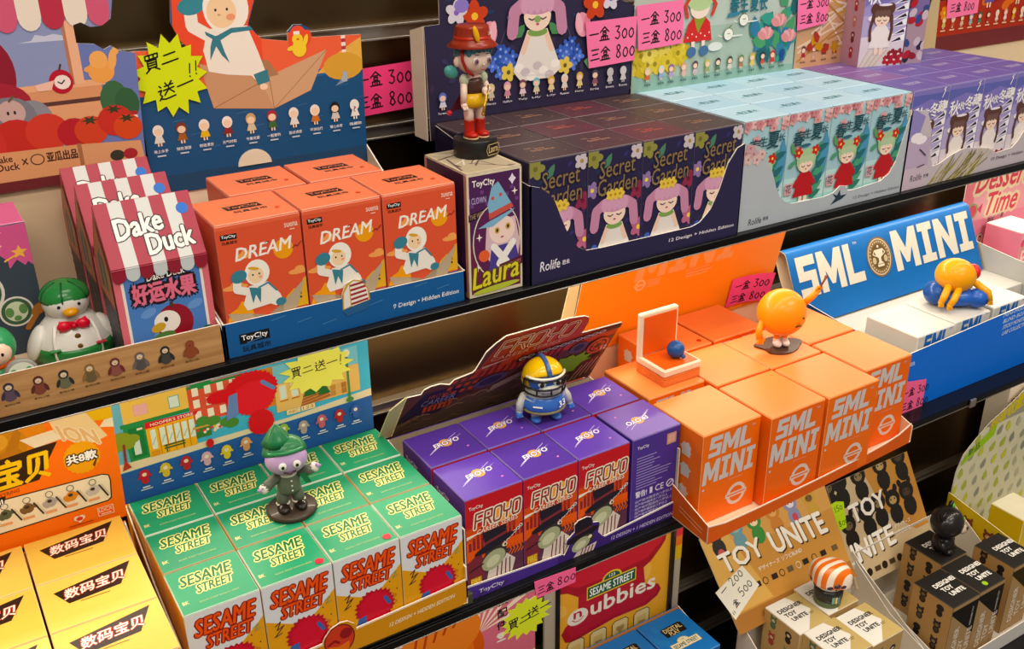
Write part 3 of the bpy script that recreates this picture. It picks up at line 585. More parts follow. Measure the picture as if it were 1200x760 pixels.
# striped house cartons, their wood print tray and back card
WOODP = wood_mat('#a87a4c', '#c79a68', 14, 0)
A = Art()
for i, x in enumerate((.033, .056, .076, .097, .118, .139, .161, .183)):
    c = [('#3d3340', '#5c4a58'), ('#5a2d28', '#7d4636'), ('#2f2e28', '#6a6a52'), ('#8d6a3e', '#6a5a3c'), ('#6d2f30', '#8a5348'), ('#6a625c', '#55504c'), ('#2c2a2a', '#45423f'), ('#8a4a30', '#8a4a30')][i]
    y = .0215; A.ell(x, y - .0032, .0058, .0062, c[1], 0, 14); A.ell(x - .0052, y - .0035, .0016, .004, c[0], -20, 8); A.ell(x + .0054, y - .0035, .0016, .004, c[0], 20, 8); A.ell(x, y + .004, .0042, .0042, c[0], 0, 12); A.ell(x, y + .0035, .0026, .0024, '#d9c7ae' if i < 7 else c[0], 0, 10); A.ell(x, y + .0028, .0012, .0007, '#d09a3a' if i < 7 else '#5a2d1c', 0, 6)
    A.text('系列小鸭', x - .006, y - .0128, x + .006, y - .0112, '#4a2f1c', .03)
crate = tray('display_tray', 'light wood print tray with a row of small duck pictures holding striped house cartons', -.12, .2135, .85, 1.068, Z0, [(-.12, 0), (.2135, 0), (.2135, .031), (.212, .0375), (-.12, .0375)], .0375, .11, WOODP, '#d9bfa0', A, side='#cfa878', backh=.135)
A = Art(); SKY = '#8088b4'
A.rect(-.1, .1, .214, .158, '#8f96bc'); A.rect(.165, .0, .222, .14, '#6d7cb6'); A.rect(-.1, .09, .16, .158, '#8f98bf')
A.poly([(.118, .1405), (.13, .142), (.134, .147), (.142, .145), (.150, .1465), (.163, .143), (.165, .14)], '#c9cde0'); A.rect(-.1, .03, .16, .09, '#a78fa3')
A.rect(-.1, .095, .189, .101, '#e9b087'); A.rect(-.1, .084, .185, .095, '#d99a70'); A.rect(-.1, .08, .186, .084, '#5a3a35'); A.rect(-.1, .062, .182, .08, '#e0a57c'); A.rect(.16, .098, .17, .158, '#ecb795'); A.rect(.158, .098, .161, .158, '#b97a5a')
A.ell(.195, .078, .014, .02, '#3e6a46', 0, 14); A.ell(.206, .074, .012, .016, '#35603f', 0, 12); A.rect(.182, .062, .214, .066, '#a83038'); A.rect(.182, .058, .214, .062, '#f0e2da')
A.ell(.187, .108, .0125, .0115, '#eda75c', 0, 18); A.ell(.186, .119, .0085, .0085, '#f0b068', 0, 16); A.ell(.199, .118, .004, .010, '#f0b068', -12, 12); A.ell(.176, .111, .005, .003, '#eda75c', 10, 8); A.ell(.203, .126, .0035, .004, '#f0b068', 0, 8)
A.ell(.085, .115, .026, .036, '#8c2333', 0, 24); A.ell(.090, .085, .030, .022, '#a32b3a', 0, 20); A.ell(.118, .068, .018, .02, '#8f8d96', 0, 18); A.ell(.098, .073, .024, .020, '#7d7c86', 0, 18); A.ell(.1, .078, .0125, .012, '#c9a9a2', 0, 16); A.ell(.097, .078, .0012, .002, '#222222', 0, 6); A.ell(.103, .078, .0012, .002, '#222222', 0, 6); A.line([(.1, .089), (.104, .093)], .0022, '#6a5a3a')
A.ell(.149, .102, .011, .0115, '#b72436', 0, 20); A.ell(.150, .1015, .0075, .0068, '#f3e3dc', 0, 14); A.poly([(.125, .101), (.143, .104), (.139, .095), (.127, .095)], '#f0c3b0'); A.line([(.149, .113), (.151, .118)], .0018, '#4a3a2a'); A.line([(.146, .102), (.149, .1), (.152, .103)], .0012, '#222222')
for x, y, r, c in ((.1, .052, .022, '#c2362f'), (.128, .056, .02, '#cf4436'), (.152, .052, .016, '#b52c33'), (.168, .052, .016, '#cf4b34'), (.192, .059, .017, '#c63b30'), (.203, .051, .014, '#d1502f'), (.07, .05, .02, '#c83c34')): A.ell(x, y, r, r * .9, c, 0, 18)
for x, y in ((.168, .062), (.192, .070), (.203, .060)): A.star(x, y, .009, .005, '#3a3f2a', 6, .4)
A.poly([(-.1, .0), (.154, .012), (.154, .04), (-.1, .046)], '#d99d70'); A.poly([(.155, .012), (.215, .006), (.213, .036), (.155, .04)], '#d9a076'); A.rect(.152, .01, .156, .041, '#a8704e'); A.rect(-.1, .003, .215, .013, '#6d2a2c')
A.text('Dake', .075, .032, .092, .0385, '#4a2a20', .03); A.text('Duck', .077, .024, .097, .031, '#4a2a20', .03); A.line([(.1005, .028), (.1045, .033)], .0012, '#4a2a20'); A.line([(.1005, .033), (.1045, .028)], .0012, '#4a2a20'); A.ell(.114, .031, .0065, .0055, '#4a2a20', 0, 16); A.ell(.114, .031, .0055, .0045, '#d99d70', 0, 16); A.text('亚瓜出品', .1225, .027, .151, .0365, '#4a2a20', .035)
A.ell(.188, .024, .007, .0055, '#3a3a30', 0, 16); A.ell(.201, .024, .007, .0055, '#a52f36', 0, 16)
for i in range(12):
    x = .204 - .0205 * i; c = ['#d8788e', '#efe2d6', '#b23a4a', '#efe2d6'][i % 4] if i else '#d8788e'
    c = ['#cf5f7c', '#ece0d2', '#b8394e', '#ece0d2'][i % 4]
    A.rect(x - .0205, .162, x, .24, c); A.ell(x - .01025, .163, .0102, .0125, c, 0, 16)
header(crate, [(-.1, .003), (.2145, .003), (.2215, .122), (.208, .125), (.200, .131), (.193, .128), (.185, .134), (.169, .136), (.169, .153), (.176, .155), (.184, .150), (.194, .150), (.204, .156), (.21, .18), (.205, .235), (-.1, .235)], (0, 1.0625, -.29), mat=SKY, art=A, clip=(-.1, .003, .2215, .235))

def house_carton():
    wd, d, he, hr = .082, .068, .1025, .151; RED = '#b8404e'
    b = MB(); pf = [(0, 0), (d, 0), (d, he), (d / 2, hr - .001), (0, he)]
    N = 5; L = [(0, y, z) for y, z in pf]; R = [(wd, y, z) for y, z in pf]; body = PAPER('#d9707a')
    b.add(L, [(4, 3, 2, 1, 0)], body); b.add(R, [(0, 1, 2, 3, 4)], body); b.add(L + R, [(i, (i + 1) % N, N + (i + 1) % N, N + i) for i in range(N)][::1], body)
    A = Art(); A.rect(.07, 0, .93, 1.25, '#efe3da'); A.rect(.10, 0, .90, 1.25, '#4f7ec0')
    for i in range(7): A.ell(.2 + .1 * i, .3 + .13 * ((i * 3) % 5), .09, .05, '#6a95cf', 20, 10)
    A.ell(.56, .52, .2, .22, '#8f1e2c'); A.poly([(.2, .1), (.28, .34), (.46, .44), (.7, .38), (.84, .22), (.82, .06), (.3, .0)], '#a3202e'); A.ell(.48, .55, .14, .13, '#efe7de'); A.ell(.47, .58, .022, .03, '#1a1a1a'); A.ell(.38, .5, .08, .05, '#c9a13a', 20); A.ell(.42, .38, .13, .06, '#56803e', 10); A.line([(.3, .3), (.5, .2), (.74, .14)], .05, '#e0a23a'); A.ell(.55, .74, .02, .035, '#4a3a2a')
    A.ell(.26, .16, .14, .04, '#e8cf4e', 8); A.ell(.24, .06, .1, .05, '#f2efe9'); A.ell(.9, .3, .08, .11, '#2f5a34', 0, 14)
    A.text('好运水果', .17, .80, .83, 1.03, '#e0738c', .05, 0, .02, '#2a1418', .03); A.text('Dake Duck', .34, 1.05, .74, 1.13, '#f5efe6', .03, 0, .05, '#2a1418', .02)
    b.art(A, (0, 0, 0), k=wd, clip=(0, 0, 1, 1.25))
    G = Art(); G.rect(.06, 0, .94, .95, '#4d4a55')
    rd = random.Random(3)
    for r_ in range(14):
        for c_ in range(5): G.rect(.08 + .175 * c_ + (.05 if r_ % 2 else 0), .02 + .066 * r_, .22 + .175 * c_ + (.05 if r_ % 2 else 0) - .005, .07 + .066 * r_, rd.choice(['#5d5a66', '#6b6670', '#45434e', '#57505a']))
    G.poly([(.06, .95), (.94, .95), (.94, 1.45), (.5, 2.05), (.06, 1.45)], '#c9805e'); G.poly([(.3, 1.1), (.7, 1.1), (.7, 1.5), (.5, 1.65), (.3, 1.5)], '#6d6a66'); G.line([(.06, .95), (.3, .98), (.5, .9), (.94, .95)], .03, '#8a3f34'); G.line([(.5, 1.1), (.5, 1.6)], .03, '#d9c0a0')
    b.art(G, (0, d, 0), (0, -1, 0), (0, 0, 1), k=d, clip=(.02, 0, .98, 2.1))
    f = MB(); sl = Vector((0, d / 2, hr - he)); ln = sl.length; st = Art(); n7 = 7
    for i in range(n7):
        c = '#a83e4e' if i % 2 == 0 else '#d3d4d0'; st.rect(i / n7, -.02, (i + 1) / n7, ln / wd, c)
    fr = Art()
    for i in range(n7):
        c = '#8e2636' if i % 2 == 0 else '#c9cfd0'; fr.rect(i / n7, 0, (i + 1) / n7, .09, c); fr.ell((i + .5) / n7, 0, .5 / n7, .075, c, 0, 16)
    tx = Art(); tx.merge(st); tx.text('Dake', .15, .29, .64, .52, '#f3f0ea', .05, 0, .12, '#3a2428', .013); tx.text('Duck', .43, .085, .92, .31, '#f3f0ea', .05, 0, .08, '#3a2428', .013)
    f.prism([(0, -.001), (wd, -.001), (wd, ln), (0, ln)], (0, -.0006, he), (1, 0, 0), sl, .0008, PAPER('#ab3f50')); f.art(tx, (0, -.0006, he), (1, 0, 0), sl, k=wd)
    pts = [(0, .0072)] ; 
    for i in range(n7):
        for q in range(7): a = math.pi + math.pi * q / 6; pts.append(((i + .5) / n7 * wd + .5 / n7 * wd * math.cos(a), .0002 + .006 * math.sin(a)))
    pts.append((wd, .0072)); f.prism(pts, (0, -.0012, he - .0072), t=.0006, mat=PAPER('#8e2636')); f.art(fr, (0, -.0012, he - .0072), k=wd, clip=(0, -.076, 1, .088))
    sb = Vector((0, -d / 2, hr - he)); f.prism([(0, 0), (wd, 0), (wd, ln), (0, ln)], (wd, d + .0006, he), (-1, 0, 0), sb, .0008, PAPER('#ab3f50'))
    return [('box_body', b.mesh('box_body')), ('roof_panel', f.mesh('roof_panel'))]
HOUSE = house_carton()
for i, (y, tx) in enumerate(((.862, 'red and white striped house shaped carton, foremost of the three in the wood print tray'), (.9345, 'striped house shaped carton between the foremost and rearmost ones'), (1.0045, 'striped house shaped carton at the back of the row, below the market stall card'))):
    t = place(HOUSE, 'house_carton', (.1305 - .0012 * i, y - .004 * (i == 2), Z0 + .0016), tx, 'striped house cartons')
    part('sticker', MB().lathe([(.0052, 0), (.0052, .0004)], (0, 0, 0), INK('#2f6fc8'), 20, smooth=False), t, True, 'round blue sticker')
    s_ = t.children[-1]; s_.location = (.0725, .0245, .1385); s_.rotation_euler = (math.atan2(.0485, .034), 0, 0)

# night castle carton
A = Art(); A.rect(0, 0, 1, 1.6, '#39434f'); A.rect(0, 1.0, 1, 1.6, '#cf5b8e')
for x, hh in ((.05, 1.2), (.16, 1.32), (.27, 1.1), (.4, 1.25), (.52, 1.08), (.66, 1.22), (.74, 1.05), (.84, 1.12), (.95, 1.08)): A.poly([(x - .09, .9), (x - .09, hh - .1), (x, hh), (x + .09, hh - .1), (x + .09, .9)], '#39434f')
for x, y in ((.6, 1.4), (.72, 1.45), (.7, 1.3), (.55, 1.3), (.3, 1.45)): A.star(x, y, .03, .03, '#f3c0c8', 4, .4)
A.star(.88, 1.2, .09, .08, '#f0b25a', 5, .45, 15); A.line([(.72, 1.12), (.86, 1.18)], .02, '#f0b25a'); A.ell(.42, 1.42, .1, .1, '#f0b25a'); A.ell(.45, 1.44, .08, .08, '#cf5b8e')
for x, y, r in ((.38, .80, .27), (.72, .52, .18)):
    A.ell(x, y, r, r, '#d9d6cc', 0, 28); A.ell(x, y, r * .88, r * .88, '#3f5c44', 0, 28); A.ell(x, y, r * .66, r * .66, '#c8d2b4', 0, 24); A.ell(x - r * .4, y, r * .25, r * .33, '#5f8a50', 0, 14); A.ell(x + r * .4, y + r * .1, r * .25, r * .33, '#5f8a50', 0, 14); A.ell(x, y - r * .45, r * .22, r * .18, '#5f8a50', 0, 14)
A.ell(.95, .5, .1, .06, '#a86a34', 40); A.line([(.8, .3), (.92, .45)], .06, '#a86a34')
place(carton(.082, .07, .126, '#39434f', '#d46a96', A), 'carton', (.0005, .968, Z0 + .0016), 'pink topped carton with a dark castle skyline behind the white duck toy', None)

# duck toy with the watermelon cap
t = thing('duck_figurine', 'white duck toy with a green cap and red bow tie in the wood print tray', 'figurine', (.0985, .934, Z0 + .0016)); t.scale = (1.0, 1.0, .93); W = PLASTIC('#e4e2da', .3)
b = MB().lathe([(.023, 0), (.031, .004), (.0345, .012), (.0342, .02), (.0315, .029), (.0265, .038), (.0205, .045), (.016, .049)], (0, 0, 0), W, 32); part('body', b, t, True)
b = MB().ball((0, -.001, .061), (.0205, .0195, .0185), W, seg=28, rings=16); part('head', b, t, True)
b = MB().lathe([(.0235, 0), (.0318, .0035), (.0352, .011), (.0353, .019), (.0343, .0225), (.033, .0228)], (0, 0, -.0004), PLASTIC('#2f7d3f'), 32); part('trousers', b, t, True, 'green trousers')
b = MB().ball((0, .001, .0655), (.0217, .0207, .0165), PLASTIC('#2f8040', .25), (8, 0, 0), 28, 8, 0, 90)
for i in range(6): b.tube([(.0217 * math.cos(a_) * math.cos(p_), .001 + .0207 * math.sin(a_) * math.cos(p_), .0655 + .0166 * math.sin(p_)) for a_ in [i * math.pi / 3 + .3] for p_ in [.25 * q for q in range(6)]], .0008, PLASTIC('#1c5a2c'), 6)
part('cap', b, t, True, 'green watermelon cap')
b = MB().ball((0, -.0215, .057), (.0068, .006, .0042), PLASTIC('#e0a02c')); part('bill', b, t, True, 'yellow bill')
b = MB()
for s_ in (-1, 1): b.ball((.0085 * s_, -.0185, .0625), (.0016, .0011, .0018), PLASTIC('#151515', .15), seg=10, rings=6)
part('eyes', b, t, True)
b = MB()
for s_ in (-1, 1): b.add([(0, -.0245, .0445), (0, -.0225, .0425), (.0125 * s_, -.0245, .039), (.0135 * s_, -.024, .0445), (.0115 * s_, -.0225, .0505), (0, -.0225, .0475), (.006 * s_, -.028, .0445)], [(0, 6, 5), (5, 6, 4), (4, 6, 3), (3, 6, 2), (2, 6, 1), (1, 6, 0)], PLASTIC('#d8283a'), True); b.ball((.008 * s_, -.0245, .0445), (.0062, .0036, .0052), PLASTIC('#d8283a'))
b.ball((0, -.0265, .0445), (.003, .003, .0033), PLASTIC('#c01f30')); part('bow_tie', b, t, True, 'red bow tie')
for z_ in (.034, .0245): part('button', MB().ball((.001, -.0285 - (.034 - z_) * .36, z_), (.0026, .0014, .003), PLASTIC('#6a4a1e', .2)), t, True, 'brown button')
for s_ in (-1, 1):
    part('wing', MB().ball((.0315 * s_, -.004, .0255), (.0065, .0135, .0185), W, (0, -24 * s_, 0)), t, True)
    part('strap', MB().tube([(.0155 * s_, -.0205, .044), (.0185 * s_, -.0245, .033), (.0195 * s_, -.0275, .02), (.019 * s_, -.0285, .014)], .0017, PLASTIC('#efece4'), 8), t, True)
    part('cuff', MB().box(.0195 * s_ - .0045, .0195 * s_ + .0045, -.0315, -.0265, .023, .0245, PLASTIC('#2f7d3f' if s_ < 0 else '#b8303a'), .0004), t, True)
# green hooded toy at the edge and the round spotted token
t = thing('hooded_figurine', 'green hooded toy with an orange scarf left of the white duck', 'figurine', (.031, .900, Z0 + .0016)); G = PLASTIC('#3f9a63')
part('body', MB().lathe([(.013, 0), (.016, .004), (.0165, .014), (.013, .024), (.009, .028)], (0, 0, 0), PLASTIC('#3a8a55'), 24), t, True)
part('hood', MB().ball((0, .001, .041), (.0185, .0175, .0185), G), t, True, 'green hood'); part('face', MB().ball((.001, -.009, .039), (.0125, .0098, .012), PLASTIC('#efd3ba')), t, True)
b = MB()
for x_ in (-.004, .005): b.ball((x_, -.0184, .04), (.0013, .0009, .0017), PLASTIC('#151515', .2), seg=8, rings=6)
part('eyes', b, t, True)
part('scarf', MB().lathe([(.0125, 0), (.0148, .0025), (.0125, .005)], (0, 0, .0245), PLASTIC('#d9622a'), 24), t, True, 'orange scarf'); part('scarf_end', MB().ball((.008, -.0135, .018), (.004, .0025, .009), PLASTIC('#d9622a')), t, True)
t = thing('spotted_token', 'round grey rimmed token with green spots standing before the white duck', 'token', (.0465, .868, Z0 + .0016))
b = MB().lathe([(.0125, 0), (.0135, .001), (.0135, .004), (.0125, .005)], (0, -.0025, .0255), PLASTIC('#8f9089'), 28, axis=1); part('rim', b, t, True); part('stem', MB().lathe([(.0075, 0), (.0075, .0015), (.0022, .003), (.0022, .014)], (0, 0, .0), PLASTIC('#8f9089'), 16), t, True)
A = Art(); A.ell(0, 0, .0112, .0112, '#dfe6d8', 0, 28); A.ell(-.006, .001, .0034, .005, '#49a055', 0, 14); A.ell(.006, .001, .0034, .0052, '#49a055', 0, 14); A.ell(0, -.008, .004, .003, '#49a055', 0, 12)
part('spotted_face', MB().art(A, (0, -.0026, .0255)), t, True)

# sailor cartons
A = Art(); logo_toycity(A, .229, .0115, .029, cn=True); A.text('9 Design • Hidden Edition', .386, .0085, .461, .0145, '#e6e6e4', .025, .1)
for i in range(9): A.line([(.236 + .025 * i, .02 + .008 * ((i * 5) % 3) - .008), (.25 + .025 * i, .022 + .008 * ((i * 5) % 3) - .008)], .0007, '#4f86b4')
A.poly([(.3325, .0215), (.3335, .038), (.338, .0475), (.346, .0505), (.3555, .0475), (.361, .038), (.362, .026)], '#c9a24a'); A.poly([(.334, .022), (.335, .038), (.341, .047), (.341, .024)], '#e9e2da'); A.poly([(.342, .0235), (.342, .047), (.346, .049), (.3545, .0465), (.3595, .038), (.3605, .026)], '#f0e9e0')
for i in range(5): A.poly([(.342, .0245 + .0048 * i), (.360 - .0006 * i, .0265 + .0046 * i), (.360 - .0008 * i, .0288 + .0046 * i), (.342, .0268 + .0048 * i)], '#9a3438')
A.poly([(.3315, .0215), (.3625, .0255), (.3595, .0175), (.337, .014)], '#2a5d8c')
sail = tray('display_tray', 'blue tray with a small sail cutout holding the orange sailor cartons', .216, .4695, .853, 1.082, Z0, [(.216, 0), (.4695, 0), (.4695, .0325), (.362, .0332), (.361, .038), (.3555, .0475), (.346, .0505), (.338, .0475), (.3335, .038), (.3325, .0335), (.216, .0345)], .0335, .118, '#1f5a96', '#ead9bf', A, backh=.118)
part('lock_tab', MB().prism([(.333 + .019 * math.cos(math.pi * q / 12), .017 * math.sin(math.pi * q / 12)) for q in range(13)], (0, 1.077, -.302), t=.0016, mat=PAPER('#eadcc4')), sail, label='cream half round tab')
D = Art(); D.rect(-.01, -.02, .25, .13, '#23527f'); D.rect(-.01, -.02, .25, .0, '#26496b'); D.poly([(-.01, .085), (.25, .088), (.25, .135), (-.01, .135)], '#ea6a4a'); D.poly([(.12, .083), (.25, .087), (.25, .095), (.12, .09)], '#2b6399')
D.poly([(.19, .088), (.2, .096), (.215, .107), (.235, .118), (.25, .125), (.25, .087)], '#e6b45a'); D.ell(.222, .093, .024, .015, '#d9a548', 0, 18); D.rect(.2215, .108, .2265, .127, '#f0e6dc')
for i in range(2): D.rect(.2215, .111 + .008 * i, .2265, .115 + .008 * i, '#b23a44')
for i in range(14): D.line([(.01 + .017 * i, .072 - .016 * (i % 4)), (.022 + .017 * i, .073 - .016 * (i % 4))], .0006, '#3f76a6')
D.poly([(.04, .15), (.045, .137), (.056, .122), (.069, .108), (.13, .105), (.131, .13), (.118, .147), (.128, .172), (.125, .2), (.045, .2)], '#e7563c')
D.poly([(.062, .112), (.071, .0645), (.137, .056), (.181, .071), (.204, .1135), (.135, .09)], '#c79a76'); D.poly([(.125, .0885), (.137, .056), (.181, .071), (.204, .1135)], '#d0a682'); D.poly([(.118, .088), (.126, .11), (.136, .108), (.146, .092)], '#a97e5c'); D.line([(.137, .056), (.135, .09)], .0007, '#8a6244'); D.line([(.071, .0645), (.135, .09)], .0007, '#8a6244'); D.line([(.137, .056), (.204, .1135)], .0005, '#8a6244')
D.poly([(.071, .103), (.068, .125), (.075, .146), (.117, .146), (.126, .118), (.134, .088), (.124, .083), (.116, .094), (.09, .098)], '#f1ece0'); D.poly([(.118, .095), (.122, .083), (.135, .086), (.134, .099)], '#3e7f90'); D.ell(.128, .081, .0045, .0035, '#f3d9bb', 0, 10)
D.line([(.075, .14), (.06, .15), (.06, .168)], .013, '#f1ece0'); D.ell(.062, .170, .0145, .009, '#3f8a9a', 10, 16); D.ell(.097, .165, .024, .026, '#f5f0e5', 0, 26); D.ell(.092, .162, .0155, .0165, '#f4d4ac', 0, 22); D.ell(.086, .164, .0013, .0016, '#222222', 0, 8); D.ell(.098, .164, .0013, .0016, '#222222', 0, 8); D.ell(.101, .156, .005, .0035, '#eca07c', 0, 10); D.ell(.089, .159, .0018, .0012, '#d8a57a', 0, 8)
D.poly([(.072, .144), (.083, .138), (.1, .145), (.122, .145), (.123, .141), (.1, .14), (.084, .132), (.073, .14)], '#3f7f90'); D.poly([(.08, .138), (.086, .139), (.09, .122), (.094, .110), (.087, .118), (.082, .128), (.074, .114), (.076, .128)], '#3f7f90'); D.text('⚓', .112, .128, .117, .134, '#3f6f80') if False else None
D.ell(.172, .126, .011, .0155, '#e7563c', 0, 18); D.ell(.181, .128, .006, .0085, '#e7563c', -20, 12); D.ell(.172, .117, .0082, .009, '#f3d34e', 0, 16); D.ell(.171, .127, .0062, .006, '#f3d34e', 0, 14); D.ell(.180, .125, .0025, .007, '#f3d34e', -20, 10); D.ell(.163, .118, .005, .0025, '#f3d34e', 15, 8); D.rect(.167, .132, .174, .1355, '#f4efe6'); D.ell(.1715, .127, .0018, .0012, '#d9702c', 0, 8)
D.poly([(.217, .075), (.221, .088), (.226, .086), (.225, .076)], '#a8b4c0'); D.poly([(.21, .072), (.217, .078), (.221, .075)], '#7a95b4')
cols = [('#f0ebe2', '#e4ded4'), ('#7d3a2a', '#a0622e'), ('#efe7da', '#e4b93c'), ('#f0ebe2', '#8a2f34'), ('#c8a878', '#d9c8a8'), ('#a83238', '#3f6a3a'), ('#efe9df', '#e9e4da'), ('#f0e9dd', '#c97a3a'), ('#1f1f22', '#d9cfc8'), ('#f2eee6', '#f2eee6')]
for i, x in enumerate((.010, .034, .058, .083, .109, .133, .158, .183, .207, .231)):
    D.chibi(x, .0325, .023, cols[i][0], cols[i][1], '#f1d4b6' if i < 9 else '#f2eee6'); D.text(('海上水手', '随性漂游', '制造漂游', '元气村刻', '专属宠爱', '一起垂钓', '甜点诱惑', '环游运行', '暖心来客', '隐藏款')[i], x - .0075, .0255, x + .0075, .029, '#e8e8ea', .02); D.rect(x - .0045, .0215, x + .0045, .023, '#c9d2dc')
D.text('?', .2295, .041, .2325, .047, '#a83238', .03)
OUT = [(-.004, -.02), (.243, -.02), (.2455, .1255), (.188, .1275), (.186, .137), (.178, .142), (.168, .1425), (.1605, .136), (.160, .126), (.131, .131), (.119, .147), (.129, .172), (.126, .2), (.045, .2), (.039, .155), (.046, .137), (.054, .128), (-.004, .131)]
header(sail, OUT, (.2248, 1.0785, -.30), mat='#23527f', art=D, clip=(-.004, -.02, .2455, .2))
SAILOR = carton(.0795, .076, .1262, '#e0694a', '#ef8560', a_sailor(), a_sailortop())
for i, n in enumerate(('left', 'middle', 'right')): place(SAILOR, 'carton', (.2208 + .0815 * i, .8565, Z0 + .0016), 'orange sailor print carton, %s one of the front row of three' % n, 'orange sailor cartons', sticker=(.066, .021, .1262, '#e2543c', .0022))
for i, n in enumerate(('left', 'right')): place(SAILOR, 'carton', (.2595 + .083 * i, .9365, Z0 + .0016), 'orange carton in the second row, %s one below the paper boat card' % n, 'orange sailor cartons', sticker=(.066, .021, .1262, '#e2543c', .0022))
b_ = burst(.0315, .1035, .0385, .041, 15, .76, 4, .06)
paper_sign('lime yellow star sign on the paper boat card', b_, (.2248, 1.0764, -.30), col='#d5e83c', lines=(('買二', .006, .108, .0165, .2), ('送一', .016, .0785, .0165, .25), ('!!', .049, .1, .013, .3)), w=.1, group='star burst signs')
paper_sign('bright pink price sign on the black wall right of the paper boat card', [(.462, -.2185), (.556, -.215), (.5565, -.27), (.460, -.274)], (0, 1.1052, 0), col='#ff4f88', lines=(('一盒 300', .4745, -.240, .0165, .02), ('三盒 800', .4735, -.266, .0165, .03)), w=.11)
# witch girl carton and the red hat figurine on it
A = Art(); A.rect(0, 0, 1, 2.2, '#d9cdb4'); A.rect(.04, .06, .96, 2.0, '#4a2352'); A.rect(.04, .06, .96, .9, '#6a2444'); rd = random.Random(6)
for i in range(10): A.rect(.06 + .09 * i, 1.5 + .1 * (i % 3), .12 + .09 * i, 1.56 + .1 * (i % 3), '#6d3f86')
A.text('ToyC!ty', .1, 1.80, .5, 1.93, '#f0e8e6', .03); A.star(.82, 1.86, .07, .09, '#e9dff0', 4, .6); A.text('I CLOWN', .04, 1.56, .34, 1.66, '#b9a6d8', .01); A.poly([(.02, 1.28), (.42, 1.36), (.42, 1.48), (.02, 1.4)], '#231522'); A.text('THE WITCH', .04, 1.31, .36, 1.39, '#b08a6a', .01, 0, .15)
A.ell(.52, .9, .44, .62, '#d9cfc0', 0, 30); A.ell(.52, .9, .42, .60, '#5a2350', 0, 30)
A.poly([(.34, 1.2), (.3, .7), (.42, .5), (.9, .45), (.95, .8), (.86, 1.25)], '#d7b9c0'); A.ell(.62, 1.06, .24, .23, '#f0d5cc'); A.ell(.53, 1.06, .045, .055, '#c9a24a'); A.ell(.73, 1.1, .045, .055, '#c9a24a'); A.ell(.53, 1.06, .02, .03, '#2a1a1a'); A.ell(.73, 1.1, .02, .03, '#2a1a1a'); A.ell(.62, .94, .03, .015, '#b04a52')
A.poly([(.4, 1.3), (.36, 1.5), (.44, 1.78), (.56, 1.86), (.66, 1.7), (.84, 1.4)], '#7fb0cc'); A.poly([(.18, 1.15), (.4, 1.24), (.86, 1.38), (1.0, 1.52), (.8, 1.32), (.45, 1.14)], '#7fb0cc'); A.poly([(.39, 1.26), (.84, 1.4), (.8, 1.48), (.38, 1.36)], '#c4574e'); A.ell(.46, 1.6, .03, .03, '#c4574e'); A.ell(.6, 1.64, .03, .03, '#c4574e')
A.poly([(.42, .8), (.86, .82), (.96, .4), (.36, .4)], '#4a3f8a'); A.line([(.46, .8), (.7, .5)], .12, '#f0ece6'); A.line([(.82, .82), (.56, .5)], .12, '#f0ece6'); A.ell(.28, .68, .1, .1, '#e0643c'); A.poly([(.56, .34), (1.0, .42), (1.0, .56), (.56, .48)], '#5a1f2c'); A.text('THE WITCH FAMILY', .6, .39, .96, .45, '#d9a58a', .01, 0, .15)
for x, y in ((.2, 1.0), (.86, 1.66), (.16, .5)): A.star(x, y, .06, .07, '#f0e8e0', 4, .3)
A.text('Laura', .06, .14, .92, .5, '#ddd04a', .02, .1, .1, '#5c4a1c', .022); A.ell(.5, .1, .44, .05, '#b9c24a', 4, 20)
T = Art(); T.rect(0, 0, 1, 1.5, '#cfc0a2'); T.rect(.05, .06, .95, 1.3, '#b9ab90'); rd = random.Random(12)
for i in range(12): T.line([(rd.random(), rd.random() * 1.3), (rd.random(), rd.random() * 1.3)], .02 + .02 * rd.random(), ['#3a2c30', '#6a5650', '#e2d8c4'][i % 3])
S_ = Art(); S_.rect(0, 0, 1, 1.6, '#c98f78'); S_.rect(.06, .06, .94, 1.5, '#3a1c40'); S_.rect(.3, 1.1, .42, 1.35, '#231522')
WIT = carton(.0655, .09, .1345, '#cbb99c', '#cfc0a2', A, T, S_)
place(WIT, 'carton', (.4735, .8515, ZA + .0006), 'purple carton with a witch girl in a blue hat between the orange and navy trays')
t = thing('girl_figurine', 'girl figurine with a red brown hat and red boots on a round black base', 'figurine', (.5195, .912, -.2823), None, 6)
BK = PLASTIC('#1c1a1a', .35)
b = MB().lathe([(.0228, 0), (.0234, .0012), (.0234, .0178), (.0226, .019)], (0, 0, 0), BK, 36); A = Art(); A.text('Laura', -.007, -.003, .007, .0045, '#c9b27a', .02); A.line([(-.0105, 0), (-.008, .0055), (.008, .0055), (.0105, 0), (.008, -.0055), (-.008, -.0055)], .0007, '#c9b27a', True); b.art(A, (.006, -.02345, .0095), (.97, .24, 0)); part('base', b, t, True)
SK = PLASTIC('#ecd3c4', .35)
for s_ in (-1, 1):
    part('leg', MB().tube([(.0068 * s_, 0, .034), (.0072 * s_, 0, .044), (.0075 * s_, 0, .052)], [.0046, .0053, .0056], SK, 14), t, True)
    b = MB().lathe([(.0062, 0), (.0066, .002), (.0054, .006), (.0056, .016), (.0062, .0175)], (.0068 * s_, 0, .0205), PLASTIC('#b02a20'), 18); b.ball((.0072 * s_, -.0045, .0225), (.0062, .0078, .0038), PLASTIC('#b02a20')); b.lathe([(.0072, 0), (.0072, .0014)], (.0068 * s_, -.0022, .0190), PLASTIC('#e2b88c'), 16, sy=1.35); part('boot', b, t, True, 'red boot')
part('shorts', MB().lathe([(.008, 0), (.0142, .003), (.0155, .008), (.013, .0135), (.0095, .016)], (0, 0, .050), PLASTIC('#d9ac2c'), 24, sy=.8), t, True, 'yellow puffed shorts')
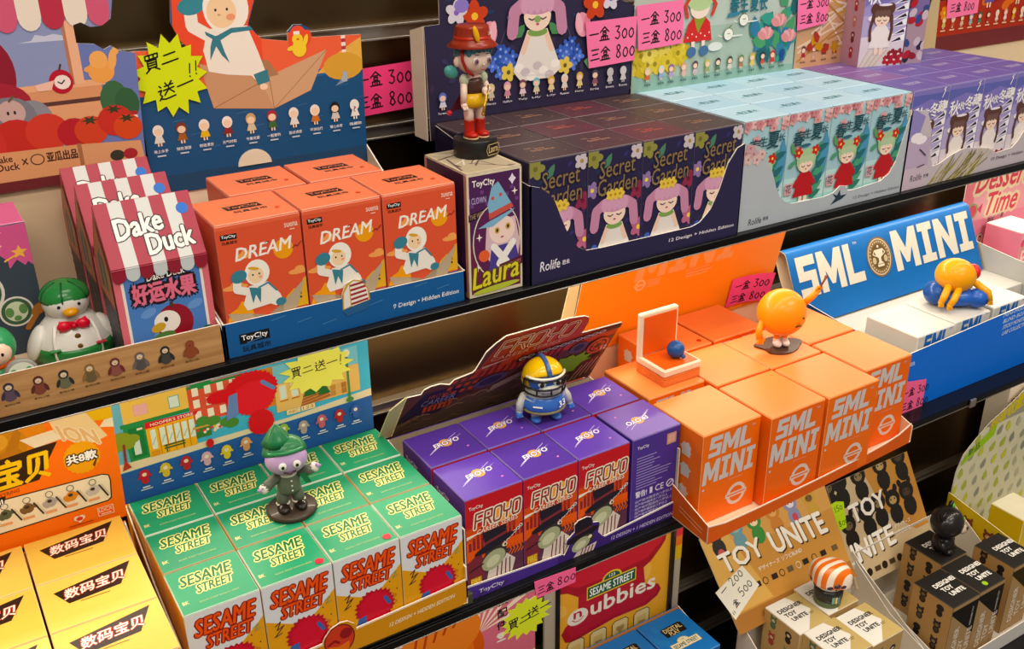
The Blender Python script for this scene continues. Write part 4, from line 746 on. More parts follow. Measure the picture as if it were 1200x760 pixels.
part('torso', MB().lathe([(.0095, 0), (.0105, .006), (.0098, .014), (.0065, .0195), (.0042, .022)], (0, 0, .0645), SK, 20, sy=.75), t, True)
b = MB().lathe([(.0101, 0), (.0112, .006), (.0105, .0135), (.0078, .0175)], (0, 0, .0640), PLASTIC('#4a2f26'), 20, sy=.78); part('vest', b, t, True, 'brown vest')
for s_ in (-1, 1):
    part('sleeve', MB().ball((.0118 * s_, 0, .0795), (.0052, .005, .0062), PLASTIC('#c9d0b4')), t, True)
    b = MB().tube([(.0125 * s_, 0, .077), (.0155 * s_, -.004, .0665), ((.0155 if s_ < 0 else .006) * s_, (-.003 if s_ < 0 else -.0125), (.0565 if s_ < 0 else .0685))], [.0036, .0036, .0032], SK, 12)
    hx, hy, hz = (-.0155, -.004, .0545) if s_ < 0 else (.0045, -.0135, .0690); b.ball((hx, hy, hz), (.0034, .0032, .0038), SK)
    for q in range(4): b.tube([(hx + (-.0022 + .0015 * q), hy - .0018, hz - .0012), (hx + (-.0025 + .0016 * q), hy - .0036, hz - .0034)], .0008, SK, 6)
    part('arm', b, t, True)
part('flute', MB().tube([(.008, -.0145, .0735), (-.0005, -.0195, .0565), (-.0052, -.0225, .0475)], [.0011, .0012, .002], MAT('#c9a04a', .25, .8, .03)), t, True, 'gold pipe')
part('cape', MB().add([(-.011, .006, .078), (.011, .006, .078), (.020, .013, .050), (-.0235, .012, .046), (-.012, .0085, .0635), (.012, .0085, .064)], [(0, 1, 5, 4), (4, 5, 2, 3)], PLASTIC('#5c2430')), t, True, 'dark red cape'); part('pompom', MB().ball((-.0235, .0115, .0455), .003, PLASTIC('#c8303c')), t, True)
part('head', MB().ball((0, -.0005, .1005), (.0188, .0175, .0162), SK, seg=28, rings=18), t, True)
for s_ in (-1, 1): part('ear', MB().ball((.0195 * s_, .001, .0985), (.0035, .003, .0052), SK, seg=12, rings=8), t, True)
b = MB()
for s_ in (-1, 1):
    b.ball((.0078 * s_, -.0163, .0998), (.0037, .0014, .0037), PLASTIC('#f4efe9', .2), seg=14, rings=8); b.ball((.0078 * s_, -.0172, .0996), (.0028, .001, .0029), PLASTIC('#8a6f7a', .15), seg=14, rings=8); b.ball((.0078 * s_, -.0178, .0996), (.0013, .0007, .0014), PLASTIC('#1a1214', .1), seg=10, rings=6)
    b.tube([(.0045 * s_, -.0172, .1062), (.0085 * s_, -.0163, .1062)], .0004, PLASTIC('#6a4a44'), 6)
part('eyes', b, t, True); b = MB().ball((0, -.0183, .0962), (.0012, .0012, .001), SK, seg=8, rings=6); b.ball((0, -.0168, .0912), (.0019, .0008, .0008), PLASTIC('#b05a5e'), seg=8, rings=6); part('nose_and_mouth', b, t, True)
b = MB().ball((0, .0015, .1035), (.0196, .0184, .0162), PLASTIC('#3f7f8c'), (-16, 0, 0), 28, 10, 2, 90)
for i in range(6): b.ball((-.0125 + .005 * i, -.0145 + abs(i - 2.5) * .0012, .1105 - abs(i - 2.5) * .0006), (.0034, .0025, .0055), PLASTIC(['#3f7f8c', '#4a8f9a', '#35707e'][i % 3]), seg=10, rings=8)
b.ball((-.025, .004, .0885), (.0085, .0045, .0065), PLASTIC('#4d9a94'), (0, 30, 0)); part('hair', b, t, True, 'teal hair')
b = MB().tube([(-.0175, -.006, .1135), (-.0185, -.0075, .101), (-.015, -.0095, .0905), (-.008, -.0105, .0855)], .0017, PLASTIC('#a82a24'), 8); part('chin_strap', b, t, True, 'red chin strap')
b = MB().lathe([(.018, .0012), (.0255, -.0022), (.0262, -.0012), (.0212, .003), (.0188, .0055), (.0176, .0155), (.0172, .0175), (.0160, .0188)], (0, .0005, .1145), PLASTIC('#8e3020'), 36); b.lathe([(.0192, .0045), (.0187, .0085)], (0, .0005, .1145), PLASTIC('#b5321f'), 36); A = Art(); A.text('Laura', -.0055, .0, .0055, .0042, '#f0e4d0', .02); b.art(A, (.0105, -.0158, .1245), (.84, .55, 0)); part('hat', b, t, True, 'red brown hat')
part('feather', MB().ball((-.0085, -.0185, .1265), (.0032, .0016, .0088), PLASTIC('#e3ad2a'), (0, -18, 0)), t, True, 'yellow feather')

# navy flower cartons
A = Art(); A.text('Rolife', .5585, .0135, .5845, .0245, '#e9e4ee', .015, .1); A.text('若来', .5875, .0155, .5975, .021, '#e9e4ee', .02); A.text('12 Design + Hidden Edition', .738, .0105, .839, .0155, '#e9e4ee', .02, .15)
NAVY = '#2b2748'
gl = [(.5465, 0), (.8475, 0), (.8475, .1125), (.836, .1085), (.823, .0925), (.812, .0625), (.801, .0415), (.794, .0345), (.784, .0265), (.772, .0235), (.64, .0245), (.620, .0258), (.609, .0315), (.598, .0435), (.585, .0715), (.578, .089), (.571, .0985), (.559, .1075), (.5465, .1115)]
S_ = Art(); S_.rect(-.08, .02, -.05, .05, '#46406a'); S_.rect(-.075, .03, -.055, .045, NAVY)
for i in range(3): S_.rect(-.08, .01 - .003 * i, -.05, .0115 - .003 * i, '#8f89a8')
gard = tray('display_tray', 'navy tray with a scooped front lip holding the flower doll cartons', .5465, .8475, .847, 1.0565, Z0, gl, .111, .134, NAVY, '#e2d4bd', A, side='#2a2440', sideart=S_)
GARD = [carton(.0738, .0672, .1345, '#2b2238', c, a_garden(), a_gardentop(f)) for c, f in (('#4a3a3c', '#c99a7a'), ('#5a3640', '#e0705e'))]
for j, rw in enumerate(('front', 'middle', 'back')):
    for i, cn in enumerate(('leftmost', 'second from left', 'second from right', 'rightmost')):
        place(GARD[1 if (i + j) % 2 == 0 and i in (1, 2) else 0], 'carton', (.5475 + .0748 * i, .8505 + .0682 * j, Z0 + .0016), 'dark flower doll carton in the navy tray, %s row, %s' % (rw, cn), 'flower doll cartons')
D = Art(); D.rect(-.005, -.02, .31, .15, '#2f2a45'); D.rect(-.005, -.02, .31, .006, '#2a2133'); rd = random.Random(21)
for i in range(50): leaf(D, rd.random() * .3, .04 + rd.random() * .11, .012, .003, rd.random() * 360, ['#39345a', '#28395a', '#3f2f50'][i % 3])
D.line([(.152 + .055 * math.cos(math.pi * q / 16), .06 + .07 * math.sin(math.pi * q / 16)) for q in range(17)], .0006, '#6a648c')
for sg in (-1, 1):
    o = .152
    [flower(D, o + sg * (.047 + .0165 * math.cos(q * 2.4) * (q / 13) ** .5), .066 + .0175 * math.sin(q * 2.4) * (q / 13) ** .5, .0072, ['#3f63c4', '#5478d8', '#3354ac'][q % 3], '#8fa8ea', 4, q * 20) for q in range(14)]; leaf(D, o + sg * .03, .092, .02, .006, 90 + sg * 40, '#4f8a5a'); leaf(D, o + sg * .075, .075, .03, .007, 90 - sg * 30, '#8fa070'); leaf(D, o + sg * .07, .055, .026, .008, 90 - sg * 100, '#5f9a68')
    D.ell(o + sg * .067, .1, .011, .015, '#e79ab0', 10 * sg, 16); D.ell(o + sg * .062, .102, .005, .013, '#f0b5c4', 10 * sg, 12); D.ell(o + sg * .0735, .102, .005, .012, '#d98299', -10 * sg, 12)
    flower(D, o + sg * .086, .122, .018, '#c8472c', '#f3c04a', 5, 20); flower(D, o + sg * .11, .128, .014, '#d9d0de', '#8a62c0', 5, 10); D.ell(o + sg * .103, .135, .01, .008, '#8d7cc8', 0, 10); flower(D, o + sg * .041, .053, .011, '#e2c860', '#6a5a2a', 5); flower(D, o + sg * .022, .054, .011, '#5a4362', '#c9b0d0', 5)
bunny_girl(D, .152, .1165, .0205, False); D.ell(.152, .112, .005, .0042, '#8fae6a', 0, 10); D.text('Moon Secrets', .135, .0455, .169, .0485, '#e6dfe6', .01); D.text('Q', .109, .115, .113, .119, '#8c84a8', 0)
pal = [('#5f73c8', '#d9d6e6'), ('#d8c99a', '#c9c0a8'), ('#e0a0b4', '#c98aa0'), ('#7a4a5a', '#e6c8d4'), ('#7fc0c8', '#d9cfa8'), ('#d9b04a', '#e3d2a0'), ('#e3dfd6', '#ded6cc'), ('#d9b25a', '#e2cf8e'), ('#4a4256', '#8a5a68'), ('#c4c0c2', '#c4c0c2', '#c4c0c2'), ('#cfcbcc', '#cfcbcc', '#cfcbcc')]
for i, x in enumerate((.019, .085, .108, .130, .150, .172, .192, .215, .239, .263, .284)): D.chibi(x, .0195 + .003 * (i > 0), .021, *pal[i]); D.text(('Forever', 'Nanae', 'Muliflora', 'Tulip', 'Lily', 'Lily', 'Passion', 'Daisy', 'Iris', 'Breeze', 'Rose')[i], x - .0065, .0145 + .003 * (i > 0), x + .0065, .0172 + .003 * (i > 0), '#e2dce4', .02)
header(gard, [(.003, -.016), (.297, -.016), (.302, .116), (.2815, .1235), (.2815, .16), (.021, .16), (.0205, .1165), (.0005, .116)], (.537, 1.0535, -.285), mat='#2f2a45', art=D, clip=(.001, -.016, .302, .16))
part('card_flank', MB().prism([(0, 0), (.02, .004), (.02, .126), (0, .132)], (.5375, 1.0555, -.301), (-.35, .94, 0), (0, 0, 1), .0014, PAPER('#d9cdb8')), gard, label='cream folded flank of the back card')
paper_sign('pink price sign on the right end of the navy flower card', [(.222, .1025), (.303, .1035), (.301, .0485), (.2285, .0455)], (.537, 1.0487, -.285), col='#ff7fae', lines=(('一盒 300', .229, .078, .0165, .0), ('三盒 800', .231, .053, .0165, .03)), w=.11)

# pale blue cartons
A = Art(); A.text('Rolife', .867, .0055, .889, .0135, '#3a4450', .015, .15); A.text('若来', .892, .0075, .9015, .0125, '#3a4450', .02); A.text('12 Design + Hidden Edition', 1.055, .0055, 1.146, .0102, '#4a5660', .01, .15); A.poly([(1.012, .006), (1.022, .015), (1.027, .024), (1.03, .016), (1.042, .016), (1.033, .011), (1.024, .009)], '#26394a'); A.poly([(1.022, .013), (1.014, .021), (1.026, .016)], '#26394a')
for i, (x, y) in enumerate(((.853, .098), (.858, .09), (.866, .096), (.872, .088), (.86, .104), (.88, .094))): flower(A, x, y, .007, ['#c9a3a6', '#d9bcb8'][i % 2], '#a8737a')
gl = [(.8495, 0), (1.1505, 0), (1.1505, .108), (1.144, .088), (1.133, .0465), (1.122, .031), (1.106, .0225), (1.05, .0195), (1.042, .021), (1.036, .028), (1.027, .0295), (1.016, .022), (.998, .0195), (.94, .021), (.928, .0255), (.918, .034), (.91, .0475), (.902, .066), (.894, .0785), (.886, .095), (.876, .1035), (.8495, .1115)]
spri = tray('display_tray', 'grey tray with a printed swallow holding the pale blue cartons', .8495, 1.1505, .8505, 1.0565, Z0, gl, .111, .134, '#b4bcc4', '#e4dccb', A)
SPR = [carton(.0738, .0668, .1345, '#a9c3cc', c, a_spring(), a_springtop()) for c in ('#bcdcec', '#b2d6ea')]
for j, rw in enumerate(('front', 'middle', 'back')):
    for i, cn in enumerate(('leftmost', 'second from left', 'second from right', 'rightmost')):
        place(SPR[(i + j) % 2], 'carton', (.8505 + .0748 * i, .854 + .0677 * j, Z0 + .0016), 'pale blue doll carton in the grey tray, %s row, %s' % (rw, cn), 'pale blue doll cartons')
D = Art(); D.rect(-.005, -.015, .3, .13, '#a9bdb0'); D.rect(-.005, .08, .3, .13, '#bcc9c0'); D.rect(-.005, -.015, .3, .004, '#8fb4cc'); D.poly([(-.005, .004), (.3, .004), (.3, .012), (.2, .02), (.1, .016), (-.005, .03)], '#8fb3a6'); rd = random.Random(31)
for i in range(22): flower(D, .01 + rd.random() * .075, .034 + rd.random() * .024, .014, ['#dcc24a', '#e9d26a', '#cbb23c'][i % 3], '#9a8a2c')
for i in range(30): leaf(D, .215 + rd.random() * .075, .035 + rd.random() * .06, .03, .009, rd.random() * 360, ['#2f7d78', '#3f9a8a', '#28666e', '#4f9a6a', '#3a7ba0'][i % 5])
for x, y in ((.234, .057), (.258, .073), (.28, .05)): 
    for q in range(5): D.ell(x + .008 * math.cos(.5 + q * .55), y + .006 * math.sin(.5 + q * .55) - .001, .0055, .009, ['#dc8f92', '#e8aeb0'][q % 2], -60 + 30 * q, 12)
D.poly([(.083, .062), (.09, .085), (.1, .094), (.118, .094), (.128, .085), (.133, .061)], '#cf3434'); D.poly([(.1, .092), (.12, .092), (.112, .08), (.108, .072), (.104, .08)], '#8f9a3a'); D.ell(.109, .105, .017, .014, '#f3dfd0', 0, 20); D.ell(.109, .117, .024, .016, '#b9cf9a', 0, 18); D.line([(.088, .095), (.083, .11), (.092, .12)], .005, '#c94a3a'); D.line([(.131, .095), (.137, .108), (.126, .12)], .005, '#c94a3a')
for q in range(6): D.ell(.09 + .0075 * q, .068 + .004 * (q % 2), .0013, .0013, '#f0e0d0', 0, 6)
for sg in (-1, 1): D.rect(.109 + sg * .009 - .003, .052, .109 + sg * .009 + .003, .062, '#f0dccb'); D.ell(.109 + sg * .011, .0485, .0085, .007, '#4a6f9a', 0, 12)
for x, y in ((.19, .083), (.163, .066)): D.ell(x, y, .009, .0085, '#4a5a58', 0, 16); D.ell(x, y, .0082, .0077, '#f3f0e6', 0, 16); D.line([(x - .012, y - .002), (x - .018, y)], .0012, '#e4e8e0'); D.ell(x + .012, y - .003, .016, .0012, '#e4e8e0', 0, 10); D.line([(x - .002, y + .001), (x + .003, y + .001)], .0008, '#333333'); D.line([(x, y + .0085), (x + .005, y + .012)], .0015, '#6a8a4a')
D.ell(.14, .052, .013, .006, '#dfe6e0', 0, 14); D.text('夏长', .2, .093, .232, .116, '#2a6f80', .03); D.text('春生', .163, .093, .196, .116, '#2a6f80', .03); D.poly([(.158, .088), (.18, .09), (.182, .0945), (.16, .094)], '#3f7f98')
pal = [('#d9c9a8', '#c96a4a'), ('#c9d4e0', '#8fa4c8'), ('#8a6aa8', '#b0a0c8'), ('#d9a090', '#e0b0a4'), ('#5a3a4a', '#c9b4c0'), ('#c9c060', '#9aa86a'), ('#3a3a34', '#5a7a5a'), ('#3f4a44', '#d9d0c0'), ('#6a8a5a', '#a8785a'), ('#d9b04a', '#e3c46a'), ('#2f3a4a', '#c8534a'), ('#c8403a', '#c8403a'), ('#23508a', '#23508a', '#23508a')]
for i, x in enumerate((.024, .047, .064, .086, .106, .128, .147, .169, .190, .211, .231, .250, .269)): D.chibi(x, .017, .02, *pal[i]); D.text('春夏款', x - .0055, .0115, x + .0055, .0145, '#33504e', .02)
header(spri, [(.0, -.012), (.297, -.012), (.293, .125), (.0, .125)], (.839, 1.0535, -.285), mat='#a9bdb0', art=D, clip=(.0, -.012, .296, .125))
paper_sign('pink price sign on the left end of the pond card', [(-.003, .116), (.075, .118), (.0775, .0625), (.0025, .0595)], (.8415, 1.0487, -.285), col='#ff7fae', lines=(('一盒 300', .006, .0905, .0155, .02), ('三盒 800', .0085, .067, .0155, .02)), w=.11)

# violet cartons
A = Art(); A.poly([(1.1525, .03), (1.165, .05), (1.18, .1), (1.15, .115)], '#8f86c2'); A.rect(1.1525, .02, 1.2, .07, '#bba9c4'); A.ell(1.168, .072, .012, .007, '#f0eaf0', 0, 14); A.ell(1.178, .068, .012, .006, '#f0eaf0', 0, 14); A.rect(1.1525, 0, 1.2, .03, '#c9b9c8'); A.text('Rolife', 1.167, .0105, 1.191, .0195, '#3a3440', .015, .15); A.text('若来', 1.195, .0125, 1.206, .0175, '#3a3440', .02)
rd = random.Random(3)
for i in range(40): x = 1.205 + rd.random() * .1; A.line([(x, .0), (x + .02 + rd.random() * .025, .018 + rd.random() * .02)], .0016, ['#8a8448', '#b3a56a', '#6f6a3a', '#cfc39a'][i % 4])
A.text('12 Design + Hidden Edition', 1.345, .0125, 1.45, .018, '#5a5560', .01, .15); A.line([(1.178, .055), (1.192, .045)], .002, '#4a4256'); A.line([(1.178, .03), (1.192, .032)], .0016, '#4a4256')
gl = [(1.1525, 0), (1.4545, 0), (1.4545, .108), (1.435, .09), (1.415, .0475), (1.404, .034), (1.392, .0255), (1.356, .0235), (1.334, .0335), (1.31, .0375), (1.282, .0415), (1.27, .0405), (1.25, .036), (1.227, .0275), (1.212, .026), (1.203, .045), (1.197, .08), (1.187, .1), (1.178, .1075), (1.1525, .1115)]
autu = tray('display_tray', 'grey lilac tray with printed reeds holding the violet cartons', 1.1525, 1.4545, .8505, 1.0565, Z0, gl, .111, .134, '#c4bbc2', '#e0d4c8', A)
AUT = [carton(.0738, .0668, .1345, '#9a8cc0', c, a_autumn(), a_autumntop()) for c in ('#6f62a8', '#85629f')]
for j, rw in enumerate(('front', 'middle', 'back')):
    for i, cn in enumerate(('leftmost', 'second from left', 'second from right', 'rightmost')):
        place(AUT[1 if i == 0 and j > 0 else 0], 'carton', (1.1535 + .0748 * i, .854 + .0677 * j, Z0 + .0016), 'violet carton with a robed doll, %s row of the lilac tray, %s' % (rw, cn), 'violet doll cartons')
Sd = Art(); Sd.rect(0, 0, 1, 2, '#c89aa8')
for i in range(10): toyfig(Sd, .25 + .45 * (i % 2), 1.5 - .33 * (i // 2), .24, ['#b0303a', '#7a2a34', '#c97a6a'][i % 3], None, False, '#f0d6c8')
AUTS = carton(.0738, .067, .1345, '#a897c2', '#6f62a8', a_autumn(), a_autumntop(), Sd)
place(AUTS, 'carton', (1.222, 1.009, -.2825), 'carton standing upright on the violet cartons, robed doll facing out', None, -16)
A = Art(); A.rect(0, 0, 1, 5, '#7a6a9c'); A.rect(0, 0, 1, 2, '#a8909c'); rd = random.Random(4)
for i in range(26): A.ell(rd.random(), rd.random() * 4.2, .22, .16, ['#8d2634', '#2c2740', '#3a4a80', '#c9b8c4', '#b02a34'][i % 5], rd.random() * 180, 10)
place(carton(.033, .05, .1345, '#6f5a8c', '#6f62a8', A, None), 'carton', (1.2985, .9915, -.2825), 'slim dark violet carton standing behind the upright robed doll carton', None, -16)
D = Art(); D.rect(-.01, -.015, .31, .14, '#cfa27c'); rd = random.Random(8)
for i in range(30): D.line([(.0 + rd.random() * .28, rd.random() * .1), (.02 + rd.random() * .28, .02 + rd.random() * .1)], .003, ['#e6cdb4', '#b8834a', '#c9a24a', '#e9d9cc'][i % 4])
for i in range(10): D.chibi(.016 + .022 * i, .016, .02, '#6a3a34', ['#b0303a', '#c9a08a', '#8a4a44'][i % 3]); D.text('秋冬款', .0105 + .022 * i, .0105, .0215 + .022 * i, .0135, '#5a3a34', .02)
for i in range(6): leaf(D, .02 + .012 * i, .03 + .004 * (i % 3), .02, .006, 20 + 50 * i, ['#a83a2a', '#c9902a'][i % 2])
header(autu, [(.0, -.01), (.118, -.01), (.118, .118), (.0, .118)], (1.1385, 1.0535, -.285), mat='#cfa27c', art=D, clip=(0, -.01, .3, .118))
paper_sign('pink price sign on the tan card left of the upright carton', [(-.003, .106), (.062, .106), (.0605, .0655), (.002, .0595)], (1.1305, 1.0487, -.285), col='#ff7fae', lines=(('一盒 300', .004, .0885, .0135, .02), ('三盒 800', .006, .0675, .0135, .02)), w=.11)

# red card at the right end of the upper shelf
redt = tray('display_tray', 'dark red tray with a red lantern card at the right end of the upper shelf', 1.458, 1.78, .855, 1.09, Z0, [(1.458, 0), (1.78, 0), (1.78, .04), (1.458, .04)], .04, .128, '#7a2c30', '#d9c8ac', None, side='#cdbb98')
D = Art(); D.rect(-.01, -.02, .31, .13, '#a8321f'); D.rect(-.01, -.02, .31, .012, '#6d2a2e'); D.rect(-.01, .07, .06, .13, '#3a1c2a'); rd = random.Random(5)
for i in range(24): D.ell(.03 + rd.random() * .27, .05 + rd.random() * .07, .012, .008, ['#c9402a', '#8a241c', '#d9702c'][i % 3], rd.random() * 90, 10)
for i in range(6): flower(D, .02 + .012 * i, .05 + .008 * (i % 2), .011, '#e0862c', '#f0c04a', 6)
D.chibi(.135, .05, .055, '#4a2a5a', '#6a4fa0'); D.chibi(.215, .05, .05, '#e0902c', '#c8303a')
pal = [('#d9b04a', '#c9c06a'), ('#d9c9b8', '#c85a4a'), ('#8a4a34', '#d9b8a0'), ('#6fa0b0', '#8fb8c0'), ('#2f6a5a', '#3a7a6a'), ('#7a2a2a', '#a83a34'), ('#e6dcd0', '#e0d0c8'), ('#e0a0a0', '#f0d0d0'), ('#e0b04a', '#d99a34'), ('#f0e0d0', '#e6d6c8')]
for i in range(10): D.chibi(.022 + .0235 * i, .024, .021, *pal[i]); D.rect(.016 + .0235 * i, .02, .028 + .0235 * i, .0222, '#e9c9a8')
header(redt, [(0, -.015), (.27, -.015), (.27, .125), (.0, .125)], (1.492, 1.0865, -.285), mat='#a8321f', art=D, clip=(0, -.015, .27, .125))
part('card_flank', MB().prism([(0, 0), (.045, .0), (.033, .14), (.028, .14)], (1.458, 1.0862, -.3), t=.0014, mat=PAPER('#c9b48c')), redt, label='tan side flank of the card')
paper_sign('pink price sign on the dark red lantern card', [(.020, .085), (.104, .082), (.1065, .0435), (.026, .04)], (1.4915, 1.0845, -.285), col='#ff7fae', lines=(('一盒 300', .03, .072, .0145, .02), ('三盒 800', .033, .049, .0145, .02)), w=.11)
# ------------------------------------------------------------------ middle shelf
Z0 = ZB + .0005
# yellow cartons, orange card with key rings
digi = tray('display_tray', 'orange tray with a key ring card holding the golden yellow cartons', -.085, .1185, .75, 1.002, Z0, [(-.085, 0), (.1185, 0), (.1185, .035), (-.085, .035)], .045, .12, '#e8701f', '#e9b25c', None, side='#c96a22')
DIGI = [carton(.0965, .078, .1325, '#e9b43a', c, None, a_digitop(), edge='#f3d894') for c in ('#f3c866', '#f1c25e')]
for j, rw in enumerate(('front', 'middle', 'back')):
    for i, cn in ((0, 'left'), (1, 'right')):
        place(DIGI[(i + j) % 2], 'carton', (-.0815 + .0985 * i, .757 + .0797 * j, Z0 + .0016), 'golden yellow carton with black lettering, %s row, %s column' % (rw, cn), 'golden yellow cartons')
D = Art(); D.rect(-.1, -.01, .13, .14, '#fa7a20'); D.rect(-.1, .105, .062, .14, '#e08a2a'); D.poly([(.084, .14), (.1, .122), (.126, .118), (.13, .14)], '#e9b92e'); D.poly([(.112, .112), (.118, .119), (.127, .119), (.126, .108)], '#f3e6c8')
D.ell(.01, .118, .034, .026, '#c9862a', 0, 18); D.poly([(.0, .105), (.022, .112), (.031, .127), (.036, .138), (.04, .128), (.034, .112), (.042, .103), (.0, .095)], '#b9782a'); D.ell(.012, .124, .015, .011, '#dba23e', 0, 14)
D.poly([(.037, .1205), (.068, .1225), (.082, .111), (.049, .1075)], '#f1e2c6'); D.poly([(.066, .136), (.1, .136), (.118, .1), (.094, .0935), (.07, .118)], '#efd2a0'); D.text('ION', .076, .108, .110, .126, '#e6bb84', .05, -.25, -.45, '#f7e8d0', .0008)
D.poly([(-.06, .066), (.046, .071), (.070, .1085), (.052, .108), (-.06, .098)], '#2a1510'); D.text('数码宝贝', -.05, .069, .057, .1, '#f7c92e', .045, .15, .03); D.text('数码宝贝', -.048, .069, .055, .0845, '#ee6a30', -.01, .2, .03) if False else None
D.text('DIGIMON KEYRING', -.02, .062, .026, .066, '#8a3c12', .02, .1, .04); D.star(.0895, .083, .0185, .0195, '#f0a92e', 22, .92); D.poly([(.098, .071), (.106, .083), (.1, .068)], '#6a3414'); D.text('共8款', .0745, .078, .104, .0885, '#ffffff', .05, 0, 0, '#1c1412', .0016)
D.poly([(-.1, .052), (.008, .0605), (.105, .0575), (.1115, .0545), (.1125, .047), (.110, .026), (.106, .023), (-.1, .020)], '#2a1c14'); D.poly([(-.1, .051), (.008, .0592), (.105, .0562), (.1105, .0535), (.1112, .047), (.1088, .0272), (.1055, .0245), (-.1, .0213)], '#f3e8cf')
D.poly([(-.02, .051), (.009, .053), (.013, .0635), (-.02, .062)], '#1c1412'); D.text('系列', -.012, .0535, .009, .0605, '#ffffff', .05)
for i, (x, y) in enumerate(((-.034, .042), (-.012, .042), (.009, .0425), (.030, .0425), (.0515, .042), (.072, .042), (.094, .0415))):
    D.line([(x + .0035 * math.cos(a / 10 * 6.283), y + .0095 + .0035 * math.sin(a / 10 * 6.283)) for a in range(11)], .0007, '#5a5a5a'); c = ['#6a6a58', '#8a5a34', '#57604a', '#7a5a3a', '#b0aaa6', '#d98a34', '#c9c2bc'][i]
    D.ell(x, y, .0055, .0058, c, 0, 12); D.ell(x - .005, y - .002, .003, .0045, c, 30, 8); D.ell(x + .005, y + .001, .0045, .002, c, -20, 8); D.ell(x - .001, y + .0015, .0025, .002, '#3a2f2a', 0, 8); D.line([(x + .006, y + .004), (x + .0125, y - .011)], .0018, '#3a342c'); D.line([(x + .0085, y + .004), (x + .0145, y - .01)], .0008, '#d9cfb8'); D.rect(x - .007, y - .0125, x + .004, y - .0095, '#e9a878')
D.rect(.093, .0075, .1095, .0185, '#f6d8bc'); D.rect(.0938, .0083, .1087, .0177, '#f0651d'); D.text('LDCX', .0945, .0125, .108, .017, '#f6d8bc', .03); D.rect(.096, .0095, .1065, .0105, '#f6d8bc')
D.ell(.072, .0135, .0032, .003, '#f6e4d2', 0, 12); D.ell(.077, .0135, .0032, .003, '#f6e4d2', 0, 12); D.poly([(.069, .0128), (.08, .0128), (.0745, .0075)], '#f6e4d2'); D.ell(.0745, .0125, .0035, .0025, '#d9402a', 0, 12); D.rect(.063, .0055, .087, .0064, '#a83c14')
header(digi, [(-.1, -.002), (.121, -.002), (.127, .137), (-.1, .137)], (0, .999, -.64), mat='#fa7a20', art=D, clip=(-.1, -.002, .127, .137), edge='#f3c9a0')

# green cartons on the gold tray
b = MB().box(.132, .44, .805, 1.0, ZB + .0003, ZB + .0150, PAPER('#4a4a38')); A = Art(); rd = random.Random(2)
for i in range(7): A.line([(.17 + i * .028, .002), (.185 + i * .028, .013)], .0016, '#2c2c22')
A.text('系', .225, .003, .234, .0125, '#17160f', .03); b.art(A, (.132, .805, ZB), k=1.0)
lone('flat_box', b, 'flat dark olive box lying under the gold tray', 'box', (.286, .9, ZB))
ZS = ZB + .0155
lip = [(.1235, .004), (.128, 0), (.418, 0), (.4235, .003), (.4262, .009), (.4262, .0335), (.395, .0315), (.293, .0275), (.2915, .034), (.284, .041), (.276, .0425), (.2655, .039), (.2575, .030), (.255, .0245), (.2, .0225), (.1235, .0225)]
A = Art(); A.text('12 DESIGN + HIDDEN EDITION', .330, .0115, .409, .0165, '#f4e6c8', .03, .25, .05); A.line([(.1235, .0212), (.255, .0232)], .0011, '#f6ead0'); A.line([(.293, .0265), (.395, .0305), (.426, .0325)], .0011, '#f6ead0')
A.ell(.2735, .0215, .0172, .0195, '#6d1c14', 0, 28); A.ell(.2735, .0215, .0158, .018, '#c9402c', 0, 28); A.star(.281, .027, .0075, .0072, '#8f1a20', 16, .85); A.poly([(.26, .017), (.272, .013), (.284, .016), (.283, .0055), (.266, .0055)], '#e0762c'); A.line([(.261, .019), (.268, .022), (.2725, .018)], .003, '#8f1a20')
ses = tray('display_tray', 'gold tray with a round red badge holding the green topped cartons', .1235, .4262, .7925, 1.0215, ZS, lip, .05, .112, '#cf8f28', '#e9c470', A, side='#d98f2e')
A0 = a_sesame(); A = Art(); A.merge(A0, 0, 0, 1, .885)
SES = [carton(.0738, .0715, .1155, '#e3a63a', c, A, a_sesametop(), edge=e_) for c, e_ in (('#2c9468', '#cfe0cf'), ('#2a8d66', '#b9a878'))]
for j, rw in enumerate(('front', 'middle', 'back')):
    for i, cn in enumerate(('leftmost', 'second from left', 'second from right', 'rightmost')):
        place(SES[(i * 2 + j) % 2], 'carton', (.1265 + .0748 * i, .7965 + .0732 * j, ZS + .0016), 'green topped carton in the gold tray, %s row, %s' % (rw, cn), 'green topped cartons', sticker=(.064, .0085, .1155, '#e0243c', .0046) if j == 0 and i in (1, 2) else None)
D = Art(); D.rect(0, 0, .31, .13, '#4fb4d8'); D.poly([(0, .0), (.31, .0), (.31, .049), (.288, .047), (.0, .0385)], '#2b5eaa'); D.poly([(0, .039), (.31, .048), (.31, .058), (.198, .0435 + .006), (.0, .05)], '#ead9b8')
D.rect(.0, .05, .02, .13, '#6fb4cf'); D.rect(.018, .096, .088, .13, '#f2c765'); D.rect(.030, .103, .045, .116, '#e9a0a0'); D.rect(.0305, .1035, .0445, .1155, '#f0b6b4'); D.rect(.067, .101, .079, .116, '#7fae9a'); D.rect(.068, .102, .078, .115, '#e0efe8'); D.rect(.014, .092, .09, .0965, '#2f8a4a')
D.rect(.088, .075, .15, .122, '#dd5a44'); D.ell(.104, .121, .012, .006, '#2f8a4a', 0, 14); D.rect(.088, .118, .15, .121, '#2f8a4a'); D.rect(.15, .07, .2, .12, '#d98a3a')
for i in range(4):
    for j in range(3): D.rect(.093 + .014 * i, .079 + .0145 * j, .1 + .014 * i, .089 + .0145 * j, '#f3ead8')
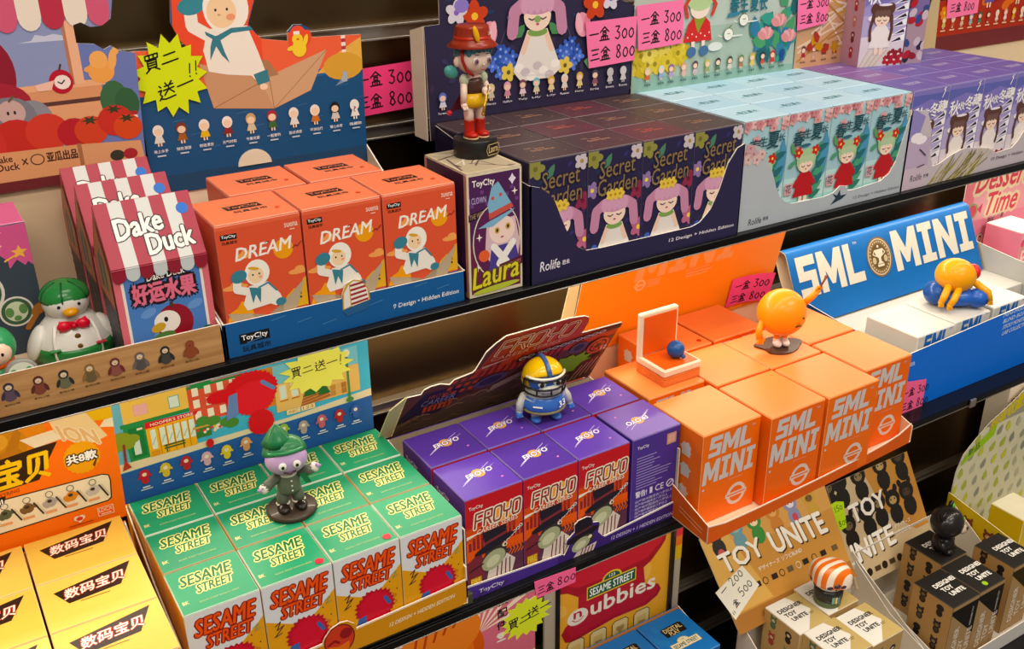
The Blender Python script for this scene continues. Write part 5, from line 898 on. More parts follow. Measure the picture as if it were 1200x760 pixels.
D.poly([(.018, .05), (.040, .05), (.040, .095), (.016, .097)], '#2f8f4f'); D.rect(.021, .053, .037, .09, '#237a40'); D.poly([(.024, .057), (.031, .057), (.031, .078), (.024, .078)], '#d6e6de'); D.rect(.03, .086, .036, .0885, '#e9e2c0')
D.rect(.039, .049, .091, .086, '#f0b23c'); D.poly([(.038, .0845), (.094, .086), (.097, .0905), (.039, .0925)], '#d62a34'); D.text("HOOPER'S STORE", .0445, .0865, .091, .090, '#f6ead0', .03)
for x in (.043, .053, .061, .069, .077, .085): D.rect(x, .060 if x > .05 else .058, x + .0058, .082, '#dfeade'); D.line([(x + .001, .064), (x + .005, .072)], .0014, '#b4c8c0')
for x in (.0515, .0595, .0675, .0755, .0835): D.rect(x, .05, x + .0008, .084, '#c9832a')
D.rect(.055, .0545, .078, .0562, '#2f5a30'); D.rect(.055, .0578, .078, .0595, '#2f5a30'); D.rect(.057, .05, .0582, .06, '#2f5a30'); D.rect(.0755, .05, .0767, .06, '#2f5a30'); D.rect(.041, .05, .05, .056, '#d99a3a')
D.rect(.091, .056, .108, .072, '#3f7a3c'); D.rect(.088, .068, .128, .0705, '#c9a04a'); D.poly([(.11, .06), (.127, .063), (.124, .069), (.113, .067)], '#e9e2d4'); rd = random.Random(3)
for i in range(10): D.ell(.093 + rd.random() * .03, .06 + rd.random() * .007, .0018, .0018, ['#d6402c', '#f0e0c8', '#e9c23a'][i % 3], 0, 8)
for x, y in ((.10, .076), (.112, .073), (.126, .067), (.132, .064)): D.ell(x, y, .008, .006, '#4f8a3c', 0, 12)
for x, y, r in ((.012, .082, .011), (.022, .078, .01), (.008, .072, .009), (.017, .072, .009)): D.ell(x, y, r, r * .6, '#8a9a34', 0, 14)
D.line([(.014, .073), (.0125, .045)], .0028, '#8a3a2c'); D.poly([(.008, .042), (.018, .044), (.0125, .055)], '#b0402c')
D.rect(.185, .06, .29, .12, '#e9bd72'); D.rect(.185, .096, .29, .12, '#7fc4d8')
for i in range(4): D.rect(.190 + .014 * i, .074, .199 + .014 * i, .094, '#f0d9a0'); D.rect(.1915 + .014 * i, .076, .1975 + .014 * i, .092, '#d6e4e4'); D.rect(.19 + .014 * i, .0725, .2 + .014 * i, .0745, '#c9702a')
D.poly([(.213, .058), (.252, .062), (.246, .08), (.22, .078)], '#c9804a')
for i in range(5): D.line([(.215 + .0012 * i, .0605 + .0038 * i), (.251 - .001 * i, .0645 + .0038 * i)], .0013, '#8f5630')
for x, y in ((.226, .075), (.238, .076), (.244, .072)): D.poly([(x - .008, y - .004), (x + .008, y - .004), (x, y + .012)], '#2f6a34')
for i in range(6): D.rect(.252 + .007 * (i % 3), .062 + .0075 * (i // 3), .2585 + .007 * (i % 3), .069 + .0075 * (i // 3), ['#c9904a', '#e0b06a', '#b87a3a'][i % 3])
D.rect(.274, .05, .277, .11, '#4f8a4a'); D.ell(.2755, .113, .0045, .005, '#f3efe0', 0, 14); D.ell(.2755, .051, .005, .0035, '#4f8a4a', 0, 10); D.rect(.26, .092, .273, .098, '#e9ecd8'); D.poly([(.277, .06), (.31, .063), (.31, .118), (.277, .115)], '#6fb8c8') if False else None
for x, s_ in ((.2, 'ABC'), (.218, '123')): D.rect(x - .004, .0535, x + .013, .06, '#f3dcae'); D.text(s_, x - .002, .055, x + .011, .0588, '#c9832a', .02)
# plain shaggy red shapes in place of the printed character
D.star(.158, .097, .032, .026, '#d9202e', 34, .93, 0, .03, 5); D.star(.16, .088, .026, .022, '#e22b38', 30, .92, 5, .03, 6); D.star(.165, .055, .016, .017, '#d9202e', 24, .92, 0, .03, 7); D.star(.122, .1, .016, .008, '#d9202e', 20, .9, 0, .03, 8); D.poly([(.132, .098), (.142, .1), (.14, .072), (.126, .068)], '#6a86c0'); D.line([(.172, .105), (.184, .094)], .005, '#6a86c0')
pal = ['#c02a38', '#d9c04a', '#b83034', '#d9b0c0', '#e6cf4a', '#d9a070', '#9ac04a', '#b0a4a0', '#c86a78', '#b83030', '#3f64b0']
for i, (x, y) in enumerate(((.029, .028), (.052, .029), (.075, .030), (.098, .028), (.121, .029), (.144, .032), (.190, .035), (.214, .032), (.237, .033), (.260, .033), (.281, .033))):
    D.star(x, y + .003, .0062, .0068, pal[i], 14, .86); D.ell(x, y - .004, .0042, .005, pal[i], 0, 10); D.ell(x - .0058, y, .0022, .0014, pal[i], 40, 8); D.ell(x + .0058, y + .001, .0022, .0014, pal[i], -40, 8); D.ell(x, y + .003, .0026, .0024, '#f0e2d0', 0, 8)
    D.rect(x - .004, y - .0135, x + .004, y - .012, '#e6ecf4'); D.rect(x - .0065, y - .0163, x + .0065, y - .0148, '#c9d6ea')
D.star(.104, .047, .0045, .006, '#c8262e', 12, .9)
header(ses, [(.003, 0), (.304, 0), (.3045, .126), (.0085, .126)], (.12, 1.018, -.64), mat='#2b5eaa', art=D, clip=(.003, 0, .3045, .126))
b_ = burst(.2385, .103, .046, .030, 15, .76, 9, .07)
paper_sign('pale yellow star sign on the street scene card', b_, (.12, 1.0155, -.64), col='#f2ec72', lines=(('買二送一!', .206, .099, .0125, .04),), w=.09, group='star burst signs')

# little stage figurine on the green cartons
t = thing('gnome_figurine', 'lilac faced figurine with a green pointed hood and grey coat on the green cartons', 'figurine', (.2745, .905, ZS + .0016 + .1155), None, -8); LIL = PLASTIC('#b79ac6', .35); COAT = PLASTIC('#5d6355', .45)
part('base', MB().lathe([(.0262, 0), (.0272, .001), (.0272, .004), (.0255, .0058)], (0, 0, .0001), PLASTIC('#3a2f26', .4), 36), t, True)
for s_ in (-1, 1):
    part('trouser_leg', MB().tube([(.0085 * s_, 0, .0105), (.0085 * s_, .001, .018), (.006 * s_, .001, .0285)], [.0068, .0066, .0062], COAT, 16), t, True)
    part('cuff', MB().lathe([(.0072, 0), (.0076, .0012), (.007, .0024)], (.0085 * s_, 0, .0108), PLASTIC('#dcd8cc'), 18), t, True)
    part('boot', MB().ball((.0095 * s_, -.0055, .0088), (.0068, .0115, .0052), PLASTIC('#241c18', .2)), t, True)
    sh, el, hd = (.0105 * s_, 0, .046), (.021 * s_, -.003, .0435 + .003 * s_), (.0285 * s_, -.008, .0385 + .014 * (s_ > 0))
    part('sleeve', MB().tube([sh, el, tuple(a + (b_ - a) * .75 for a, b_ in zip(el, hd))], [.0055, .0056, .006], COAT, 14), t, True)
    part('sleeve_band', MB().ball(tuple(a + (b_ - a) * .8 for a, b_ in zip(el, hd)), (.0058, .0058, .0058), PLASTIC('#dcd8cc')), t, True)
    b = MB().ball(hd, (.0048, .0042, .0042), LIL)
    for q in range(4): b.tube([hd, (hd[0] + (.0045 + .0008 * (q == 1)) * s_, hd[1] - .003 + .0022 * q, hd[2] + .0018 - .0012 * q)], [.0017, .0012], LIL, 8)
    b.tube([hd, (hd[0] + .001 * s_, hd[1] - .004, hd[2] + .0042)], [.0016, .0012], LIL, 8); part('hand', b, t, True)
b = MB().lathe([(.0105, 0), (.0128, .004), (.0122, .014), (.0105, .021), (.0072, .025)], (0, 0, .0245), COAT, 26, sy=.85)
for z_ in (.031, .037, .043): b.ball((.0012, -.0112, z_), (.0011, .0008, .0011), PLASTIC('#dcd8cc'), seg=8, rings=6)
part('coat', b, t, True); part('collar', MB().lathe([(.009, 0), (.0098, .0012), (.0075, .003)], (0, -.0006, .0468), PLASTIC('#dcd8cc'), 22), t, True)
part('head', MB().ball((0, -.002, .0665), (.0225, .0175, .0175), LIL, (14, 0, 0), 28, 18), t, True)
b = MB()
for s_ in (-1, 1): b.ball((.0075 * s_, -.0198, .0678), (.0042, .0018, .0046), PLASTIC('#f1ede6', .2), seg=14, rings=8); b.ball((.0075 * s_, -.0213, .0672), (.0019, .0011, .0022), PLASTIC('#1a1518', .1), seg=10, rings=6)
part('eyes', b, t, True)
part('mouth', MB().tube([(-.006, -.0172, .0585), (0, -.0187, .0565), (.006, -.0172, .0585)], .001, PLASTIC('#4a2430'), 8), t, True)
b = MB().ball((0, .0035, .0715), (.0238, .0195, .0185), PLASTIC('#1f6a40', .4), (-18, 0, 0), 28, 10, 0, 90); b.lathe([(.0165, 0), (.0125, .007), (.007, .0155), (.0015, .0215)], (-.006, .006, .0835), PLASTIC('#1f6a40', .4), 24); b.tube([(.02 * math.cos(a_), .003 + .0185 * math.sin(a_), .0705 + .006 * math.sin(a_) * -1 + .004) for a_ in [math.pi + math.pi * q / 10 for q in range(11)]], .0022, PLASTIC('#2a7a4a'), 8); part('hood', b, t, True, 'green pointed hood')
part('scarf_tail', MB().add([(.010, -.011, .050), (.017, -.0105, .049), (.0225, -.0115, .036), (.0155, -.0125, .038)], [(0, 1, 2, 3)], PLASTIC('#1f6a40')), t, True, 'green scarf tail')

# purple cartons
VIO = '#54389a'
lip = [(.434, 0), (.7445, 0), (.7445, .0235), (.629, .0135), (.625, .017), (.6195, .024), (.6215, .036), (.62, .0385), (.6115, .041), (.609, .0495), (.602, .0525), (.59, .0515), (.5845, .0475), (.5845, .037), (.574, .030), (.572, .0255), (.577, .0215), (.57, .009), (.565, .0125), (.511, .0155), (.434, .0205)]
A = Art(); A.rect(.434, 0, .7445, .06, '#3f2876'); A.rect(.434, 0, .56, .021, '#4d3390'); A.text('ToyC!ty', .4505, .0035, .484, .0105, '#ece6f6', .02, .1); A.text('12 DESIGN + 1 HIDDEN EDITION', .64, .0035, .738, .0085, '#cfc6e6', .02, .2); A.line([(.434, .0195), (.511, .0147), (.565, .0118)], .0009, '#e9e2f2'); A.line([(.63, .0128), (.744, .0225)], .0009, '#e9e2f2')
A.ell(.597, .0285, .024, .006, '#1c1724', 10, 20); A.poly([(.586, .03), (.611, .034), (.609, .0495), (.602, .0525), (.59, .0515), (.5845, .0475)], '#1c1724'); A.poly([(.586, .031), (.611, .0352), (.6108, .0382), (.5857, .034)], '#5d2a34'); A.ell(.5975, .018, .0155, .0095, '#3a322e', 15, 18); A.ell(.594, .016, .014, .0088, '#a9b08c', 20, 18); A.ell(.5935, .015, .0085, .005, '#cfd2b0', 20, 14); A.ell(.6075, .0225, .003, .0026, '#efe2c8', 0, 10); A.poly([(.583, .0), (.613, .0), (.618, .011), (.603, .009), (.588, .006)], '#d9cdc4')
for i in range(4): A.line([(.594 + .005 * i, .0), (.597 + .005 * i, .0085)], .0016, '#6d2a2e')
S_ = Art()
for i in range(3): S_.rect(-.06, .05 + .012 * i, -.02, .056 + .012 * i, '#3a2468')
froy = tray('display_tray', 'purple tray with a top hat cutout on its lip holding the purple cartons', .434, .7445, .8105, 1.0035, Z0, lip, .1, .118, '#3f2876', '#d9c6a4', A, side='#2c2140', sideart=S_)
A0 = a_froyo(); A = Art(); A.merge(A0, 0, 0, 1, 1.028); SD = Art(); SD.rect(0, 0, 1, 1.8, '#4a3290'); SD.text('ToyC!ty', .1, 1.45, .5, 1.56, '#e0d8f0', .02); SD.rect(.1, .9, .9, 1.15, '#5a7a6a'); SD.rect(.1, .2, .6, .8, '#d98a3a')
B_ = Art(); B_.merge(a_froyoback(), 0, 0, 1, 1.028)
FROF = [carton(.0752, .0742, .1328, VIO, c, A, a_froyotop(), SD) for c in ('#5c3da6', '#523696')]; FROB = carton(.0752, .0742, .1328, '#4b3591', '#6a4ea6', B_, None, SD)
f_ = Art(); f_.merge(a_froyotop(), 1, 1, 1, 1, 180); FROB = carton(.0745, .0742, .1328, '#4b3591', '#6a4ea6', B_, f_, SD)
for j, rw in enumerate(('front', 'back')):
    for i, cn in enumerate(('leftmost', 'second from left', 'second from right', 'rightmost')):
        bk = j == 0 and i == 3
        place(FROB if bk else FROF[(i + j) % 2], 'carton', (.4385 + .0765 * i + (.0035 if bk else 0), .8145 + .0785 * j, Z0 + .0016), 'purple carton turned to show its printed back, rightmost of the front row' if bk else 'purple topped carton in the purple tray, %s row, %s' % (rw, cn), 'purple cartons')
D = Art(); D.rect(0, 0, .32, .18, '#6a3c30'); D.poly([(.09, .09), (.12, .17), (.25, .17), (.245, .12), (.31, .125), (.31, .1), (.15, .085)], '#c8482c'); D.poly([(.0, .0), (.31, .0), (.31, .055), (.2, .06), (.1, .05), (.0, .04)], '#6a5040'); D.poly([(.0, .03), (.03, .085), (.07, .084), (.09, .07), (.06, .03)], '#2f2440'); rd = random.Random(9)
for i in range(46): x, y = rd.random() * .3, rd.random() * .055; D.line([(x, y), (x + .012, y + .006), (x + .022, y + .002)], .0022, ['#9a7050', '#b08a64', '#3a2820', '#7a6454'][i % 4])
for i in range(16): x, y = .055 + .012 * (i % 4) + .004 * (i // 4), .066 + .0125 * (i // 4); D.poly([(x, y), (x + .007, y), (x + .009, y + .007), (x + .002, y + .007)], '#c9542c') if y < .12 else None
for i in range(12): D.line([(.1 + .011 * i, .085), (.104 + .011 * i, .1 + .006 * (i % 3))], .004, '#8a2a24')
D.text('CAREER', .028, .057, .075, .068, '#8f8aa8', .01, .2); D.text('FROYO', .036, .07, .066, .078, '#a85a48', .02, .2)
for i in range(6): D.rect(.034 + .007 * i, .04, .039 + .007 * i, .054, '#c9542c', .3)
D.glyphs(TECH, 'FROYO', .113, .131, .222, .157, '#f6d2a4', .22, .25, .01, .0055, ('#a8402c', .002)); D.text('CAREER SERIES', .108, .12, .21, .127, '#d9a888', .02, .2); D.poly([(.1, .108), (.14, .117), (.1, .113)], '#d9b8a4'); D.poly([(.15, .1), (.31, .114), (.31, .123), (.155, .109)], '#1f1a2a')
for i in range(11): D.ell(.160 + .0118 * i, .1055 + .00105 * i, .0058, .0034, '#cfc6c4', 8, 12); D.ell(.160 + .0118 * i, .1055 + .00105 * i, .0036, .0017, '#2a2230', 8, 10)
D.ell(.122, .075, .024, .012, '#5a4a6a', 10, 18); D.ell(.122, .075, .017, .008, '#3a2f4a', 10, 16); D.poly([(.125, .045), (.18, .068), (.176, .078), (.13, .06)], '#a8907c'); D.ell(.25, .092, .014, .012, '#5a5060', 0, 16); D.ell(.25, .092, .008, .007, '#2f2a38', 0, 14)
for r_, c in ((.017, '#d95a3a'), (.0135, '#3a1c24'), (.011, '#c9502f'), (.005, '#3a1c24')): D.ell(.284, .083, r_, r_, c, 0, 24)
for i in range(6): a_ = i * math.pi / 3; D.line([(.284, .083), (.284 + .012 * math.cos(a_), .083 + .012 * math.sin(a_))], .0018, '#3a1c24')
D.text('12', .292, .07, .301, .079, '#f3e6dc', .03); D.poly([(.26, .02), (.3, .0), (.3, .06), (.27, .05)], '#6a2c2a')
for i in range(5): D.line([(.265 + .008 * i, .005 + .004 * i), (.275 + .007 * i, .04 + .004 * i)], .0018, '#d9a888')
OUT = [(.002, 0), (.304, 0), (.3075, .122), (.2425, .124), (.2445, .147), (.241, .158), (.232, .164), (.207, .1685), (.118, .1675), (.107, .157), (.098, .143), (.0925, .108), (.09, .1035), (.066, .0985), (.062, .09), (.047, .0985), (.034, .099), (.026, .095), (.024, .0865), (.005, .0885)]
header(froy, OUT, (.437, 1.0, -.648), (0, -.06, .098), mat='#6a3c30', art=D, clip=(.002, 0, .3075, .1685))
part('card_flank', MB().prism([(0, 0), (-.02, .004), (-.016, .07), (.004, .088)], (.438, 1.0012, -.648), (1, .15, 0), (0, -.06, .098), .0014, PAPER('#e3d2a4')), froy, label='cream flank of the back card')
b_ = burst(.247, .052, .041, .026, 12, .7, 3, .1)
paper_sign('green star sign behind the helmet toy on the purple cartons', b_, (.437, .9985, -.648), (0, -.06, .098), col='#8fbf3a', lines=(), group='star burst signs')

# toy player with a yellow helmet
t = thing('helmet_figurine', 'blue toy player with a yellow helmet standing on the purple cartons', 'figurine', (.6125, .921, Z0 + .0016 + .1328), None, -12); BL = PLASTIC('#3f6fbe', .25); GR = PLASTIC('#bfc2bd', .3)
b = MB().lathe([(.012, 0), (.0225, .004), (.0275, .013), (.0265, .022), (.021, .031), (.015, .036)], (0, 0, .0115), GR, 32, sy=.92); part('body', b, t, True)
b = MB().lathe([(.0265, 0), (.0285, .004), (.0282, .0115), (.0245, .0185), (.0185, .0225)], (0, 0, .0185), BL, 32, sy=.93); A = Art(); A.text('33', -.006, -.003, .006, .0045, '#f3f3f0', .05); b.art(A, (.0155, -.0235, .0285), (.82, .55, .05), (0, .25, .97)); A = Art(); A.rect(-.006, -.001, .006, .001, '#f3f3f0'); b.art(A, (-.0165, -.0232, .0285), (.82, -.55, 0), (0, .25, .97)); part('jersey', b, t, True, 'blue jersey with white number')
part('waist_band', MB().lathe([(.0262, 0), (.0287, .0022), (.0265, .0045)], (0, 0, .0155), PLASTIC('#8a8458'), 32, sy=.93), t, True)
for s_ in (-1, 1):
    part('leg', MB().tube([(.0125 * s_, -.003, .016), (.013 * s_, -.006, .006)], [.0062, .0054], GR, 14), t, True); part('shoe', MB().ball((.0135 * s_, -.009, .0042), (.0066, .0092, .0042), BL), t, True)
    part('arm', MB().tube([(.0255 * s_, .001, .034), (.0315 * s_, -.001, .025), (.0335 * s_, -.004, .0165)], [.0056, .0053, .0045], GR, 14), t, True)
    b = MB().ball((.0345 * s_, -.0055, .0135), (.0046, .0046, .0042), BL)
    for q in range(3): b.ball((.0345 * s_ + (q - 1) * .0028, -.0092, .0118), (.0016, .0022, .0016), BL, seg=8, rings=6)
    part('glove', b, t, True)
part('face', MB().ball((0, -.001, .0555), (.0225, .0215, .0195), PLASTIC('#3a64b4', .3)), t, True); part('beak', MB().ball((0, -.0195, .0495), (.0135, .0075, .0055), PLASTIC('#cdd0c8', .3)), t, True)
b = MB()
for s_ in (-1, 1): b.ball((.0095 * s_, -.0205, .058), (.0055, .0024, .0048), PLASTIC('#e4e2da', .2), seg=14, rings=8); b.ball((.0105 * s_, -.0226, .057), (.003, .0014, .0032), PLASTIC('#161616', .1), seg=10, rings=6)
part('eyes', b, t, True)
YE = PLASTIC('#d9b420', .18); b = MB().ball((0, .002, .0575), (.0262, .026, .0245), YE, (-22, 0, 0), 32, 12, 2, 90); b.ball((0, .0065, .053), (.0258, .0225, .0195), YE, (0, 0, 0), 28, 12, -60, 50); part('helmet', b, t, True, 'yellow helmet')
b = MB().tube([(0, .002 + .0268 * math.cos(a_ * math.pi / 180 + .4), .0575 + .0252 * math.sin(a_ * math.pi / 180 + .4) + 0) for a_ in range(20, 136, 12)], .0032, PLASTIC('#3f5f9a'), 8); part('helmet_stripe', b, t, True, 'blue helmet stripe')
CG = PLASTIC('#1b1b1d', .2); b = MB()
for z_, r_, dz in ((.0605, .0268, .0015), (.0525, .0282, -.001), (.0445, .0272, -.002)): b.tube([(r_ * math.sin(a_), .001 - r_ * math.cos(a_), z_ + dz * math.cos(a_)) for a_ in [(-80 + 16 * q) * math.pi / 180 for q in range(11)]], .0013, CG, 8)
for a_ in (-38, 0, 38): r_ = .0278; a_ = math.radians(a_); b.tube([(r_ * math.sin(a_), .001 - r_ * math.cos(a_), .052), (r_ * .97 * math.sin(a_), .001 - r_ * .97 * math.cos(a_), .043)], .0012, CG, 8)
b.tube([(-.0262, -.003, .0605), (-.0275, -.002, .052), (-.0262, -.003, .0445)], .0013, CG, 8); b.tube([(.0262, -.003, .0605), (.0275, -.002, .052), (.0262, -.003, .0445)], .0013, CG, 8); part('face_guard', b, t, True)
b = MB().tube([(.0262 * math.sin(a_), .001 - .0268 * math.cos(a_), .0655) for a_ in [(-70 + 14 * q) * math.pi / 180 for q in range(11)]], .0016, PLASTIC('#e9e4d4', .2), 8); part('helmet_brow', b, t, True, 'white brow band')
# orange cartons
OR = '#f0742e'
A = Art(); A.line([(.7, .0105), (.7, .0105)], .001, OR)
lip = [(0, 0), (.406, 0), (.406, .032), (.38, .0235), (.35, .0195), (.29, .0165), (.2, .0165), (.08, .0185), (.03, .0205), (0, .0265)]
t = smlt = thing('display_tray', 'orange tray jutting past the shelf edge under the orange cartons', 'display tray', (.94, .76, Z0)); om = PAPER('#e0652a'); im = PAPER('#f0cfae')
b = MB().prism([(.7365, .7425), (1.146, .7655), (1.151, 1.078), (.746, 1.078)], (0, 0, Z0 + .0015), (1, 0, 0), (0, 1, 0), .0014, im, om, im); part('tray_floor', b, t)
u_ = Vector((.41, .0235, 0)).normalized(); b = MB().prism(lip, (.7365, .742, Z0), u_, (0, 0, 1), .0016, om, im, PAPER('#f7e6d2')); A = Art(); A.line([(0, .0258), (.03, .0198), (.08, .0178), (.2, .0158), (.29, .0158), (.35, .0188), (.38, .0228), (.405, .031)], .0011, '#f4dcc2'); b.art(A, (.7365, .742, Z0), u_); part('front_lip', b, t)
pf = [(0, 0), (.335, 0), (.335, .125), (.16, .075), (.07, .047), (0, .0265)]
b = MB().prism([(-a, c) for a, c in pf], (.7365, .7425, Z0), (-.03, -1, 0), (0, 0, 1), .0015, om, im, PAPER('#f4dcc2')); A = Art(); A.line([(-.055, .024), (-.01, .016)], .0009, '#f3c7a4'); A.line([(-.055, .018), (-.012, .010)], .0009, '#f3c7a4'); b.art(A, (.7365, .7425, Z0), (-.03, -1, 0)); part('side_panel', b, t)
part('side_panel', MB().prism([(a * .93, c) for a, c in pf], (1.1465, .766, Z0), (.015, 1, 0), (0, 0, 1), .0015, om, im, PAPER('#f4dcc2')), t)
part('back_panel', MB().box(.746, 1.151, 1.0765, 1.078, Z0, Z0 + .1125, om, .0003, front=im), t)
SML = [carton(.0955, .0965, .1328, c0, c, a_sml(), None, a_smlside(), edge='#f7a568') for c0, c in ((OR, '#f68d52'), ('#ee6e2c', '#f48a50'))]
spots = [(.748, .7745, 'leftmost of the front row'), (.848, .7605, 'second from the left in the front row'), (.9475, .7585, 'third from the left in the front row'), (1.0475, .7845, 'rightmost of the front row'),
         (.7515, .8835, 'leftmost of the middle row, under the chair shaped toy'), (.8495, .8625, 'second from the left in the middle row'), (.9475, .8600, 'in the middle row under the round orange figure'), (1.0465, .8865, 'rightmost of the middle row'),
         (.8395, .9665, 'left one of the two back row cartons'), (.9405, .9675, 'right one of the two back row cartons')]
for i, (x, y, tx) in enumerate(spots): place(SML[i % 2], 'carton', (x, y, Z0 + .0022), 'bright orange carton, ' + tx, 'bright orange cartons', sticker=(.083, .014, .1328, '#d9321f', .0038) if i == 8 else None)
D = Art(); D.rect(0, 0, .42, .17, '#ff9238'); D.glyphs(GL, 'MINI', .10, .108, .288, .165, '#f0a468', .12, .12); D.text('BLIND BOX', .2, .102, .245, .106, '#f3a872', .02); D.rect(.2, .097, .25, .0992, '#f3a872'); D.rect(.2, .092, .243, .0942, '#f3a872'); roundel(D, .113, .1, .0095, '#f6bd8e', '#ff9238')
for i in range(4): D.rect(.126, .104 - .0035 * i, .15, .1055 - .0035 * i, '#f3a872')
header(smlt, [(.0, 0), (.395, 0), (.395, .152), (.006, .152)], (.752, 1.072, -.656), (0, -.027, .117), mat='#ff9238', art=D, clip=(0, 0, .395, .152))
part('card_flank', MB().prism([(0, 0), (-.016, .01), (-.022, .07), (-.016, .14), (.003, .15)], (.7525, 1.0735, -.656), (1, .1, 0), (0, -.027, .117), .0014, PAPER('#efdfae')), smlt, label='cream flank of the orange card')
b = MB(); n_ = 14; pts = []; V = []
for i in range(n_ + 1):
    q = i / n_
    for j in range(2): V.append((.303 + .085 * q - .002 * j * 0, (.010 + .003 * math.sin(3 * q) if j == 0 else .0635 + .0015 * math.sin(3 * q)) - .008 * (1 - q) * 0, .002 + .011 * q * q))
O = Vector((.752, 1.072, -.656)); v_ = Vector((0, -.027, .117)).normalized(); nn = Vector((1, 0, 0)).cross(v_)
def curl(x, y, e=0): q = (x - .303) / .085; return O + Vector((1, 0, 0)) * (x - .004 * q) + v_ * y + nn * (.0025 + .011 * max(0, q) ** 2 + e)
sp = MAT('#ff5a94', .6, 0, .03, 20); Q = [[curl(x, y) for x, y, _ in V]]; b.add(Q[0], [(2 * i, 2 * i + 2, 2 * i + 3, 2 * i + 1) for i in range(n_)], sp, True); b.add([curl(x, y, -.0004) for x, y, _ in V], [(2 * i, 2 * i + 1, 2 * i + 3, 2 * i + 2) for i in range(n_)], sp, True)
A = Art(); A.hand('一盒 300', .314, .0395, .0155, '#191516', .11, .22, .02, .82); A.hand('三盒 800', .312, .0155, .0155, '#191516', .11, .22, .03, .82)
for lv, (col, vs, fs) in enumerate(A.it): b.add([curl(p[0], p[1], .0002 + lv * 1e-5 + p[2] * 1.3e-6) for p in vs], fs, col)
lone('price_sign', b, 'curled pink price sign on the right end of the orange card', 'price sign', tuple(curl(.345, .01)))

# chair shaped toy with the blue ball
ZT = Z0 + .0022 + .1328
t = thing('chair_toy', 'orange and cream chair shaped toy holding a small blue ball on the orange cartons', 'toy', (.818, .9255, ZT)); CR = PLASTIC('#f0dcc0', .4); OT = PLASTIC('#e2622c', .4)
b = MB().box(-.0315, .0315, -.0295, .0295, .0001, .0145, wood_mat('#d9743a', '#e58a4c', 14, 0), .0012); part('base', b, t, True, 'orange base')
b = MB(); b.box(-.0325, .0325, -.0305, .0305, .0145, .0245, CR, .0016); part('seat', b, t, True, 'cream seat rim'); part('seat_pad', MB().box(-.0285, .0285, -.0265, .021, .0245, .0252, OT, .0005), t, True, 'orange seat pad')
b = MB().box(-.0325, .0325, .0215, .0305, .0235, .086, CR, .0016); part('backrest', b, t, True, 'cream back'); part('back_pad', MB().box(-.0275, .0285, .0203, .0216, .0262, .0815, OT, .0005), t, True, 'orange back pad')
b = MB().ball((.0065, -.006, .0375), (.0122, .0122, .0122), PLASTIC('#23508e', .35)); b.ball((.0105, -.017, .030), (.0035, .003, .003), PLASTIC('#23508e', .35), seg=12, rings=8); part('ball', b, t, True, 'dark blue ball')

# round orange figure
t = thing('round_figurine', 'round orange figure on a dark puddle base raising one hand, on the orange cartons', 'figurine', (1.006, .906, ZT), None, -18); OG = PLASTIC('#f29a2a', .38)
P_ = [(.030 * (1 + .12 * math.sin(3 * a_ + .6) + .07 * math.sin(5 * a_)) * math.cos(a_) * 1.12, .026 * (1 + .10 * math.sin(2 * a_) + .06 * math.cos(4 * a_)) * math.sin(a_)) for a_ in [2 * math.pi * q / 40 for q in range(40)]]
part('puddle_base', MB().prism(P_, (0, -.002, .0024), (1, 0, 0), (0, 1, 0), .0023, PLASTIC('#4a3428', .3)), t, True, 'dark brown puddle base')
part('body', MB().ball((0, 0, .0525), (.0345, .0335, .0335), OG, seg=36, rings=22), t, True)
for s_ in (-1, 1):
    part('leg', MB().tube([(.006 * s_, -.003, .0215), (.006 * s_, -.004, .0105)], [.0046, .0044], OG, 14), t, True)
    part('sock', MB().lathe([(.005, 0), (.0052, .002), (.005, .0042)], (.006 * s_, -.004, .0105), PLASTIC('#e8ddd4'), 16), t, True); part('shoe', MB().ball((.0062 * s_, -.007, .0078), (.0058, .0088, .0056), PLASTIC('#f1ede8', .3)), t, True)
b = MB().tube([(-.0315, -.004, .041), (-.0375, -.008, .0305), (-.036, -.010, .0205)], [.0046, .0048, .0052], OG, 12)
for q in range(3): b.ball((-.036 + (q - 1) * .0034, -.0125, .0155), (.0019, .0024, .0036), OG, seg=8, rings=6)
b.ball((-.031, -.0135, .019), (.0016, .002, .0028), OG, seg=8, rings=6); part('lowered_arm', b, t, True)
b = MB().tube([(.0305, -.004, .064), (.0405, -.006, .0735), (.0475, -.008, .0835)], [.0046, .0046, .0044], OG, 12)
for q in range(3): b.ball((.0485 + (q - 1) * .003, -.010, .0885), (.0017, .0022, .0034), OG, seg=8, rings=6)
b.ball((.0438, -.0105, .0868), (.0016, .002, .0028), OG, seg=8, rings=6); part('raised_arm', b, t, True); part('brush', MB().tube([(.0475, -.0105, .0865), (.0535, -.011, .099), (.056, -.011, .1045)], [.0013, .0014, .0024], PLASTIC('#8a4a2c'), 8), t, True, 'brown stick in the raised hand')
b = MB()
for x_ in (.0045, .0175): b.ball((x_, -.0325 + abs(x_) * .17, .0535), (.0015, .001, .0015), PLASTIC('#3a2416', .2), seg=8, rings=6)
b.ball((.0105, -.0335, .049), (.0013, .0012, .0012), PLASTIC('#c9781c', .3), seg=8, rings=6); b.tube([(.0055, -.0322, .0425), (.010, -.0322, .0438), (.0155, -.031, .0425)], .0008, PLASTIC('#3a2416', .2), 6); part('facial_features', b, t, True)

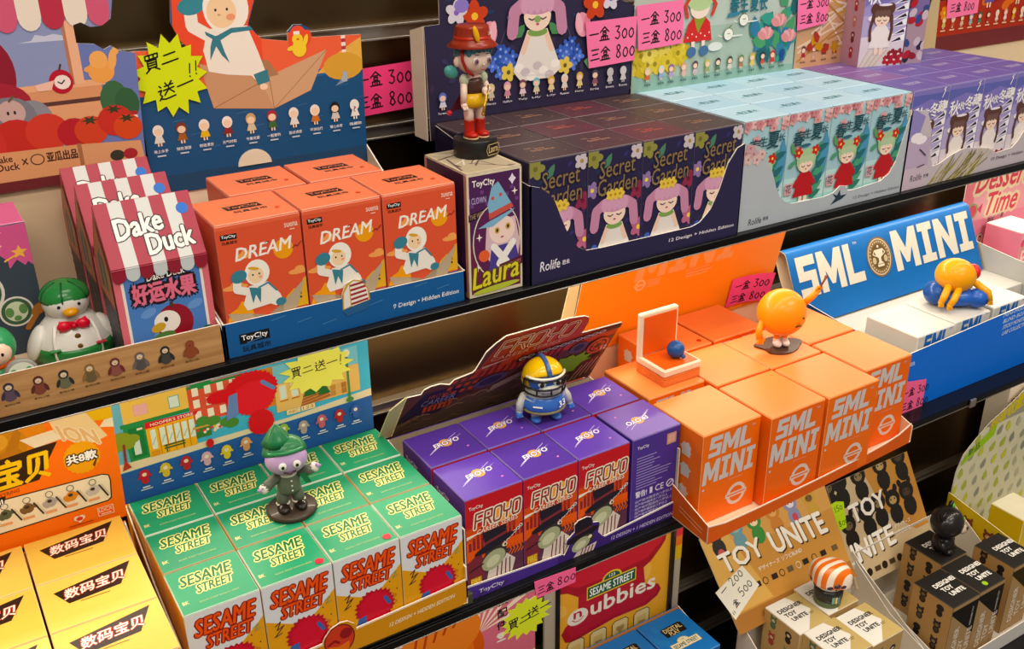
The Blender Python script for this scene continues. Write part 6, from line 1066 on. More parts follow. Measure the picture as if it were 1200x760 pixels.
# white cartons in the blue tray, rolled blue card
A = Art(); A.text('SML BUILDING TOYS', 1.44, .092, 1.52, .099, '#e6eef8', .02, .25)
BLU = '#0870dc'
A = Art()
for i, s_ in enumerate(('MINI-FIGURE', 'BLIND BOX BY', 'STICKY MONSTER', 'LAB COLLECTION')): A.text(s_, 1.425 + .002 * i, .104 - .011 * i, 1.49 + .01 * (i % 2), .111 - .011 * i, '#cfdff2', .03, .3, .04)
A.text('BLIND BOX SER', 1.165, .078, 1.218, .084, '#cfdff2', .03)
blut = tray('display_tray', 'royal blue tray holding the small white cartons', 1.182, 1.652, .829, 1.062, Z0, [(1.182, 0), (1.652, 0), (1.652, .119), (1.475, .113), (1.207, .1), (1.182, .099)], .107, .125, BLU, '#b9b8b4', A, side='#1a62b4', backh=.1)
part('tray_insert', MB().box(1.186, 1.65, .9375, 1.058, Z0 + .0016, Z0 + .075, PAPER('#c3c2bd')), blut, label='pale grey card insert')
WHT = carton(.0855, .0955, .1178, '#dcdad6', '#e9e8e6', None, None, None, edge='#f1f0ee')
A = Art(); A.merge(a_smlwhite(), 0, .72); WHT = carton(.0855, .0955, .1178, '#d0cec8', '#cfcdc6', A, None, None, edge='#f1f0ee')
for x, y, n in ((1.224, .8345, 'left'), (1.3155, .8375, 'middle'), (1.4125, .8395, 'right')): place(WHT, 'carton', (x, y, Z0 + .0016), 'white carton with blue lettering, %s one in the blue tray' % n, 'white cartons')
b = MB(); Or = Vector((1.2, 1.02, -.677)); vr = Vector((0, .045, .096)).normalized(); L = .1; path = [(-.012, 0), (.03, 0), (.065, 0), (L, 0)]
prof = [Vector((0, 1.02, -.677)) + vr * s_ for s_ in (-.016, .02, .05, .08, .1)]
c0 = prof[-1]; nb = Vector((0, vr.z, -vr.y))     # backwards normal
for a_ in (25, 55, 85, 115, 145, 172): a2 = math.radians(a_); prof.append(c0 + vr * (.013 * math.sin(a2)) + nb * (.013 * (1 - math.cos(a2))))
prof += [c0 + nb * .0255 - vr * .035, c0 + nb * .021 - vr * .085, c0 + nb * .016 - vr * .115]
prof = [p for p in prof]
xa, xb = 1.1765, 1.6425; bm_ = PAPER('#1f6fc0'); V = [(xa, p.y, p.z) for p in prof] + [(xb, p.y, p.z) for p in prof]; n_ = len(prof); b.add(V, [(i, n_ + i, n_ + i + 1, i + 1) for i in range(n_ - 1)], bm_, True)
ins = []; 
for i, p in enumerate(prof):
    d = (prof[min(i + 1, n_ - 1)] - prof[max(i - 1, 0)]).normalized(); nrm = Vector((0, d.z, -d.y)); ins.append(p + nrm * .0016)
cm = PAPER('#e9d6bb'); V2 = [(xa, p.y, p.z) for p in ins] + [(xb, p.y, p.z) for p in ins]; b.add(V2, [(i, i + 1, n_ + i + 1, n_ + i) for i in range(n_ - 1)], cm, True)
b.add([V[i] for i in range(n_)] + [V2[i] for i in range(n_)], [(i, i + 1, n_ + i + 1, n_ + i) for i in range(n_ - 1)], cm); b.add([V[n_ + i] for i in range(n_)] + [V2[n_ + i] for i in range(n_)], [(i, n_ + i, n_ + i + 1, i + 1) for i in range(n_ - 1)], cm)
D = Art(); W_ = '#e9e4d8'; D.glyphs(GL, 'SML', -.008, .028, .143, .096, W_, .1, 0); D.text('TM', .128, .092, .137, .096, W_, .03); D.glyphs(GL, 'MINI', .222, .026, .431, .0965, W_, .1, 0)
D.ell(.185, .06, .0305, .0345, '#8a6f45', 0, 36); D.ell(.185, .06, .0275, .0315, '#e3d9c4', 0, 32); D.ell(.185, .06, .026, .03, '#8a6f45', 0, 32); D.ell(.185, .06, .0195, .0225, '#6a5434', 0, 28)
for i in range(28): a_ = i * math.pi / 14; D.rect(.185 + .0228 * math.cos(a_) - .0011, .06 + .0262 * math.sin(a_) - .0011, .185 + .0228 * math.cos(a_) + .0011, .06 + .0262 * math.sin(a_) + .0011, '#e3d9c4')
D.poly([(.174, .073), (.196, .073), (.193, .062), (.188, .058), (.188, .052), (.193, .048), (.177, .048), (.182, .052), (.182, .058), (.177, .062)], '#e9e0cc'); D.line([(.174, .071), (.170, .066), (.177, .062)], .0018, '#e9e0cc'); D.line([(.196, .071), (.2, .066), (.193, .062)], .0018, '#e9e0cc'); D.rect(.177, .043, .193, .047, '#e9e0cc'); D.ell(.185, .078, .0025, .0025, '#e9e0cc', 0, 10)
for s_ in (-1, 1): D.ell(.185 + .014 * s_, .055, .0045, .006, '#c9bc9c', 0, 12)
b.art(D, Or, (1, 0, 0), vr, off=.0004, clip=(-.0235, -.015, .4425, .0995)); part('header_card', b, blut, label='rolled blue card with white block lettering')
# blue beetle toy carrying the yellow ball
t = thing('crawling_toy', 'yellow orange ball toy lying over a blue crawling toy on the white cartons', 'toy', (1.372, .884, Z0 + .0016 + .1178), None, -30); B2 = PLASTIC('#2a5cb4', .3); Y2 = PLASTIC('#eda52e', .35)
b = MB().ball((0, 0, .0165), (.038, .027, .0165), B2, (0, 0, -8), 28, 14); b.ball((.0285, -.014, .0165), (.019, .0165, .0155), B2); part('blue_body', b, t, True, 'blue lower body')
part('shell_rim', MB().ball((-.030, .004, .0195), (.0185, .0225, .0185), PLASTIC('#22509e', .3), (0, 0, 0), 24, 12), t, True); b = MB()
for y_ in (-.0235, -.030): b.ball((.038 + (y_ + .03) * .6, y_ + .0015, .0175), (.0028, .0018, .0022), PLASTIC('#17305e'), seg=8, rings=6)
part('blue_face', b, t, True); part('ball', MB().ball((-.004, .002, .0490), (.0315, .029, .0275), Y2, (0, 10, 0), 32, 20), t, True, 'yellow orange ball')
for s_, p0, p1, p2 in ((0, (-.022, -.018, .038), (-.031, -.028, .026), (-.036, -.031, .017)), (1, (-.008, -.023, .034), (-.017, -.033, .023), (-.024, -.036, .014)), (2, (.026, -.010, .039), (.042, -.020, .028), (.0445, -.025, .016))):
    b = MB().tube([p0, p1, p2], [.0058, .0056, .0046], Y2, 12)
    for q in range(3): b.ball((p2[0] + (q - 1) * .003, p2[1] - .002, p2[2] - .004), (.0018, .002, .003), Y2, seg=8, rings=6)
    part('limb', b, t, True)
part('red_cap', MB().ball((.026, .006, .053), (.0095, .0145, .0125), PLASTIC('#d02a34', .3)), t, True, 'red cap')
b_ = [(1.196, -.714), (1.2495, -.7235), (1.2505, -.776), (1.203, -.771)]
paper_sign('small pink price sign on the blue tray beside the last orange carton', b_, (0, .8262, 0), col='#ff6f9f', lines=(('一盒 300', 1.199, -.7425, .014, -.02), ('三盒 800', 1.2, -.766, .0145, -.02)), w=.11)
lone('shelf_clip', MB().box(1.325, 1.3375, .7925, .7965, ZB - .012, ZB + .002, STEEL, .0008), 'silver clip on the shelf edge below the blue tray', 'shelf clip', (1.33, .795, ZB - .012))

# pink dessert tray
pk = tray('display_tray', 'pink sweet shop tray at the right end of the middle shelf', 1.657, 2.05, .86, 1.0905, Z0, [(1.657, 0), (2.05, 0), (2.05, .05), (1.657, .05)], .05, .12, '#ee8fae', '#f2c9d2', None, side='#e98fa8')
D = Art(); D.rect(0, -.05, .42, .25, '#f3a0b8'); D.rect(0, .07, .42, .25, '#f7b9c4'); D.ell(.012, .168, .018, .022, '#f3d96a', 0, 18); D.rect(.0, .1, .03, .2, '#f08a9c'); D.ell(.012, .168, .016, .022, '#f6e48a', 0, 18)
for tx_, x0, y0, x1, y1 in (('Dessert', .03, .125, .19, .175), ('Time', .065, .075, .165, .118)): D.text(tx_, x0, y0, x1, y1, '#d94a62', .03, .25, .0, '#f6ecc8', .007); D.text(tx_, x0, y0, x1, y1, '#e0506a', .03, .25, .0)
D.ell(.03, .09, .018, .016, '#9ab87a', 0, 20); D.ell(.03, .09, .014, .0125, '#e0506a', 0, 18); D.poly([(.045, .092), (.06, .102), (.058, .082)], '#e0506a'); D.poly([(.015, .088), (.0, .098), (.002, .078)], '#e0506a')
D.text('甜品', .085, .055, .105, .067, '#5a3a3a', .02); D.text('屋', .125, .062, .133, .071, '#5a3a3a', .02)
for i, (x, y) in enumerate(((.035, .018), (.07, .026), (.105, .034), (.14, .042), (.008, .012))): D.ell(x, y, .013, .015, ['#e0607a', '#9ab09a', '#f0a8b8'][i % 3], 0, 18); D.ell(x, y, .0112, .0132, '#f6dccc', 0, 18); D.chibi(x, y - .011, .021, ['#7a4a3a', '#4a3a34', '#c98a5a'][i % 3], ['#a83a3a', '#e0c0a0', '#5a3a3a'][i % 3])
header(pk, [(0, -.03), (.39, -.03), (.39, .235), (.0, .235)], (1.66, 1.0868, -.70), mat='#f3a0b8', art=D, clip=(0, -.03, .39, .235))
A = Art(); A.rect(0, 0, 1, 1.8, '#c9a894'); A.rect(0, 1.45, 1, 1.8, '#f0b4c4'); A.text('POP', .12, .85, .9, 1.3, '#f0d8d4', .04, 0, .1, '#d9788c', .03)
for i in range(5): A.ell(.1 + .2 * i, 1.5, .09, .1, '#d9506a', 0, 12)
POP = carton(.075, .075, .134, '#e08aa0', '#efe6e0', A, None, None)
place(POP, 'carton', (1.725, 1.0, Z0 + .0016), 'pink and tan carton in front of the sweet shop card', None)
# ------------------------------------------------------------------ bottom shelf
Z0 = ZC + .0005
# pink striped card at the left
b = MB().prism([(.39, -.30), (.706, -.30), (.706, .235), (.39, .235)], (0, 1.085, -1.078 - .003), t=.002, mat=PAPER('#e9a0ac'), back=PAPER('#e8dcc6'))
D = Art(); D.rect(.39, -.30, .706, .235, '#d9748c')
for i in range(12): a0 = math.radians(8 + 15 * i); D.poly([(.60, -.02), (.60 + .5 * math.cos(a0), -.02 + .5 * math.sin(a0)), (.60 + .5 * math.cos(a0 + .12), -.02 + .5 * math.sin(a0 + .12))], '#f6e3d4')
D.ell(.535, -.045, .075, .075, '#d9622a', 0, 30); D.ell(.53, -.05, .062, .062, '#e87a30', 0, 30); D.ell(.535, .0, .07, .05, '#e8853a', 0, 24); D.ell(.48, -.06, .03, .04, '#f0a050', 0, 18)
for i in range(6): D.line([(.488 + .017 * i, -.01 + .006 * i), (.495 + .018 * i, .03 + .002 * (i % 2))], .0045, '#b84a1c')
D.ell(.53, -.065, .03, .026, '#f6ecdc', 0, 18); D.poly([(.516, -.038), (.545, -.036), (.53, -.055)], '#3a241c'); D.rect(.65, -.30, .706, -.1, '#f0d6c8')
for i, s_ in enumerate(('換', '配', '件', '!')): D.text(s_, .637 - .0015 * i, .016 - .0235 * i, .655 - .0015 * i, .033 - .0235 * i, '#221a18' if i < 3 else '#f6ece4', .03)
b.art(D, (0, 1.085, -1.081), clip=(.39, -.30, .706, .235)); lone('display_card', b, 'pink rayed card with a round orange shape under the middle shelf', 'display card', (.548, 1.085, ZC))

# framed card with the red banner
t = thing('display_card', 'yellow orange framed card with a red banner and white lettering', 'display card', (.862, 1.085, ZC)); FR = PLASTIC('#151517', .3)
b = MB().prism([(.748, -1.379), (.992, -1.379), (.992, -.99), (.748, -.99)], (0, 1.0845, 0), t=.002, mat=PAPER('#eab04a'), back=PAPER('#e8dcc6')); D = Art(); D.rect(0, -.13, .28, .26, '#edae44'); rd = random.Random(6)
for i in range(24): D.ell(rd.random() * .26, rd.random() * .3 - .12, .018, .012, '#f2bd5c', rd.random() * 180, 10)
D.poly([(.018, .172), (.03, .178), (.075, .2), (.2, .21), (.25, .215), (.246, .178), (.236, .165), (.215, .145), (.2, .138), (.205, .1), (.235, .088), (.242, .074), (.235, .062), (.21, .052), (.14, .055), (.05, .044), (.036, .05), (.028, .07), (.036, .082), (.062, .1), (.062, .135), (.04, .152), (.022, .158)], '#a81f2e')
D.poly([(.03, .174), (.075, .19), (.2, .2), (.24, .205), (.238, .18), (.205, .156), (.1, .152), (.06, .155)], '#c92c3a'); D.poly([(.062, .138), (.2, .14), (.2, .1), (.062, .104)], '#b82433'); D.poly([(.036, .078), (.06, .096), (.2, .098), (.235, .084), (.232, .068), (.2, .058), (.13, .062), (.05, .052)], '#b82433')
signplate(D, .079, .1195, .1045); D.text('ubbies', .0885, .084, .2275, .1155, '#f6efe4', .04, .0, .0); D.ell(.061, .094, .0215, .0165, '#f3ebe2', 0, 30)
D.text('n', .053, .092, .069, .1045, '#b82433', .06); D.line([(.050, .0905), (.055, .086), (.062, .0845), (.069, .087), (.073, .0915)], .0016, '#b82433')
for i in range(4): x = .040 + .0475 * i; D.poly([(x, .0), (x + .036, .0), (x + .036, .041), (x + .03, .047), (x + .006, .047), (x, .041)], '#2a2018'); D.poly([(x + .0015, .0), (x + .0345, .0), (x + .0345, .0405), (x + .0295, .0455), (x + .0065, .0455), (x + .0015, .0405)], '#e6cf9a'); D.rect(x + .008, .012, x + .028, .034, '#d9bd7c'); (D.ell(x + .014, .028, .0045, .004, '#a8905a', 0, 12), D.ell(x + .022, .028, .0045, .004, '#a8905a', 0, 12), D.poly([(x + .0095, .027), (x + .0265, .027), (x + .018, .016)], '#a8905a')) if i == 2 else D.rect(x + .011, .018, x + .025, .022, '#a8905a')
b.art(D, (.73, 1.0845, -1.25), clip=(.018, -.129, .262, .26)); part('printed_panel', b, t)
for x in (.744, .988): part('frame_bar', MB().box(x, x + .0075, 1.078, 1.0865, -1.379, -.985, FR, .0008), t, label='black frame bar')
for x0, x1, n in ((.722, .744, 0), (.9955, 1.0125, 1)):
    b = MB().box(x0, x1, 1.0815, 1.0865, -1.379, -.985, PAPER('#b3a898'), .0006)
    if n: A = Art(); A.rect(0, .285, .017, .33, '#e8402f'); A.rect(0, .3, .017, .4, '#e23a44'); A.rect(0, .255, .017, .3, '#d9b424'); A.rect(0, .285, .017, .305, '#e0762c'); b.art(A, (x0, 1.0815, -1.379))
    part('side_strip', b, t, label='grey beige side strip')
# signs hanging on the shelf edge
b_ = burst(.5045, -.812, .035, .029, 16, .76, 6, .08)
paper_sign('lime star sign hanging on the middle shelf edge below the purple tray', b_, (0, .7938, 0), col='#dbe64a', lines=(('買二', .479, -.8225, .0145, .1), ('送一', .5065, -.8165, .0145, .1)), w=.1, group='star burst signs')
paper_sign('pink price sign hanging on the shelf edge above the framed banner card', [(.5165, -.7665), (.576, -.7705), (.576, -.7925), (.5195, -.7925)], (0, .7952, 0), col='#ff6f9f', lines=(('三盒', .5215, -.7885, .0125, .0), ('800', .5495, -.7865, .0115, .0)), w=.11)

# blue cartons
bt = tray('display_tray', 'blue tray with an orange inner rim under the framed banner card', .80, 1.006, .952, 1.073, Z0, [(.80, 0), (1.006, 0), (1.006, .12), (.80, .12)], .14, .158, '#2b6cb8', '#e09a5a', None, side='#e0a068')
BLUE = carton(.0955, .1095, .156, '#1f66b4', '#2673c2', None, a_bluetop(), edge='#5a9ad8')
place(BLUE, 'carton', (.807, .957, Z0 + .0016), 'blue carton with a cream street sign print, left one under the framed card', 'blue cartons')
place(BLUE, 'carton', (.9065, .958, Z0 + .0016), 'blue carton with a cream street sign print, right one beside the black gap', 'blue cartons')

# kraft toy trays: a shared builder for the two
def kraft_tray(label, x0, x1, y0, y1, sideb, inner, O, v, pts, art, mat, cap):
    t = tray('display_tray', label, x0, x1, y0, y1, Z0, [(x0, 0), (x1, 0), (x1, .035), (x0, .035)], .04, sideb, '#e9e6e0', inner, None, side='#efece6', backh=sideb - .006)
    header(t, pts, O, v, mat=mat, art=art, clip=(min(p[0] for p in pts), min(p[1] for p in pts), max(p[0] for p in pts), max(p[1] for p in pts)))
    return t
D = Art(); D.rect(0, -.04, .34, .16, '#c8924a'); D.rect(0, .1, .34, .16, '#d2a05a'); D.poly([(0, .0), (.11, .0), (.06, .16), (.0, .16)], '#d9ad62')
for (x, y), (c, e_) in zip(((.04, .112), (.09, .108), (.134, .106), (.183, .108), (.23, .11), (.278, .106)), (('#2a2422', '#f0ece4'), ('#6f9aa8', '#8fb4bc'), ('#3f8a3f', '#f3d9b8'), ('#c9823c', '#e0a866'), ('#8a90b8', '#e4e0ec'), ('#c9a04a', '#7a5a2a'))): toyfig(D, x, y - .012, .058, c, None, c != '#3f8a3f', e_)
D.ell(.04, .106, .008, .008, '#c05a5a', 0, 12); D.ell(.23, .112, .007, .008, '#c84a5a', 0, 12); D.rect(.172, .098, .194, .108, '#7a4a24')
for s_, x0, y0, x1, y1, sl in (('TOY', .03, .072, .130, .105, .02), ('UNITE', .154, .066, .29, .106, -.02)): D.text(s_, x0 + .002, y0 - .003, x1 + .002, y1 - .003, '#3a2a18', .05, -.08, sl); D.text(s_, x0, y0, x1, y1, '#f6f2ea', .05, -.08, sl)
D.text('デザイナーズ', .102, .0495, .155, .058, '#f3ece0', .02, 0); D.text('ソフビBLIND', .16, .0495, .212, .058, '#f3ece0', .02, 0)
for i, x in enumerate((.088, .107, .13, .149, .17, .191, .21, .233, .257, .288)): (D.ell(x, .031, .0065, .0068, ['#2a2018', '#e9dcc0'][i == 5], 0, 14), D.ell(x, .031, .005, .0052, '#c8924a' if i % 2 else '#3a2a1c', 0, 12)) if i in (1, 3, 5, 7) else D.rect(x - .007, .026, x + .007, .036, '#2a2018' if i not in (4, 9) else '#6a5a40')
D.rect(0, -.04, .34, -.003, '#a8743a')
tuw = kraft_tray('white tray with a golden brown toy card holding the white and gold topped cartons', 1.09, 1.397, .795, 1.004, .138, '#d9d2c6', (1.06, 1.0, -1.224), (0, .088, .1), [(.009, -.034), (.310, -.034), (.3095, .0), (.3285, .145), (.006, .145)], D, '#c8924a', None)
part('partition', MB().prism([(0, 0), (.205, 0), (.205, .14), (.03, .045), (0, .04)], (1.3995, .797, Z0), (0, 1, 0), (0, 0, 1), .0014, PAPER('#d9d3c8'), PAPER('#cfc8bc'), PAPER('#efe9de')), tuw, label='pale card divider')
TUW = carton(.0775, .0835, .1565, '#c9ab74', '#e2ddd2', a_tuside(False), a_tuwtop(), a_tuside(False), edge='#efe9dc')
for x, y, n in ((1.1405, .8165, 'front left'), (1.2165, .8135, 'front right'), (1.1325, .9005, 'back left'), (1.2125, .9085, 'back right, under the sushi toy')): place(TUW, 'carton', (x, y, Z0 + .0016), 'white and gold topped carton with black lettering, %s' % n, 'white and gold topped cartons')
b_ = [(-.006, .049), (.071, .0725), (.0895, .029), (.012, -.0075)]
vv = Vector((0, .088, .1)).normalized(); On = Vector((1.06, 1.0, -1.224)) + Vector((1, 0, 0)).cross(vv) * .0012
A1 = MB().prism(b_, On, (1, 0, 0), vv, .0004, MAT('#eceadf', .6, 0, .03, 20)); A = Art(); A.hand('一 200', .0, .0, .0155, '#171716', .1, .2, 0); B1 = Art(); B1.merge(A, .0085, .0365, 1, 1, 20); A = Art(); A.hand('盒', .0, .0, .012, '#171716', .12, .2, 0); A.hand('500', .0245, .003, .0155, '#171716', .1, .2, 0); B1.merge(A, .0235, .0105, 1, 1, 22); B1.line([(.012, .0065), (.0135, .0015)], .0012, '#171716'); B1.line([(.016, .008), (.0175, .003)], .0012, '#171716')
A1.art(B1, On, (1, 0, 0), vv, off=.0001); lone('price_note', A1, 'tilted white paper price note on the golden brown toy card', 'price sign', tuple(On + Vector((.04, 0, 0))))
# sushi toy
t = thing('sushi_figurine', 'toy with a salmon striped sushi cap on the white topped cartons', 'figurine', (1.2405, .938, Z0 + .0016 + .1565), None, -25)
part('base', MB().lathe([(.0235, 0), (.0245, .0015), (.0245, .0075), (.0225, .011)], (0, 0, .0001), PLASTIC('#5d6a48'), 28), t, True, 'olive green base')
b = MB().lathe([(.0225, 0), (.0255, .005), (.026, .018), (.0235, .026)], (0, 0, .0095), PLASTIC('#2b2d2c'), 28); A = Art(); A.rect(-.006, -.007, -.001, .007, '#7fae8a'); A.rect(.0, -.007, .004, .007, '#d9c98a'); A.rect(.005, -.007, .008, .007, '#5a8a9a'); b.art(A, (.002, -.0262, .020)); part('body', b, t, True)
part('rice_head', MB().ball((0, 0, .0455), (.0275, .0255, .0175), PLASTIC('#ddd8d8'), (0, 0, 0), 28, 14), t, True); b = MB()
for x_ in (.002, .0155): b.ball((x_, -.0245 + x_ * .15, .0425), (.0022, .0013, .0024), PLASTIC('#222222', .2), seg=10, rings=6)
part('eyes', b, t, True); b = MB()
for i in range(16): a_ = 2 * math.pi * i / 16; b.ball((.0305 * math.cos(a_), .0265 * math.sin(a_), .0545 - .003 * (i % 2)), (.0075, .0075, .0055), PLASTIC('#3b2a3a'), seg=10, rings=8)
part('seaweed_rim', b, t, True, 'dark seaweed rim')
mt = bpy.data.materials.new('salmon_stripes'); mt.use_nodes = True; nt = mt.node_tree; bs = nt.nodes['Principled BSDF']; bs.inputs['Roughness'].default_value = .3
tc = nt.nodes.new('ShaderNodeTexCoord'); mp = nt.nodes.new('ShaderNodeMapping'); mp.inputs['Rotation'].default_value = (0, 0, math.radians(-28)); sx_ = nt.nodes.new('ShaderNodeSeparateXYZ'); m1 = nt.nodes.new('ShaderNodeMath'); m1.operation = 'MULTIPLY'; m1.inputs[1].default_value = 1 / .0152
m2 = nt.nodes.new('ShaderNodeMath'); m2.operation = 'FRACT'; m3 = nt.nodes.new('ShaderNodeMath'); m3.operation = 'GREATER_THAN'; m3.inputs[1].default_value = .52; mx = nt.nodes.new('ShaderNodeMix'); mx.data_type = 'RGBA'; mx.inputs[6].default_value = (*lin('#ea7628'), 1); mx.inputs[7].default_value = (*lin('#f6e6d6'), 1)
for a_, b_ in ((tc.outputs['Object'], mp.inputs['Vector']), (mp.outputs['Vector'], sx_.inputs[0]), (sx_.outputs['Y'], m1.inputs[0]), (m1.outputs[0], m2.inputs[0]), (m2.outputs[0], m3.inputs[0]), (m3.outputs[0], mx.inputs[0]), (mx.outputs[2], bs.inputs['Base Color'])): nt.links.new(a_, b_)
b = MB(); N_, M_ = 48, 20; V = []; sq = lambda c_, e_: math.copysign(abs(c_) ** e_, c_)
for j in range(M_ + 1):
    ph = -.45 + (math.pi / 2 + .45) * j / M_
    for i in range(N_):
        a_ = 2 * math.pi * i / N_; cp = max(0.0, math.cos(ph)) ** .55; x_, y_, z_ = .0365 * sq(math.cos(a_), .7) * cp, .0305 * sq(math.sin(a_), .7) * cp, .0275 * sq(math.sin(ph), .8); V.append((x_, y_ * math.cos(.2) + z_ * math.sin(.2) * .4, .0575 + z_ * math.cos(.2) - .12 * x_ - .1 * y_))
b.add(V, [(j * N_ + i, j * N_ + (i + 1) % N_, (j + 1) * N_ + (i + 1) % N_, (j + 1) * N_ + i) for j in range(M_) for i in range(N_)] + [tuple(range(N_))[::-1]], mt, True)
part('salmon_cap', b, t, True, 'orange salmon slice with white stripes')

# black and kraft cartons
D = Art(); D.rect(-.03, -.09, .24, .16, '#c9b491'); D.poly([(.09, .16), (.24, .16), (.24, .0), (.19, .0), (.12, .06)], '#c08a46')
for i, (x, y) in enumerate(((-.008, .119), (.024, .119), (.077, .117), (.142, .119), (.198, .121), (.016, .036), (.07, .044), (.108, .052), (.15, .046), (.193, .05))): toyfig(D, x, y - .02, .07, '#221d1a', None, i not in (2, 7), ['#6a5a44', '#221d1a', '#8a7350', '#b89a68', '#4a3c2e'][i % 5])
for s_, x0, y0, x1, y1 in (('TOY', .03, .064, .13, .099), ('UNITE', -.02, -.012, .126, .026)): D.text(s_, x0 + .002, y0 - .003, x1 + .002, y1 - .003, '#2a2018', .05, -.08, .04); D.text(s_, x0, y0, x1, y1, '#f6f2ea', .05, -.08, .04)
D.text('デザイナーズ', .132, .019, .18, .028, '#f3ece0', .02); D.text('ソフビBLIND', .13, .006, .176, .015, '#f3ece0', .02)
for i, x in enumerate((.034, .058, .078, .1, .122, .146)): D.ell(x, -.036, .0078, .0078, '#2a2018', 0, 14) if i % 2 == 0 else D.rect(x - .008, -.041, x + .008, -.031, '#4a3a28')
tub = kraft_tray('white tray with a black toy print card holding the black topped cartons', 1.4035, 1.71, .785, 1.02, .148, '#d8d0c2', (1.4008, 1.0146, -1.2494), (0, .074, .125), [(-.0095, -.055), (.228, -.055), (.228, .152), (-.0095, .152)], D, '#c9b491', None)
dd = Vector((0, .074, .125)).normalized()
TUB = carton(.0755, .0855, .157, '#b3946a', '#23201f', a_tubfront(), a_tubtop(), a_tuside(True), edge='#4a433c')
for x, y, n in ((1.4125, .8005, 'foremost left one beside the pale divider'), (1.490, .8015, 'middle one of the front row'), (1.6045, .8105, 'right one at the picture edge side'), (1.4985, .8900, 'rear one under the black toy')): place(TUB, 'carton', (x, y, Z0 + .0016), 'black topped carton with white lettering, ' + n, 'black topped cartons', sticker=(.03, .012, .157, '#9ac23a', .0055) if 'middle' in n else None)
Ot = Vector((1.4008, 1.0146, -1.2494)) + Vector((1, 0, 0)).cross(dd) * .0014
A1 = MB().prism([(-.0205, .062), (.010, .064), (.0205, .112), (.0015, .1185), (-.0195, .1165)], Ot, (1, 0, 0), dd, .0004, MAT('#b6dc3c', .6, 0, .03, 20)); A = Art(); A.hand('150', -.008, .098, .011, '#171716', .11, .2, .1); A.hand('800', -.008, .069, .011, '#171716', .11, .2, .1); A1.art(A, Ot, (1, 0, 0), dd, off=.0001); lone('price_sign', A1, 'small lime green price tag on the black toy print card', 'price sign', tuple(Ot + dd * .062))
t = thing('bear_figurine', 'small black bear toy with a green ear on the black topped cartons', 'figurine', (1.541, .922, Z0 + .0016 + .157), None, 22); BB = PLASTIC('#1d1b1b', .28)
part('body', MB().lathe([(.0135, 0), (.0195, .003), (.0215, .014), (.0185, .026), (.013, .034)], (0, 0, .0005), BB, 28), t, True)
for s_ in (-1, 1):
    part('foot', MB().ball((.0115 * s_, -.0105, .0065), (.0095, .0125, .0065), BB), t, True); part('arm', MB().tube([(.0185 * s_, 0, .030), (.0255 * s_, -.0055, .0205), (.0235 * s_, -.0105, .0145)], [.0062, .006, .0058], BB, 12), t, True)
    b = MB().ball((.024 * s_, .003, .0885), (.0082, .0055, .0082), BB); part('ear', b, t, True)
part('ear_inside', MB().ball((.0225, -.002, .0885), (.0052, .003, .0052), PLASTIC('#5fae3c')), t, True, 'green inner ear')
part('head', MB().ball((0, 0, .0635), (.0345, .0305, .0295), BB, (0, 0, 0), 32, 20), t, True); b = MB().ball((.006, -.0275, .0555), (.0135, .0085, .0095), PLASTIC('#b9a690'), seg=20, rings=12); b.ball((.007, -.0355, .0595), (.0042, .0024, .003), BB, seg=10, rings=6); part('muzzle', b, t, True, 'tan muzzle'); b = MB()
for x_ in (-.0105, .0215): b.ball((x_, -.0272 + abs(x_ - .005) * .16, .0675), (.0036, .0022, .0042), PLASTIC('#8ac83c', .2), seg=12, rings=8)
part('eyes', b, t, True)

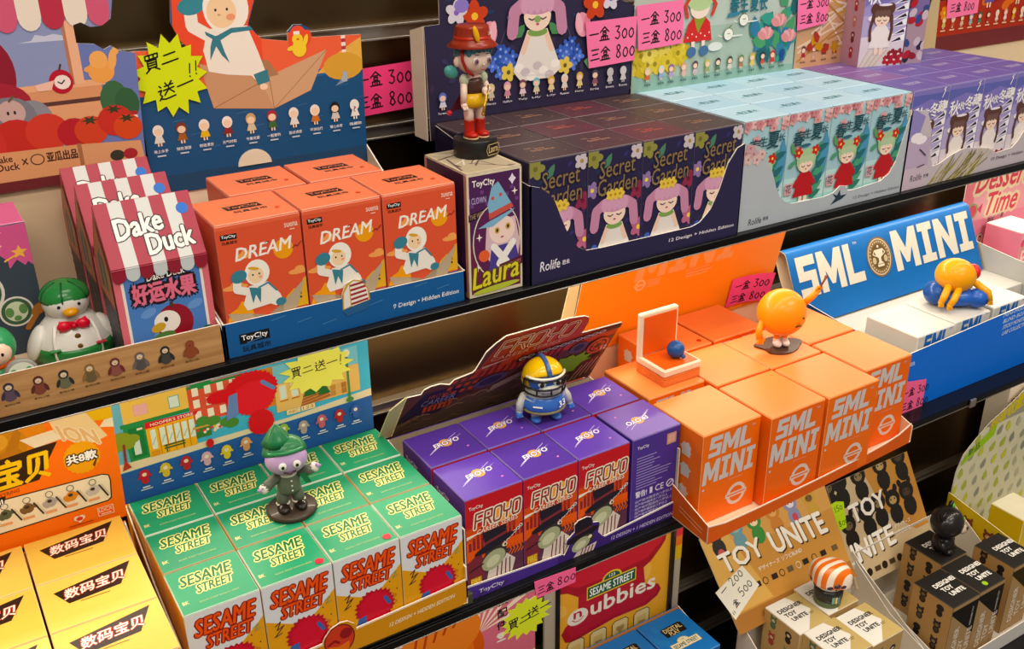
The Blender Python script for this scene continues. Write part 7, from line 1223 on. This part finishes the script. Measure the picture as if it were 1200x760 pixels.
# yellow tray with a leaf pattern card
t = yt = thing('display_tray', 'yellow tray with a leaf pattern card in the lower right corner', 'display tray', (1.93, .9, Z0)); YM = PAPER('#d9b92c'); IM = PAPER('#d8cda6')
part('tray_floor', MB().box(1.716, 2.16, .74, 1.037, Z0, Z0 + .0015, IM), t); part('back_panel', MB().box(1.716, 2.16, 1.0355, 1.037, Z0, Z0 + .15, YM, .0003, front=IM), t)
b = MB().prism([(0, 0), (.297, 0), (.297, .085), (.28, .11), (0, .160)], (1.716, 1.037, Z0), (0, -1, 0), (0, 0, 1), .0016, YM, IM, PAPER('#efe6c4')); D = Art()
for i in range(6): toyfig(D, .055 + .048 * i, .088 - .006 * i, .038, ['#8a4a2c', '#7a3a24', '#4a3a2a', '#c9902a', '#8a4a2c', '#c9a04a'][i], None, True, '#d9b48a'); D.rect(.043 + .048 * i, .080 - .006 * i, .067 + .048 * i, .083 - .006 * i, '#5a4a1c')
b.art(D, (1.716, 1.037, Z0), (0, -1, 0)); part('side_panel', b, t); part('front_lip', MB().box(1.716, 2.16, .74, .7416, Z0, Z0 + .055, YM, .0003), t)
D = Art(); D.rect(0, -.16, .5, .26, '#d4d4bc'); rd = random.Random(14)
for i in range(99): x, y = .01 + .036 * (i % 11) + .016 * ((i // 11) % 2), -.15 + .036 * (i // 11); leaf(D, x, y, .027, .0085, 75 + rd.uniform(-20, 20), ['#a8b84a', '#8c8f86', '#c2c94e', '#9aa08f', '#b4b8a0'][rd.randrange(5)])
D.rect(.05, .135, .32, .26, '#98988f'); D.text('超级收藏家', .10, .125, .225, .165, '#c9bc2a', .04, .1, .25); D.poly([(.02, .062), (.12, .108), (.125, .135), (.03, .085)], '#9ac832'); D.text('新品', .04, .079, .075, .097, '#3f6a1c', .03, 0, .3); D.text('BABY', .03, .112, .065, .122, '#2c2c28', .03, 0, .3)
header(yt, [(.42, .25), (.3, .25), (.23, .205), (.15, .165), (.10, .145), (.06, .118), (.025, .09), (.01, .05), (.006, -.15), (.42, -.15)][::-1], (1.712, 1.0335, -1.2225), (0, .0, .2), mat='#cfcfb8', art=D)
YC = carton(.075, .075, .145, '#d2b31f', '#e9e2c8', None, None, None, edge='#efe6c0'); place(YC, 'carton', (1.775, .90, Z0 + .0016), 'yellow carton with a pale top in front of the leaf pattern card', None)
A = Art(); A.rect(0, 0, 1, 2.2, '#e9dfcf')
for i in range(4): flower(A, .15 + .22 * i, 1.62 - .2 * (i % 2), .1, ['#c8503a', '#8a5a3a'][i % 2], '#e9d8b0'); A.line([(.1, 1.2 + .1 * i), (.5, 1.22 + .1 * i)], .015, '#b8843c')
CC = carton(.19, .05, .40, '#e3d8c6', '#efe8da', A, None, None); place(CC, 'carton', (1.889, 1.05, Z0), 'tall cream carton with red brown prints behind the yellow tray', None)
